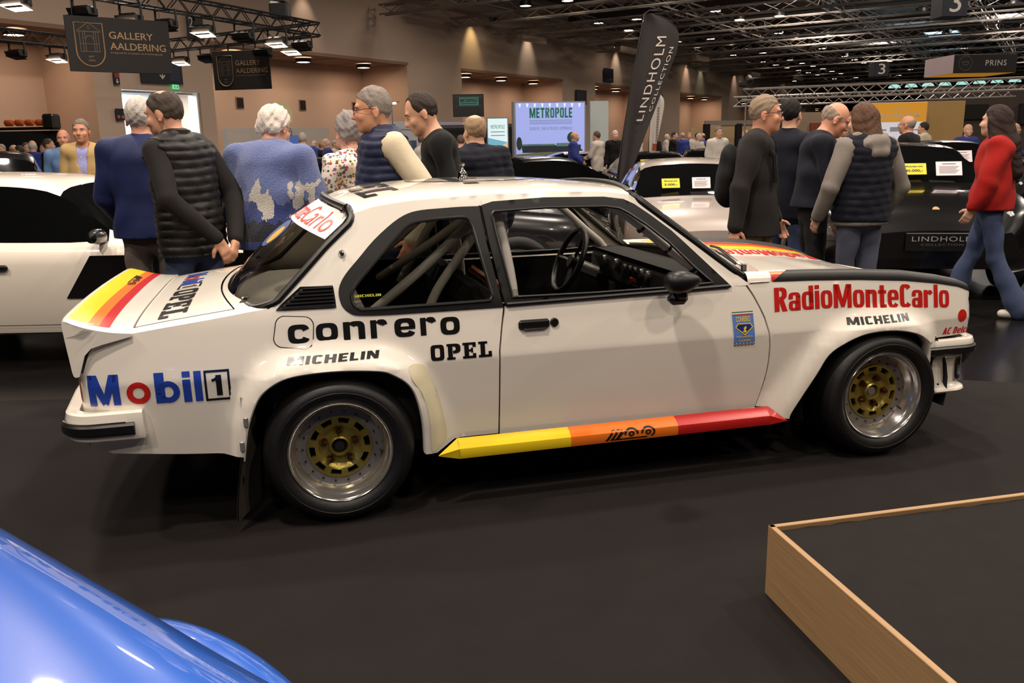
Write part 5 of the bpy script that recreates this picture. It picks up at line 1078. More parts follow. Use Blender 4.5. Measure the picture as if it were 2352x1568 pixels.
def bg_car(kind, pos, head, paint, label, lamps=True, group=None, name='car', glass=None, roofm=None):
    q = KINDS_[kind]; L, W, zb = q['L'], q['W'], q['zb']; root = empty(name, (pos[0], pos[1], 0), head, label=label, cat='car', group=group)
    fx = lambda t, a: float(np.interp(t, [p[0] for p in q[a]], [p[1] for p in q[a]]))
    ts = np.unique(np.concatenate([np.linspace(-1, -.9, 5), np.linspace(-.9, .9, 44), np.linspace(.9, 1, 7)])); N = len(ts)
    sm = lambda t, a: np.mean([fx(np.clip(t+d, -1, 1), a) for d in (-.05, -.025, 0, .025, .05)])
    V = []; K = 15
    for t in ts:
        x = t*L/2; e = 1-max(0, (abs(t)-.72)/.28)**2.4*(.30 if t > 0 else .22); w = W*e
        zs = sm(t, 'sh'); g = sm(t, 'gh'); z0 = zb+.10*max(0, (abs(t)-.8)/.2)**2
        wg = w*.86; wr = min(q['wr']+.0, wg)*(1-.0) if g > .05 else wg*.75; a = min(1, g/.30); wr = wg+(q['wr']-wg)*a
        half = [(w*.80, z0), (w*.95, z0+.04), (w*.99, z0+.16), (w, (z0+zs)*.52), (w*.985, zs-.14), (w*.955, zs-.05), (w*.90, zs), (wg, zs+.008+.02*(1-a))]
        zr = zs+.02+g
        half += [(wg+(wr-wg)*.5, zs+.02+(g-.02)*.5+.01), (wr+.01, zr-.045*a), (wr*.93, zr-.012*a), (wr*.75, zr+.012), (wr*.5, zr+.024), (wr*.25, zr+.031), (0, zr+.034)]
        if g < .06:
            half[8:] = [(wg*f, zs+.012+.035*(1-f*f)+g*.3) for f in (.9, .8, .68, .52, .36, .18, 0)]
        V.append(half)
    def P(i, k, sd): y, z = V[i][k]; return (ts[i]*L/2, sd*y, z)
    bm_, gm_ = MB(), {}
    for sd in (-1, 1):
        for i in range(N-1):
            tm = (ts[i]+ts[i+1])/2; g = sm(tm, 'gh')
            for k in range(K-1):
                part = None
                if q['top'] or q['ws'][0] <= tm <= q['ws'][1]:
                    if q['ws'][0]+.01 < tm < q['ws'][1]-.02 and k >= 9: part = 'windscreen'
                    elif q['rw'][0]+.04 < tm < q['rw'][1]-.01 and k >= 9: part = 'rear_window'
                    elif g > .10 and k in (7, 8) and q['top']: part = 'side_window'
                pts = [P(i, k, sd), P(i+1, k, sd), P(i+1, k+1, sd), P(i, k+1, sd)]
                if sd > 0: pts = pts[::-1]
                tgt = bm_ if part is None else gm_.setdefault(part if part != 'side_window' else part+str(sd), MB())
                tgt.add(pts, [(0, 1, 2, 3)])
    for i in (0, N-1):
        ring = [P(i, k, -1) for k in range(K)]+[P(i, k, 1) for k in range(K-1)][::-1]; bm_.add(ring, [tuple(range(len(ring)))])
    def weld(mb):
        A = np.round(np.array(mb.v), 5); U, inv = np.unique(A, axis=0, return_inverse=True); inv = inv.ravel(); mb.v = [tuple(u) for u in U]
        f2 = []
        for f in mb.f:
            g_ = []
            for i in f:
                j = int(inv[i])
                if j not in g_: g_.append(j)
            f2.append(tuple(g_))
        keep = [n for n, f in enumerate(f2) if len(f) > 2]; mb.f = [f2[n] for n in keep]; mb.m = [mb.m[n] for n in keep]; return mb
    weld(bm_).build('body', paint, root, ang=55)
    for k, g in gm_.items(): weld(g).build(k.rstrip('-1') if k.startswith('side') else k, glass or DGLASS, root, ang=60)
    for t in (-.60, .60):
        for sd in (-1, 1):
            x = t*L/2; y = sd*(W-.005); r = .33 if kind != 'suv' else .37
            m = MB().lathe([(r+.05, -.01), (r+.04, .012)], 28, (x, y, r), 'y') if False else MB()
            MB().lathe([(0, 0), (r+.045, 0)], 28, (x, y+sd*.004, r), 'y').build('wheel_arch', WELL, root)
            wh = MB().lathe([(r*.62, .0), (r*.68, .018), (r*.9, .022), (r, .0), (r, -.18)], 28).build('wheel', TYREM, root, ang=50); wh.location = (x, y+sd*.004, r); wh.scale = (1, sd, 1)
            m = MB().lathe([(r*.60, .012), (r*.66, .016)], 28)
            for k in range(5): a = 2*PI*k/5; m.tube([(r*.1*math.cos(a), .012, r*.1*math.sin(a)), (r*.62*math.cos(a), .010, r*.62*math.sin(a))], .026, 5)
            m.build('rim', ALLOY, wh)
    if lamps:
        for sd in (-1, 1):
            c = (L/2*.90, sd*W*.66, fx(.92, 'sh')-.06); m = MB().lathe([(0, .07), (.05, .06), (.09, .03), (.105, 0), (.10, -.06)], 18, axis='x'); m.xform(Matrix.Translation(c) @ Matrix.Rotation(sd*.35, 4, 'Z') @ Matrix.Rotation(-.35, 4, 'Y')).build('headlamp', LENS, root)
            MB().box((-L/2+.04, sd*W*.62, fx(-.97, 'sh')-.10), (.05, .32, .08), bev=.02).build('tail_lamp', mat('red_lens', (150, 14, 12), .15, coat=.8), root)
        MB().box((L/2*.985, 0, .36), (.06, W*1.1, .14), bev=.03).build('intake', WELL, root)
    for sd in (-1, 1):
        x = (q['ws'][1]-.06)*L/2; m = MB().lathe([(0, -.09), (.05, -.07), (.07, 0), (.06, .07), (0, .10)], 14, axis='y'); m.v = [(a*.8, b, c*.8) for a, b, c in m.v]; m.xform(Matrix.Translation((x, sd*(W*1.0), fx(q['ws'][1]-.1, 'sh')+.06))).box((x, sd*W*.88, fx(q['ws'][1]-.1, 'sh')+.03), (.05, .14, .03)).build('door_mirror', BPAINT if paint is WPAINT else paint, root)
    return root, q, fx, sm
# white coupe behind the rally car's tail
wc, q, fx, sm = bg_car('coupe', (-3.55, 6.86), 0., WPAINT, 'cream white coupe with dark windows and a slanted black side stripe', name='parked_car')
WCW = .86
def wside(a, b): return (a, -WCW-.004+.012*max(0, b-.62), b)
decal('black_stripe', poly2d([(.40, .49), (1.7, .49), (1.7, .79), (.60, .79)]), wside, BPAINT, wc, step=.1)
MB().box((-.07, -WCW-.005, .715), (.17, .03, .042), bev=.012).build('door_handle', BLACKT, wc)
decal('sill_line', rects2d((-1.4, .300, 1.6, .305)), wside, BLK, wc, step=.2)
bcar, _, fxb, _ = bg_car('open', (-1.15, 8.95), math.radians(176), BPAINT, 'low black open sports car seen through the rally car windows', name='parked_car')
m = MB().tube([(.15*math.cos(a), .15*math.sin(a), 0) for a in np.linspace(0, 2*PI, 28, endpoint=False)], .013, 8, closed=True)
for a in (.5, 2.6, 4.7): m.tube([(0, 0, -.02), (.15*math.cos(a), .15*math.sin(a), 0)], .014, 6)
m.xform(Matrix.Translation((.12, .36, .86)) @ Matrix.Rotation(-1.1, 4, 'Y')).build('steering_wheel', ALLOY, bcar)
silv, q, fxs, _ = bg_car('sports', (2.30, 11.3), math.radians(-94), SPAINT, 'silver grey sports car with price cards in its windscreen', name='parked_car')
bg_car('sports', (.70, 16.0), math.radians(26), BPAINT, 'black coupe just over the roof of the rally car', name='parked_car')
bg_car('sports', (2.25, 25.0), math.radians(8), SPAINT, 'pale silver coupe before the blue lit wall', name='parked_car')
bg_car('sports', (3.42, 20.5), math.radians(-86), BPAINT, 'black sports car with yellow and white cards behind the silver one', name='parked_car')
bg_car('sports', (5.80, 25.6), math.radians(-98), BPAINT, 'small far black coupe beyond the row of cards', name='parked_car')
suv, qs, fxv, smv = bg_car('suv', (4.40, 10.15), math.radians(-101), BPAINT, 'large black car facing forward with LINDHOLM plate and price cards', name='parked_car')
bg_car('suv', (7.4, 15.2), math.radians(-100), BPAINT, 'black car with a white card behind the large black one', name='parked_car')
bg_car('sedan', (-6.85, 11.25), math.radians(-62), BPAINT, 'black limousine with a bright bonnet mascot behind the white coupe', name='parked_car')
bg_car('sedan', (-12.6, 16.2), math.radians(-20), BPAINT, 'dark saloon car at the hall side behind the limousine', name='parked_car')
bg_car('coupe', (-3.5, 14.0), math.radians(177), BPAINT, 'dark saloon with pale window frame behind the blue fleece', name='parked_car')
bg_car('open', (-1.40, 11.5), math.radians(10), RPAINT, 'red open sports car between the standing visitors', name='parked_car')
bg_car('open', (-.48, 20.2), math.radians(15), RPAINT, 'low red sports car beside the lit totem', name='parked_car')
bg_car('sports', (8.9, 10.4), math.radians(-95), BPAINT, 'black sports car at the picture edge beyond the red sweater', name='parked_car')
# bonnet mascot on the limousine
MB().lathe([(0, .16), (.012, .15), (.010, .12), (.022, .10), (.012, .07), (.03, .03), (.045, 0)], 14, axis='z').box((0, .0, .12), (.01, .09, .02)).build('bonnet_mascot', CHROME, [o for o in bpy.data.objects if o.get('label', '').startswith('black limousine')][0], loc=(2.45, 0, 1.0))
# plate, crest and slats on the large black car
o = MB().box((qs['L']/2+.03, 0, .545), (.03, .62, .17), bev=.006).build('number_plate', mat('plate_black', (12, 11, 12), .4), suv); xx = qs['L']/2+.048
def plate_map(VF, nm, m): mobj(nm, [(xx, a, b) for a, b in VF[0]], VF[1], m, suv, smooth=False)
plate_map(fit2d(text2d('LINDHOLM', spacing=1.1), -.26, .555, .26, .60), 'plate_text', mat('plate_grey', (150, 146, 146), .5)); plate_map(fit2d(text2d('COLLECTION', spacing=1.2), -.18, .515, .18, .535), 'plate_text', mat('plate_dim', (96, 92, 92), .5))
for sd in (-1, 1):
    for z in (.40, .46, .52): MB().tube([(qs['L']/2*.985-.03, sd*.45, z), (qs['L']/2*.93, sd*.75, z)], .008, 6).build('grille_slat', CHROME, suv)
decal('bonnet_crest', disc2d(0, 0, .032, 14, .042), lambda a, b: (qs['L']/2*.90+b*.5, a, fxv(.90, 'sh')-.02+.06-b*.6), mat('crest_gold', (190, 130, 50), .4), suv, step=0)
# price cards
def card(p, w, h, rz, tilt, yellow, lb, s=None):
    o = MB().box((0, 0, 0), (w, .008, h), bev=.002).build('price_card', mat('card_yellow', (222, 200, 40), .6, emit=(200, 180, 30), es=.12) if yellow else mat('card_white', (220, 204, 206), .6, emit=(200, 186, 190), es=.12), smooth=False, label=lb, cat='card'); o.location = p; o.rotation_euler = (-tilt, 0, rz)
    if yellow and not s: [face(o, rects2d((-w*.36, h*z_, w*.36, h*(z_+.14))), BLK, 'print', -.006) for z_ in (-.25, .12)]
    elif yellow: txt(o, 'Messepreis', -w*.36, h*.12, w*.36, h*.30, BLK, -.006, .02); txt(o, s, -w*.36, -h*.30, w*.36, -h*.04, BLK, -.006, .03)
    else:
        face(o, rects2d((-w*.26, h*.30, w*.26, h*.35)), mat('card_ink', (96, 84, 90), .6), 'print', -.006)
        for k in range(6): face(o, rects2d((-w*.38, h*(.12-.09*k), w*(.38-.06*(k % 3)), h*(.15-.09*k))), mat('card_ink', (96, 84, 90), .6), 'print', -.006)
def on_screen(lbstart, kind, t, y, lift=.012):
    root = [o for o in bpy.data.objects if o.get('label', '').startswith(lbstart)][0]; q = KINDS_[kind]; bpy.context.view_layer.update()
    f = lambda t_, a: float(np.mean([np.interp(np.clip(t_+d, -1, 1), [p[0] for p in q[a]], [p[1] for p in q[a]]) for d in (-.05, -.025, 0, .025, .05)]))
    zz = lambda t_: f(t_, 'sh')+.02+f(t_, 'gh')+.026
    p = Vector((t*q['L']/2, y, zz(t))); sl = (zz(t-.03)-zz(t+.03))/(.06*q['L']/2)
    nrm = Vector((sl, 0, 1)).normalized(); p = p+nrm*lift
    return root.matrix_world @ (p+Vector((.05, 0, .055))), root.rotation_euler.z+PI/2, .45
def scard(lb0, kind, t, y, w, h, yellow, lb, s=None, lean=0.):
    p, rz, tilt = on_screen(lb0, kind, t, y); card(p, w, h, rz+lean, tilt, yellow, lb, s)
scard('large black', 'suv', .455, .02, .25, .125, True, 'yellow price card reading 40.000 on the large black car', '40.000,-', .06)
scard('large black', 'suv', .455, .36, .25, .155, False, 'white data card on the large black car')
scard('silver grey', 'sports', .40, -.30, .215, .12, True, 'yellow price card on the silver sports car', '5.000,-', .1)
scard('silver grey', 'sports', .40, .06, .215, .14, False, 'white data card on the silver sports car')
scard('black sports car with', 'sports', .38, -.36, .32, .19, True, 'yellow price card on the black car behind the silver one', None, .1); scard('black sports car with', 'sports', .38, .10, .32, .22, False, 'white data card on the black car behind the silver one')
scard('black car with a white', 'suv', .45, .1, .32, .20, False, 'white data card on the rearmost black car')
# ---------------------------------------------------------------- people
def sdf_mesh(prims, h, k=.03, warp=None, cut=None):
    """prims: list of (kind, a, b, ra, rb, scale, k, op); returns verts, quads of the zero surface"""
    lo = np.full(3, 9.); hi = np.full(3, -9.)
    for p in prims:
        if p.get('op') == 'sub': continue
        r = max(p['r0'], p.get('r1', 0))*max(p.get('sc', (1, 1, 1)))
        for q in (p['a'], p.get('b', p['a'])): lo = np.minimum(lo, np.array(q)-r); hi = np.maximum(hi, np.array(q)+r)
    lo -= 3*h; hi += 3*h; N = np.ceil((hi-lo)/h).astype(int)+1
    ax = [lo[i]+h*np.arange(N[i]) for i in range(3)]
    Fd = np.full(N, .2, np.float32)
    for p in prims:
        a = np.array(p['a'], float); b = np.array(p.get('b', p['a']), float); r0 = p['r0']; r1 = p.get('r1', r0); sc = np.array(p.get('sc', (1, 1, 1)), float); kk = p.get('k', k); R = p.get('R')
        mr = max(r0, r1)*sc.max()+max(kk*1.5, 3*h)
        l = np.minimum(a, b)-mr; u = np.maximum(a, b)+mr
        i0 = np.clip(np.floor((l-lo)/h).astype(int), 0, N); i1 = np.clip(np.ceil((u-lo)/h).astype(int)+1, 0, N)
        if (i1 <= i0).any(): continue
        X, Y, Z = np.meshgrid(*[ax[i][i0[i]:i1[i]] for i in range(3)], indexing='ij')
        P = np.stack([X, Y, Z], -1)-a
        D = (b-a)
        if R is not None: P = P @ R; D = D @ R
        P = P/sc; D = D/sc
        L2 = float(D@D)
        t = np.clip((P@D)/L2, 0, 1) if L2 > 1e-9 else np.zeros(P.shape[:3])
        d = np.sqrt(((P-t[..., None]*D)**2).sum(-1))-(r0+(r1-r0)*t); d = d*sc.min()
        sl = tuple(slice(i0[i], i1[i]) for i in range(3)); cur = Fd[sl]
        if p.get('op') == 'sub':
            d2 = -d; hh = np.clip(.5+.5*(d2-cur)/kk, 0, 1); Fd[sl] = cur*(1-hh)+d2*hh+kk*hh*(1-hh)
        else:
            hh = np.clip(.5+.5*(cur-d)/kk, 0, 1); Fd[sl] = cur*(1-hh)+d*hh-kk*hh*(1-hh)
    X, Y, Z = np.meshgrid(*ax, indexing='ij', sparse=True)
    if warp is not None: Fd = Fd+warp(X, Y, Z).astype(np.float32)
    if cut is not None: Fd = np.maximum(Fd, cut(X, Y, Z).astype(np.float32))
    Fd[0] = Fd[-1] = 1; Fd[:, 0] = Fd[:, -1] = 1; Fd[:, :, 0] = Fd[:, :, -1] = 1
    S_ = Fd < 0
    c = np.zeros(np.array(N)-1, np.int8)
    for dx in (0, 1):
        for dy in (0, 1):
            for dz in (0, 1): c += S_[dx:N[0]-1+dx, dy:N[1]-1+dy, dz:N[2]-1+dz]
    act = (c > 0) & (c < 8); I = np.argwhere(act); idx = np.full(act.shape, -1, np.int64); idx[act] = np.arange(len(I))
    acc = np.zeros((len(I), 3)); cnt = np.zeros(len(I))
    cor = [(0, 0, 0), (1, 0, 0), (0, 1, 0), (1, 1, 0), (0, 0, 1), (1, 0, 1), (0, 1, 1), (1, 1, 1)]
    for e0, e1 in ((0, 1), (2, 3), (4, 5), (6, 7), (0, 2), (1, 3), (4, 6), (5, 7), (0, 4), (1, 5), (2, 6), (3, 7)):
        A = I+np.array(cor[e0]); B = I+np.array(cor[e1]); fa = Fd[A[:, 0], A[:, 1], A[:, 2]]; fb = Fd[B[:, 0], B[:, 1], B[:, 2]]
        m = (fa < 0) != (fb < 0); t = np.where(m, fa/(fa-fb+1e-12), 0)
        acc += np.where(m[:, None], A+t[:, None]*(B-A), 0); cnt += m
    V = lo+h*(acc/np.maximum(cnt, 1)[:, None])
    Q = []
    for a_ in range(3):
        o1, o2 = [(1, 2), (2, 0), (0, 1)][a_]
        s0 = [slice(1, -1)]*3; s1 = [slice(1, -1)]*3; s0[a_] = slice(0, -1); s1[a_] = slice(1, None)
        s0 = tuple(s0); s1 = tuple(s1); A = S_[s0]; B = S_[s1]; E = np.argwhere(A != B)
        if not len(E): continue
        fl = A[E[:, 0], E[:, 1], E[:, 2]]
        off = np.ones(3, int); off[a_] = 0; E = E+off
        def cell(d1, d2):
            q = E.copy(); q[:, o1] -= d1; q[:, o2] -= d2; return idx[q[:, 0], q[:, 1], q[:, 2]]
        qd = np.stack([cell(1, 1), cell(0, 1), cell(0, 0), cell(1, 0)], -1); qd[~fl] = qd[~fl][:, ::-1]; Q.append(qd)
    return V, np.concatenate(Q)
def fast_mesh(name, V, Q, m, parent, **kw):
    me = bpy.data.meshes.new(name); me.vertices.add(len(V)); me.vertices.foreach_set('co', V.astype(np.float32).ravel())
    me.loops.add(Q.size); me.loops.foreach_set('vertex_index', Q.astype(np.int32).ravel()); me.polygons.add(len(Q)); me.polygons.foreach_set('loop_start', np.arange(0, Q.size, 4, dtype=np.int32))
    me.polygons.foreach_set('use_smooth', np.ones(len(Q), bool)); me.update(calc_edges=True); me.materials.append(m)
    o = bpy.data.objects.new(name, me); link(o, parent); return tag(o, **kw)
def cap(a, b, r0, r1=None, **k): return dict(a=tuple(a), b=tuple(b), r0=r0, r1=r0 if r1 is None else r1, **k)
def ell(c, rx, ry, rz, **k): return dict(a=tuple(c), r0=1., sc=(rx, ry, rz), **k)
def rotm(yaw, pitch=0, roll=0): return np.array(Matrix.Rotation(yaw, 3, "Z") @ Matrix.Rotation(-pitch, 3, "X") @ Matrix.Rotation(roll, 3, 'Y'))
def folds(amp, f=9.):
    return lambda X, Y, Z: amp*(np.sin(f*X+2*f*.9*Z+1.)*np.sin(f*1.3*Y-f*.8*Z)+.6*np.sin(f*2.1*Z+f*1.1*X-2*Y*f)*np.sin(f*1.7*X+1.3))
def quilt(amp, pitch, z0=0):
    return lambda X, Y, Z: amp*(.7-np.abs(np.sin(PI*(Z-z0+.008*np.sin(11*X+3*Y))/pitch))**.55)+.0025*np.sin(60*X+9*Y)*np.sin(40*Z)
def hand_prims(w, d, nrm, curl, thumb_side, s=1.):
    """palm, four unequal fingers and a thumb leaving the side of the palm"""
    w = np.array(w, float); d = np.array(d, float); d /= np.linalg.norm(d); n = np.array(nrm, float); n -= d*(n@d); n /= np.linalg.norm(n); sd = np.cross(d, n)*thumb_side
    out = [cap(w-d*.02, w+d*.02*s, .026, .027, k=.015)]
    for o in (-.026, -.009, .009, .026): out.append(cap(w+d*.015*s+sd*o*.7, w+d*.082*s+sd*o, .0145, .0125, k=.012))
    for o, L in ((.029, .070), (.0095, .080), (-.0095, .074), (-.028, .058)):
        p = w+d*.085*s+sd*o; dd = d.copy(); r = .0096
        for q, fr in enumerate((.45, .32, .23)):
            a = curl*(.55, .95, .7)[q]; dd = dd*math.cos(a)+n*math.sin(a); dd /= np.linalg.norm(dd); e = p+dd*L*fr*s; out.append(cap(p, e, r, r*.93, k=.005)); p = e; r *= .93
            nn = n*math.cos(a)-d*math.sin(a)
    p = w+d*.022*s+sd*.024; dd = d*.62+sd*.62+n*.35; dd /= np.linalg.norm(dd)
    for L in (.042, .033): e = p+dd*L*s; out.append(cap(p, e, .0125, .0105, k=.010)); p = e; dd = dd*.8+d*.45+n*.25*curl; dd /= np.linalg.norm(dd)
    return out
SKIN = {}
def skin(rgb): return mat('skin_%d_%d' % (rgb[0], rgb[2]), rgb, .55, var=.07, scale=26, spec=.35)
def head_prims(hc, R, jaw=1., fat=0., S=1.):
    T = lambda p: tuple(np.array(hc)+R@(np.array(p)*S)); f = 1+fat; k = dict(R=R, k=.02)
    L = [dict(ell(T((0, .012, .030)), .076*f, .096, .098), **k), dict(ell(T((0, -.030, -.045)), .060*f*jaw, .066, .072), **k), dict(ell(T((0, -.072, -.088)), .026, .022, .020), **k),
         dict(cap(T((0, -.082, .022)), T((0, -.108, -.022)), .0085, .0135), k=.012), dict(ell(T((0, -.092, -.026)), .019, .014, .011), R=R, k=.010), dict(cap(T((-.038, -.077, .034)), T((.038, -.077, .034)), .011), k=.016),
         dict(ell(T((-.040, -.062, -.022)), .026, .026, .024), **k), dict(ell(T((.040, -.062, -.022)), .026, .026, .024), **k), dict(cap(T((-.020, -.088, -.056)), T((.020, -.088, -.056)), .0075), k=.008), dict(cap(T((-.017, -.087, -.067)), T((.017, -.087, -.067)), .0075), k=.008)]
    for s in (-1, 1):
        L += [dict(ell(T((s*.0775*f, .016, -.004)), .009, .020, .032), R=R, k=.008), dict(cap(T((s*.078*f, .01, -.03)), T((s*.082*f, .014, -.034)), .008), k=.006)]
        L.append(dict(ell(T((s*.032, -.098, .010)), .017, .016, .011), R=R, k=.012, op='sub'))
    for q in L:
        if 'sc' in q and q['r0'] == 1.: q['sc'] = tuple(v*S for v in q['sc'])
        else: q['r0'] *= S; q['r1'] *= S
    return L, T
def hair_obj(hc, R, style, m, parent, h, fat=0., S=1.):
    T = lambda p: tuple(np.array(hc)+R@(np.array(p)*S)); hcn = np.array(hc); f = (1+fat)*S
    prims = [dict(ell(T((0, .016, .034)), (.0815 if style != 'fluffy' else .092)*f, (.1015 if style != 'fluffy' else .115)*S, (.1025 if style != 'fluffy' else .112)*S), R=R, k=.01)]
    if style == 'long': prims += [cap(T((.0, .045, .0)), T((0, .085, -.20)), .088, .085, k=.04), cap(T((-.065, .02, .0)), T((-.075, .05, -.22)), .034, .035, k=.04), cap(T((.065, .02, .0)), T((.075, .05, -.22)), .034, .035, k=.04)]
    if style == 'vlong': prims += [cap(T((.0, .04, .0)), T((0, .115, -.18)), .090, .085, k=.04), cap(T((0, .115, -.18)), T((0, .185, -.40)), .085, .06, k=.04), cap(T((-.065, .0, .0)), T((-.115, .07, -.24)), .038, .045, k=.04), cap(T((.065, .0, .0)), T((.115, .07, -.24)), .038, .045, k=.04)]
    if style == 'fluffy': prims += [dict(ell(T((x, y, z)), .035, .035, .035), k=.02) for x, y, z in ((-.06, .05, .02), (.06, .05, .02), (-.03, .09, -.02), (.03, .09, .0), (0, .10, .03), (-.05, .07, -.03), (.05, .07, -.03), (0, -.02, .12))]
    Ri = R.T
    def cut(X, Y, Z):
        lx = Ri[0, 0]*(X-hcn[0])+Ri[0, 1]*(Y-hcn[1])+Ri[0, 2]*(Z-hcn[2]); ly = Ri[1, 0]*(X-hcn[0])+Ri[1, 1]*(Y-hcn[1])+Ri[1, 2]*(Z-hcn[2]); lz = Ri[2, 0]*(X-hcn[0])+Ri[2, 1]*(Y-hcn[1])+Ri[2, 2]*(Z-hcn[2])
        lx = lx/S; ly = ly/S; lz = lz/S
        if style in ('long', 'vlong'):
            line = np.interp(ly.ravel(), [-.12, -.065, -.03, .0, .04], [.085, .070, .03, -.40, -.60]).reshape(ly.shape)
        else:
            line = np.interp(ly.ravel(), [-.12, -.07, -.035, -.012, .004, .03, .06, .12], [.090, .078, .050, .010, .012, -.015, -.055, -.075]).reshape(ly.shape)
        c = line-lz
        if style == 'bald': c = np.maximum(c, lz-np.interp(ly.ravel(), [-.05, .03, .08], [.03, .045, .07]).reshape(ly.shape))
        if style == 'receding': c = np.maximum(c, -(np.hypot(np.abs(lx)-.048, ly+.075)-.045)) ; c = np.maximum(c, (.105-lz)*(ly < -.055)*(lz > 0)) if False else c
        if style == 'crown': c = np.maximum(c, -(np.sqrt(lx**2+(ly-.03)**2+(lz-.135)**2)-.055))
        return c
    rng = np.random.default_rng(3)
    am = .003 if style not in ('fluffy',) else .0045
    wf = lambda X, Y, Z: am*(np.sin(95*X+40*Z)*np.sin(60*Y+70*Z)+.7*np.sin(150*X+1)*np.sin(130*Z+90*Y))
    V, Q = sdf_mesh(prims, h, .02, wf, cut)
    return fast_mesh('hair', V, Q, m, parent)
def person(pos, H, rz, label, top=None, legs=None, skin_rgb=(206, 160, 134), hair=('short', (70, 60, 54)), head=(0, 0, 0), lean=0., arms=None, hands=None, build=1., glasses=None, shoes=(40, 36, 34), vest=None, h=.0085, collar=None, face=True, group=None, stride=0., coat=None, extras=None, belly=0.):
    s = H/1.75; root = empty('person', (pos[0], pos[1], 0), rz, label=label, cat='person', group=group)
    Sk = skin(skin_rgb); b = build
    sh = np.array([0, lean*.45, 0]); hipz = .93*s
    J = lambda x, y, z: np.array([x*s*b, y*s+(-lean)*max(0, (z-.95))*s/.5*.5, z*s])
    hy, hp, hr = head; R = rotm(hy, hp, hr)
    neck = J(0, .01, 1.47); hc = J(0, -.02, 1.475)+np.array([0, -.03*math.sin(-hp)*0, 0])+R@np.array([0, -.012, .14*s])
    hscale = 1.
    HS_ = (s*1.03)
    HP_, T = head_prims(hc, R, fat=.02*(b-1), S=HS_)
    AR = arms or {}
    L = AR.get('l', ((.225, .03, 1.14), (.245, -.05, .90))); Rr = AR.get('r', ((-.225, .03, 1.14), (-.245, -.05, .90)))
    arm = {}
    for nm, sg, (el, wr) in (('l', 1, L), ('r', -1, Rr)):
        shd = J(sg*.168, .015, 1.415); e = J(*el) if len(el) == 3 else el; w = J(*wr); arm[nm] = (shd, e, w)
    # body
    bp = HP_+[cap(neck-np.array([0, -.01, .06]), hc+R@np.array([0, .025, -.05]), .056*min(b, 1.15), .054, k=.03), dict(cap(J(0, .0, 1.10), J(0, .0, 1.40), .10*b, .11*b), sc=(1.3, .8, 1), k=.04), dict(cap(J(0, 0, .92), J(0, 0, 1.12), .10*b, .10*b), sc=(1.25, .8, 1), k=.04)]
    HD = hands or {}
    for nm, sg in (('l', 1), ('r', -1)):
        a0, e, w = arm[nm]; bp += [cap(a0, e, .042, .036, k=.03), cap(e, w, .036, .026, k=.02)]
        hd = HD.get(nm, dict(d=(w-e), n=(-sg, -.2, 0), curl=.35))
        if hd is not None:
            d = np.array(hd['d'], float); bp += hand_prims(w, d, hd.get('n', (-sg, -.2, 0)), hd.get('curl', .35), hd.get('t', -1. if sg > 0 else 1.), s)
    V, Q = sdf_mesh(bp, h, .03); fast_mesh('body', V, Q, Sk, root)
    if hair: 
        hm = mat('hair_%s_%d_%d' % (hair[0], hair[1][0], hair[1][2]), hair[1], .6, var=.35, scale=70, bump=.5, bscale=160, spec=.2); hair_obj(hc, R, hair[0], hm, root, h*.9, S=HS_)
    if face:
        for sg in (-1, 1):
            MB().lathe([(0, -.0105), (.006, -.009), (.010, -.004), (.011, 0)], 10, axis='y').xform(Matrix.Translation(T((sg*.032, -.0725, .010))) @ Matrix(R).to_4x4()).build('eye', mat('eye_white', (196, 186, 178), .3), root)
            MB().lathe([(0, -.0112), (.0045, -.0105), (.0052, -.009)], 8, axis='y').xform(Matrix.Translation(T((sg*.032, -.073, .010))) @ Matrix(R).to_4x4()).build('iris', mat('iris_dark', (46, 36, 30), .3), root)
            MB().tube([T((sg*.016, -.088, .030)), T((sg*.034, -.090, .036)), T((sg*.052, -.078, .030))], [.003, .0045, .0025], 6).build('eyebrow', mat('brow_%d' % hair[1][0] if hair else 'brow', hair[1] if hair else (90, 80, 70), .8), root)
        MB().tube([T((-.024, -.0925, -.0615)), T((-.010, -.0975, -.0600)), T((.010, -.0975, -.0600)), T((.024, -.0925, -.0615))], [.001, .0042, .0042, .001], 6).build('lips', mat('lip_%d' % skin_rgb[0], tuple(int(v*q) for v, q in zip(skin_rgb, (.78, .62, .60))), .5), root)
    if glasses:
        gm = mat('glasses_%d' % glasses[0], glasses, .3); m = MB()
        for sg in (-1, 1):
            m.tube([T((sg*.033+.024*math.cos(a), -.106+.006*abs(math.cos(a)), .006+.017*math.sin(a))) for a in np.linspace(0, 2*PI, 18, endpoint=False)], .0022, 5, closed=True)
            m.tube([T((sg*.057, -.100, .012)), T((sg*.082, -.04, .014)), T((sg*.084, .02, .008))], .0022, 5)
        m.tube([T((-.010, -.108, .010)), T((.010, -.108, .010))], .002, 5); m.build('glasses', gm, root)
    # garments
    def torso(infl, hem, slv=True, slv_len=1., k=.035):
        P = [dict(cap(J(-.085, .012, 1.395), J(.085, .012, 1.395), .085*b+infl, .085*b+infl), sc=(1, .92, .80), k=k), dict(cap(J(0, .008, 1.20), J(0, .012, 1.36), .128*b+infl, .126*b+infl), sc=(1.22, .88, 1), k=.05), dict(cap(J(0, -.005-belly*.5, 1.00), J(0, .0-belly*.2, 1.22), (.122+belly*.4)*b+infl, .124*b+infl), sc=(1.22, .90, 1), k=.05), dict(cap(J(0, .0, min(hem, .95)), J(0, 0, 1.02), .139*b+infl, .130*b+infl), sc=(1.27, .96, 1), k=.05), cap(J(-.155, .015, 1.41), J(-.03, .012, 1.455), .052+infl, .05+infl, k=.03), cap(J(.155, .015, 1.41), J(.03, .012, 1.455), .052+infl, .05+infl, k=.03)]
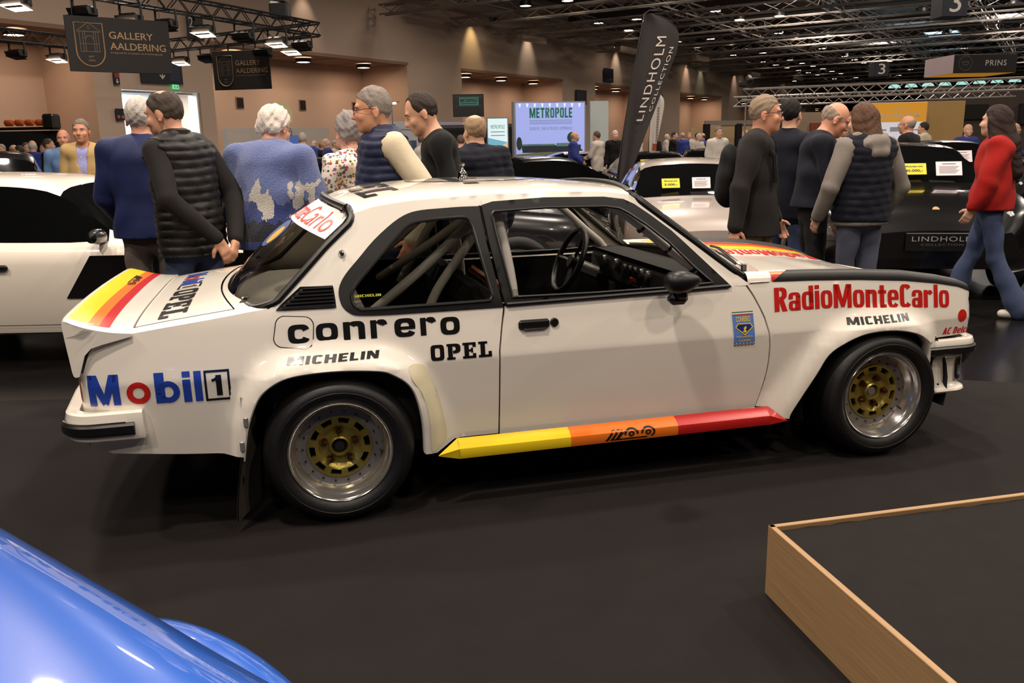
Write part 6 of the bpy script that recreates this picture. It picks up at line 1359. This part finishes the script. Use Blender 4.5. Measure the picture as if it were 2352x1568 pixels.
        if slv:
            for nm in ('l', 'r'):
                a0, e, w = arm[nm]; q = w if slv_len >= 1 else e+(w-e)*max(0, slv_len*2-1)
                P += [cap(a0, e if slv_len > .5 else a0+(e-a0)*slv_len*1.7, .056*b+infl, .048+infl*.9, k=.018)]
                if slv_len > .5: P += [cap(e, q-(w-e)*.04, .048+infl*.9, .036+infl*.7, k=.012)]
        return P
    def hemcut(hem, neckz=None):
        def c(X, Y, Z):
            v = (hem*s-Z)+0*X+0*Y
            return v
        return c
    def neckhole(r, z, P): return P+[dict(cap(J(0, -.045, z), J(0, -.06, z+.25), r, r*1.3), op='sub', k=.012)]
    if top:
        P = torso(top.get('infl', .012), top['hem'], True, top.get('slv', 1.), ) 
        if top.get('v'): P = neckhole(top['v'], 1.50, P)
        fl = folds(top.get('fold', .005)*(.4 if (vest or coat) else 1.5), 9.5); qf = quilt(top['quilt'][0], top['quilt'][1]) if top.get('quilt') else None
        wf = (lambda X, Y, Z: fl(X, Y, Z)+qf(X, Y, Z)) if qf else fl
        V, Q = sdf_mesh(P, h*1.3, .035, wf, hemcut(top['hem'])); o = fast_mesh(top.get('name', 'jacket'), V, Q, top['m'], root)
        if top.get('collar'):
            cz, cr, ch = 1.475, .066, top['collar']
            MB().grid(lambda t, v: tuple(J(0, .012, cz)+np.array([(cr+.012*(1-v))*math.cos(t)*1.05, (cr+.012*(1-v))*math.sin(t), -.02+ch*v+(.0 if math.sin(t) > -.3 else -.02*v)])), list(np.linspace(-PI*.5+.35, PI*1.5-.35, 22)), [0, .5, 1]).build('collar', top.get('cm', top['m']), root)
        if top.get('cuff'):
            for nm in ('l', 'r'):
                a0, e, w = arm[nm]; d = (w-e)/np.linalg.norm(w-e); MB().tube([w-d*.05, w-d*.01], .041, 10).build('cuff', top['cuff'], root)
        if top.get('zip'): 
            yb = lambda z: -(.118*b+top.get('infl', .012))*.90*s
            MB().tube([tuple(J(0, 0, z)+np.array([0, yb(z)-.012, 0])) for z in (1.40, 1.25, 1.1, top['hem']+.02)], .004, 5).build('zip', top['zip'], root)
    if vest:
        P = torso(vest.get('infl', .024), vest['hem'], False); 
        for sg in (-1, 1): P += [cap(J(sg*.10, .015, 1.43), J(sg*.165, .015, 1.40), .07, .072, k=.02)]
        if vest.get('v'): P = neckhole(vest['v'], 1.47, P)
        ti = (top or {}).get('infl', .012)
        for nm in ('l', 'r'):
            a0, e, w = arm[nm]; sgx = 1 if nm == 'l' else -1; P = P+[dict(cap(a0+np.array([sgx*.035, 0, -.01]), e, .058*b+ti+.004, .052+ti), op='sub', k=.010)]
        qf = quilt(vest.get('q', .010), vest.get('pitch', .062)); fl = folds(.004, 8)
        V, Q = sdf_mesh(P, h*1.2, .03, lambda X, Y, Z: qf(X, Y, Z)+fl(X, Y, Z), hemcut(vest['hem'])); fast_mesh('vest', V, Q, vest['m'], root)
        if vest.get('collar'): MB().grid(lambda t, v: tuple(J(0, .012, 1.475)+np.array([(.072+.008*(1-v))*math.cos(t)*1.05, (.074+.008*(1-v))*math.sin(t), -.02+vest['collar']*v])), list(np.linspace(-PI*.5+.3, PI*1.5-.3, 22)), [0, .5, 1]).build('collar', vest['m'], root)
    if coat:
        P = torso(coat.get('infl', .022), coat['hem'])+[dict(cap(J(0, .0, coat['hem']), J(0, 0, 1.0), (.15+coat.get('flare', .02))*b, .14*b), sc=(1.2, .95, 1), k=.05)]
        if coat.get('v'): P = neckhole(coat['v'], 1.46, P)
        if coat.get('open'): P = P+[dict(cap(J(0, -.20, .60), J(0, -.175, 1.44), .070*s, .062*s), op='sub', k=.012), dict(cap(J(0, -.10, 1.30), J(0, -.08, 1.5), .05, .07), op='sub', k=.015)]
        V, Q = sdf_mesh(P, h*1.3, .035, folds(.006, 8.5), hemcut(coat['hem'])); fast_mesh('coat', V, Q, coat['m'], root)
    if legs:
        st = stride; P = []
        for sg in (-1, 1):
            hx = J(sg*.085, 0, .92); kn = np.array([sg*.10*s, -.02*s-sg*st*.35*s, .50*s]); an = np.array([sg*.10*s, .02*s-sg*st*s, .085*s]); P += [cap(hx, kn, .088*b, .066*b, k=.03), cap(kn, an, .064, .052*legs.get('flare', 1.), k=.02)]
        P += [dict(cap(J(0, 0, .90), J(0, 0, .99), .116*b, .112*b), sc=(1.22, .86, 1), k=.04)]
        V, Q = sdf_mesh(P, h*1.4, .025, folds(.008, 12), lambda X, Y, Z: (Z-legs.get('top', 1.02)*s)+0*X+0*Y); fast_mesh('trousers', V, Q, legs['m'], root)
        if shoes:
            for sg in (-1, 1):
                an = np.array([sg*.10*s, .02*s-sg*st*s, 0]); P = [dict(cap(an+np.array([0, .04, .045]), an+np.array([sg*.012, -.12, .035]), .042, .036), sc=(1, 1, .95), k=.02), cap(an+np.array([0, .02, .05]), an+np.array([0, .02, .10]), .04, .045, k=.03)]
                V, Q = sdf_mesh(P, h*1.2, .02, None, lambda X, Y, Z: (.004-Z)+0*X+0*Y); fast_mesh('shoe', V, Q, mat('shoe_%d' % shoes[0], shoes, .5), root)
    if extras: extras(root, J, T, arm, s)
    return root, J, T, arm
def cloth(name, rgb, rough=.85, **k): return mat('cloth_'+name, rgb, rough, var=k.pop('var', .12), scale=k.pop('scale', 14), bump=k.pop('bump', .25), bscale=k.pop('bscale', 220), sheen=k.pop('sheen', .02), spec=k.pop('spec', .25), **k)
def add_tex(m, fn):
    nt = m.node_tree; b = nt.nodes['Principled BSDF']; tc = nt.nodes.new('ShaderNodeTexCoord'); fn(nt, b, tc); return m
def N_(nt, t, **k):
    n = nt.nodes.new(t)
    for a, v in k.items():
        if a.startswith('i_'): n.inputs[a[2:].replace('_', ' ')].default_value = v
        else: setattr(n, a, v)
    return n
def mth(nt, op, a, b=None):
    n = nt.nodes.new('ShaderNodeMath'); n.operation = op
    for i, v in enumerate((a, b)):
        if v is None: continue
        if isinstance(v, (int, float)): n.inputs[i].default_value = v
        else: nt.links.new(v, n.inputs[i])
    return n.outputs[0]
def mixc(nt, f, a, b):
    n = nt.nodes.new('ShaderNodeMix'); n.data_type = 'RGBA'; nt.links.new(f, n.inputs[0])
    for i, v in ((6, a), (7, b)):
        if isinstance(v, tuple): n.inputs[i].default_value = (*lin(v), 1)
        else: nt.links.new(v, n.inputs[i])
    return n.outputs[2]
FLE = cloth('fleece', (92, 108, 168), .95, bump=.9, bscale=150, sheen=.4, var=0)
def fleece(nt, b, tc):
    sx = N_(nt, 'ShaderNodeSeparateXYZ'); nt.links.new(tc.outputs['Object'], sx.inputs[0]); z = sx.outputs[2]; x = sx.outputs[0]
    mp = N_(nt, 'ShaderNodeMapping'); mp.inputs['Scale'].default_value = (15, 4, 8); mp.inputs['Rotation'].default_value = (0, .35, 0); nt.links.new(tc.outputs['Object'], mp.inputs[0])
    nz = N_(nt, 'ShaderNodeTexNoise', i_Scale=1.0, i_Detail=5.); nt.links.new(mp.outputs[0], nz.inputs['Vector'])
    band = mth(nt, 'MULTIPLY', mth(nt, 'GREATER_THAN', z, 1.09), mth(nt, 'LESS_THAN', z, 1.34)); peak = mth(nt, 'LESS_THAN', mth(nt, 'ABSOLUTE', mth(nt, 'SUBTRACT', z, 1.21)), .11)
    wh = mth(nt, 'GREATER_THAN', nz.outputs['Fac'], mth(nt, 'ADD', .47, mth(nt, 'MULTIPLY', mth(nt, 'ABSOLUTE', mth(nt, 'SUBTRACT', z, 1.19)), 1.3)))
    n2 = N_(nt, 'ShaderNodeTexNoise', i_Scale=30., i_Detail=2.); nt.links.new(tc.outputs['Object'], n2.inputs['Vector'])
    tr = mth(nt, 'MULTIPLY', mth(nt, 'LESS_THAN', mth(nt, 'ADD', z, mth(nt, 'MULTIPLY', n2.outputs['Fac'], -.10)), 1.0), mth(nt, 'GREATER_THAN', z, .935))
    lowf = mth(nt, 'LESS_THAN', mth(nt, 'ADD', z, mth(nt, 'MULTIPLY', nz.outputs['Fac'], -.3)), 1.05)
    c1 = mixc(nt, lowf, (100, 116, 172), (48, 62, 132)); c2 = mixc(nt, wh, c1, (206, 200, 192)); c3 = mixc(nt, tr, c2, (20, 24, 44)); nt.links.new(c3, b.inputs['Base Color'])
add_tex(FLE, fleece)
FLO = cloth('floral', (222, 216, 204), .8, bump=.1, var=0)
def floral(nt, b, tc):
    c = None
    for k, (sc, thr, cols) in enumerate(((26, .27, [(196, 98, 40), (120, 90, 150), (190, 60, 40), (70, 90, 150)]), (36, .30, [(96, 92, 58), (84, 80, 52), (110, 104, 70), (150, 130, 60)]), (48, .25, [(190, 90, 60), (200, 170, 90), (110, 110, 160), (150, 60, 50)]))):
        vo = N_(nt, 'ShaderNodeTexVoronoi', i_Scale=float(sc), i_Randomness=1.); mp = N_(nt, 'ShaderNodeMapping'); mp.inputs['Location'].default_value = (k*3.1, k*1.7, k*.9); nt.links.new(tc.outputs['Object'], mp.inputs[0]); nt.links.new(mp.outputs[0], vo.inputs['Vector'])
        cr = N_(nt, 'ShaderNodeValToRGB'); cr.color_ramp.interpolation = 'CONSTANT'; sp = N_(nt, 'ShaderNodeSeparateXYZ'); nt.links.new(vo.outputs['Color'], sp.inputs[0]); nt.links.new(sp.outputs[0], cr.inputs[0])
        e = cr.color_ramp.elements; e[0].color = (*lin(cols[0]), 1); e[1].position = .75; e[1].color = (*lin(cols[3]), 1)
        for pos, cc in ((.25, cols[1]), (.5, cols[2])): el = e.new(pos); el.color = (*lin(cc), 1)
        f = mth(nt, 'MULTIPLY', mth(nt, 'LESS_THAN', vo.outputs['Distance'], thr*1.1), mth(nt, 'GREATER_THAN', sp.outputs[1], .12)); c = mixc(nt, f, c if c is not None else (224, 218, 206), cr.outputs[0])
    nt.links.new(c, b.inputs['Base Color'])
add_tex(FLO, floral)
C_NAVY = cloth('navy_jacket', (29, 38, 80), .6, bump=.08); C_BLK = cloth('black_wool', (13, 12, 13)); C_CHAR = cloth('charcoal', (29, 26, 25)); C_VNAVY = cloth('navy_quilt', (31, 37, 64), .55, bump=.08); C_BQ = cloth('black_quilt', (21, 19, 18), .5, bump=.06)
C_CREAM = cloth('cream_knit', (206, 192, 166)); C_JEAN = cloth('jeans', (58, 68, 96)); C_GREYT = cloth('grey_trousers', (104, 94, 88)); C_DARKT = cloth('dark_trousers', (26, 25, 28)); C_KHAKI = cloth('khaki', (126, 102, 70)); C_GREYS = cloth('grey_sweat', (122, 114, 107)); C_RED = cloth('red_sweat', (150, 20, 13)); C_TAN = cloth('tan_blazer', (178, 148, 100)); C_SHIRT = cloth('blue_shirt', (150, 152, 204), .7, bump=.05); C_POLO = cloth('blue_polo', (48, 60, 132)); C_SKYB = cloth('sky_shirt', (92, 122, 164)); C_DNAVY = cloth('dark_navy', (17, 19, 31)); C_PJEAN = cloth('pale_jeans', (80, 84, 100))
SK1 = (206, 152, 124)
person((-2.36, 5.68), 1.84, PI+.1, 'elderly man in navy blue jacket and grey trousers seen from behind', top=dict(m=C_NAVY, hem=.90, infl=.028, collar=.055, fold=.006), legs=dict(m=C_GREYT), hair=('short', (196, 188, 180)), build=1.1, skin_rgb=SK1, arms=dict(l=((.24, -.02, 1.14), (.20, -.20, .98)), r=((-.24, -.02, 1.14), (-.18, -.22, 1.0))))
person((-1.93, 5.24), 1.85, -PI/2-.42, 'man in black quilted vest walking with hands clasped behind his back', top=dict(m=C_CHAR, hem=.86, infl=.012), vest=dict(m=C_BQ, hem=.83, infl=.032, collar=.075, pitch=.050, q=.012), legs=dict(m=C_JEAN), hair=('crown', (70, 60, 52)), head=(.25, -.22, 0), lean=.10, build=1.08, skin_rgb=SK1, stride=.15,
       arms=dict(l=((.235, .12, 1.16), (.075, .255, .93)), r=((-.235, .12, 1.16), (-.045, .265, .91))), hands=dict(l=dict(d=(-.35, .25, -.9), n=(-.3, -1, 0), curl=.5), r=dict(d=(.45, .15, -.8), n=(.2, -1, 0), curl=.9)))
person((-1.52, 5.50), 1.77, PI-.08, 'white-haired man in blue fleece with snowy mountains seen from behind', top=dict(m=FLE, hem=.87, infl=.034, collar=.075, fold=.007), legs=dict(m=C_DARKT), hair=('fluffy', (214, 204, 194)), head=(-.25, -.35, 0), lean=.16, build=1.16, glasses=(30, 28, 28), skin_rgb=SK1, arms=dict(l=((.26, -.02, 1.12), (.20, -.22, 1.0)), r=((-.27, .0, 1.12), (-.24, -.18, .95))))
person((-.77, 5.38), 1.85, -PI/2+.42, 'grey-haired man in navy quilted vest and cream sleeves with glasses', top=dict(m=C_CREAM, hem=.84, infl=.022, fold=.007), vest=dict(m=C_VNAVY, hem=.82, infl=.044, collar=.085, v=.045, pitch=.048, q=.012), legs=dict(m=C_JEAN), hair=('short', (132, 122, 114)), glasses=(74, 26, 30), head=(-.25, -.12, 0), build=1.10, skin_rgb=(202, 146, 114), arms=dict(l=((.27, .17, 1.15), (.23, .07, .90)), r=((-.25, .0, 1.15), (-.20, -.18, 1.0))),
       extras=lambda root, J, T, arm, s: MB().tube([tuple(arm['l'][2]+np.array([.030*math.cos(a), .030*math.sin(a), .01])) for a in np.linspace(0, 2*PI, 16, endpoint=False)], .008, 6, closed=True).lathe([(0, .012), (.018, .012), (.02, 0)], 14, tuple(arm['l'][2]+np.array([.035, -.0, .01])), 'x').build('wrist_watch', CHROME, root))
person((-1.03, 5.82), 1.72, PI+.75, 'person in white floral print shirt partly behind the quilted vest', top=dict(m=FLO, hem=.80, infl=.022, fold=.008, collar=.04), legs=dict(m=C_DARKT), hair=('fluffy', (136, 128, 126)), head=(-.2, -.1, 0), build=1.05, skin_rgb=(214, 158, 138))
person((-.43, 5.95), 1.86, -PI/2+.12, 'dark-haired young man in black sweater looking down', top=dict(m=C_BLK, hem=.84, infl=.016, fold=.005, collar=.035, cm=C_CREAM), legs=dict(m=C_DARKT), hair=('receding', (52, 42, 36)), head=(.0, -.42, 0), lean=.10, build=1.05, skin_rgb=(206, 156, 126), arms=dict(l=((.25, .03, 1.14), (.20, -.16, .98)), r=((-.24, 0, 1.14), (-.16, -.2, 1.0))))
person((-.24, 6.72), 1.72, PI+.5, 'fair balding visitor in black padded jacket behind the black sweater', top=dict(m=C_DNAVY, hem=.78, infl=.03, quilt=(.012, .055), collar=.06), legs=dict(m=C_DARKT), hair=('crown', (150, 124, 96)), build=1.12, h=.012, face=False)
person((1.80, 6.30), 1.80, PI/2-.38, 'man in dark charcoal blazer with glasses walking past the bonnet', top=dict(m=C_DNAVY, hem=.90, infl=.010, collar=.05, v=.05, slv=.4), coat=dict(m=C_CHAR, hem=.79, infl=.026, v=.06, open=True, flare=.03), legs=dict(m=C_KHAKI), hair=('short', (136, 118, 98)), glasses=(26, 26, 36), head=(.15, -.06, 0), skin_rgb=(196, 138, 112), stride=.16, build=1.05, arms=dict(r=((-.26, .08, 1.13), (-.29, .10, .87)), l=((.25, .0, 1.13), (.26, -.12, .88))),
       extras=lambda root, J, T, arm, s: MB().tube([tuple(J(-.12, -.14, 1.16)), tuple(J(-.125, -.12, 1.34)), tuple(J(-.12, .0, 1.475)), tuple(J(-.12, .12, 1.36))], .018, 6).build('bag_strap', C_BLK, root) and fast_mesh('backpack', *sdf_mesh([dict(ell(J(0, .19, 1.22), .15, .085, .21), k=.03), dict(ell(J(0, .22, 1.12), .12, .08, .12), k=.04)], .012, .03, folds(.006, 14)), C_BLK, root))
person((2.40, 7.52), 1.83, PI/2+.9, 'dark-haired visitor in navy jacket behind the charcoal blazer', top=dict(m=C_DNAVY, hem=.78, infl=.02, collar=.06), legs=dict(m=C_JEAN), hair=('short', (24, 20, 19)), h=.012, face=False)
person((2.47, 7.02), 1.79, PI/2-.15, 'bald man in navy zip sweater with glasses looking at a phone', top=dict(m=C_DNAVY, hem=.93, infl=.022, slv=.62, collar=.055, fold=.007), legs=dict(m=C_DARKT), hair=('bald', (150, 134, 120)), glasses=(22, 22, 24), head=(.1, -.5, 0), lean=.06, build=1.12, belly=.04, skin_rgb=(202, 142, 116), arms=dict(l=((.23, -.06, 1.13), (.05, -.34, 1.26)), r=((-.23, -.06, 1.13), (-.03, -.32, 1.24))), hands=dict(l=dict(d=(-.35, -.8, .25), n=(-.6, .2, -.6), curl=.8), r=dict(d=(.35, -.8, .25), n=(.6, .2, -.6), curl=.8)),
       extras=lambda root, J, T, arm, s: MB().box(tuple((arm['l'][2]+arm['r'][2])/2+np.array([0, -.10, .03])), (.075, .15, .012), Matrix.Rotation(.4, 3, 'X'), bev=.004).build('mobile_phone', BLK, root))
def hood_lump(root, J, T, arm, s):
    V, Q = sdf_mesh([cap(J(-.10, .03, 1.48), J(0, .10, 1.46), .045, .055, k=.03), cap(J(0, .10, 1.46), J(.10, .03, 1.48), .055, .045, k=.03), cap(J(-.10, .03, 1.48), J(-.05, -.07, 1.44), .045, .03, k=.03), cap(J(.10, .03, 1.48), J(.05, -.07, 1.44), .045, .03, k=.03), cap(J(-.07, .11, 1.44), J(.07, .11, 1.44), .05, .05, k=.04), cap(J(-.04, .14, 1.38), J(.04, .14, 1.38), .04, .04, k=.04)], .010, .03, folds(.006, 16)); fast_mesh('hood', V, Q, C_GREYS, root)
person((2.70, 6.62), 1.75, PI+.30, 'long-haired person in dark vest over grey hoodie seen from behind', top=dict(m=C_GREYS, hem=.84, infl=.022, fold=.008), vest=dict(m=C_DNAVY, hem=.87, infl=.036, pitch=.055, q=.008), legs=dict(m=C_PJEAN), hair=('long', (86, 60, 44)), head=(.15, -.15, 0), build=1.10, face=False, arms=dict(l=((.28, .02, 1.13), (.27, -.12, .90)), r=((-.29, .04, 1.12), (-.25, -.10, .90))), extras=hood_lump)
person((4.02, 7.20), 1.73, -PI/2-.55, 'woman in red sweatshirt and wide blue jeans with long dark hair', top=dict(m=C_RED, hem=.90, infl=.034, fold=.008), legs=dict(m=C_JEAN, flare=1.75), hair=('vlong', (42, 28, 24)), head=(-.3, 0, 0), stride=-.27, shoes=(206, 198, 188), face=False, arms=dict(l=((.25, -.02, 1.13), (.23, -.12, .92)), r=((-.24, .05, 1.13), (-.22, -.02, .92))))
def shirt_front(root, J, T, arm, s):
    for z in (1.36, 1.27, 1.18, 1.09): MB().lathe([(0, -.004), (.006, -.003), (.007, 0)], 8, tuple(J(0, -.150, z)), 'y').build('button', PALE, root)
person((-4.82, 10.0), 1.87, .18, 'grey-haired man in tan blazer and blue shirt facing the hall', top=dict(m=C_SHIRT, hem=.85, infl=.010, collar=.05, slv=.4), coat=dict(m=C_TAN, hem=.66, infl=.028, v=.06, open=True), legs=dict(m=C_GREYT), hair=('short', (118, 106, 96)), h=.011, skin_rgb=(190, 134, 104), extras=shirt_front)
person((-6.55, 13.0), 1.84, .35, 'bald man in light blue short-sleeved shirt with a dark shoulder strap', top=dict(m=C_SKYB, hem=.82, slv=.5, infl=.02), legs=dict(m=C_DARKT), hair=('bald', (150, 140, 130)), h=.014, build=1.15, skin_rgb=(186, 128, 104), extras=lambda root, J, T, arm, s: MB().tube([tuple(J(.10, -.16, 1.0)), tuple(J(.12, -.15, 1.3)), tuple(J(.13, 0, 1.48)), tuple(J(.12, .14, 1.3))], .025, 6).build('bag_strap', C_BLK, root))
person((-4.2, 18.0), 1.82, PI, 'man in royal blue polo shirt seen from behind in the distance', top=dict(m=C_POLO, hem=.80, slv=.5, infl=.02, collar=.04), legs=dict(m=C_DARKT), hair=('short', (170, 160, 150)), h=.016, build=1.12, face=False)
person((5.78, 12.68), 1.79, PI+.8, 'bald man in black shirt before the ochre poster wall', top=dict(m=C_BLK, hem=.80, infl=.02, collar=.04), legs=dict(m=C_DARKT), hair=('bald', (140, 126, 112)), glasses=(60, 56, 52), h=.013, build=1.12, skin_rgb=(190, 136, 110), face=False, arms=dict(l=((.25, -.05, 1.13), (.12, -.28, 1.05)), r=((-.25, -.05, 1.13), (-.12, -.28, 1.05))))
person((9.0, 19.0), 1.80, PI+.9, 'dark-haired visitor in cream jacket beyond the black cars', top=dict(m=C_CREAM, hem=.78, infl=.034, collar=.08), legs=dict(m=C_DARKT), hair=('short', (58, 48, 42)), h=.016, face=False)
person((4.83, 20.2), 1.80, .2, 'grey-haired visitor in white hooded jacket far beyond the cars', top=dict(m=cloth('white_jacket', (214, 206, 194)), hem=.74, infl=.034, collar=.07), legs=dict(m=C_DARKT), hair=('short', (120, 112, 106)), h=.018, face=False)
# far crowd: a few figures copied with other clothes
PROTO = []
for k, (hs, ry) in enumerate((('short', 0.), ('bald', PI/2), ('short', PI))):
    r, *_ = person((0, 0), 1.75, 0, 'x', top=dict(m=C_BLK, hem=.74, infl=.024, collar=.04), legs=dict(m=C_DARKT), hair=(hs, (110, 100, 92)), h=.020, face=False, shoes=None, arms=None if k == 0 else dict(l=((.24, -.05, 1.13), (.12, -.26, 1.08)), r=((-.24, .0, 1.13), (-.2, -.18, 1.0))))
    PROTO.append(r)
CROWD = [(-11.62, 20.2, 1.74), (-11.82, 21, 1.73), (-11.1, 20, 1.7), (-11.29, 20.6, 1.77), (-10.27, 19, 1.79), (-11.2, 21.3, 1.76), (-9.42, 18, 1.80), (-5.55, 22, 1.82), (-6.9, 26, 1.79), (-5.1, 24, 1.69), (-4.74, 23, 1.75), (-4.93, 25, 1.72), (-4.95, 26, 1.71), (-5.94, 27, 1.75), (-1.70, 17.4, 1.74), (-2.2, 18.2, 1.70), (-1.30, 17.8, 1.74), (-.92, 17.2, 1.70), (-2.55, 17.2, 1.71), (1.72, 23.0, 1.80), (2.36, 23.2, 1.80), (2.86, 23.5, 1.82), (4.06, 30, 1.78), (4.6, 31, 1.80), (5.66, 30, 1.82), (6.16, 31, 1.80), (6.6, 32, 1.82), (7.1, 33, 1.8), (6.66, 30, 1.76), (6.2, 28.6, 1.74), (6.75, 22.6, 1.80), (7.2, 26.6, 1.8), (6.5, 36, 1.8), (5.9, 35, 1.78), (9.2, 17.6, 1.72), (9.12, 24.5, 1.78), (9.87, 25.6, 1.8), (10.93, 19, 1.74)]
CLO = [('black coat', C_BLK), ('navy coat', C_DNAVY), ('white shirt', cloth('white_shirt', (196, 186, 176))), ('grey sweater', C_CHAR), ('dark jacket', C_BLK), ('blue jacket', C_POLO), ('brown jacket', cloth('brown', (92, 68, 50))), ('grey jacket', C_GREYS)]
HRS = [('grey', (150, 140, 132)), ('dark', (46, 38, 34)), ('white', (196, 186, 176)), ('fair', (150, 122, 90)), ('brown', (84, 64, 50))]
ZONES = lambda x, y: 'by the black booth' if x < -8.5 else 'before the product panels' if x < -4 else 'behind the dark saloon' if x < -.5 else 'near the blue lit wall' if x < 3.2 else 'in the aisle beyond the small white flag' if x < 8 else 'under the silver gantry'
used = {}
for k, (x, y, H) in enumerate(CROWD):
    src = PROTO[k % 3]; r = src.copy(); COL.objects.link(r); r.location = (x, y, 0); r.rotation_euler = (0, 0, (k*2.4) % 6.28); f = H/1.75; r.scale = (f, f, f)
    cn, cm_ = CLO[(k*5+k//3) % 8]; hn, hc_ = HRS[(k*3+k//5) % 5]; hm = mat('hairfar_'+hn, hc_, .7, var=.3, scale=60)
    for ch in list(src.children):
        c = ch.copy(); COL.objects.link(c); c.parent = r; nm = ch.name.split('.')[0]
        if nm in ('jacket', 'hair', 'collar'): c.material_slots[0].link = 'OBJECT'; c.material_slots[0].material = hm if nm == 'hair' else cm_
    r['label'] = '%s-haired distant visitor in %s %s' % (hn, cn, ZONES(x, y)); r['group'] = 'distant visitors'
for r in PROTO:
    for ch in list(r.children): bpy.data.objects.remove(ch)
    bpy.data.objects.remove(r)
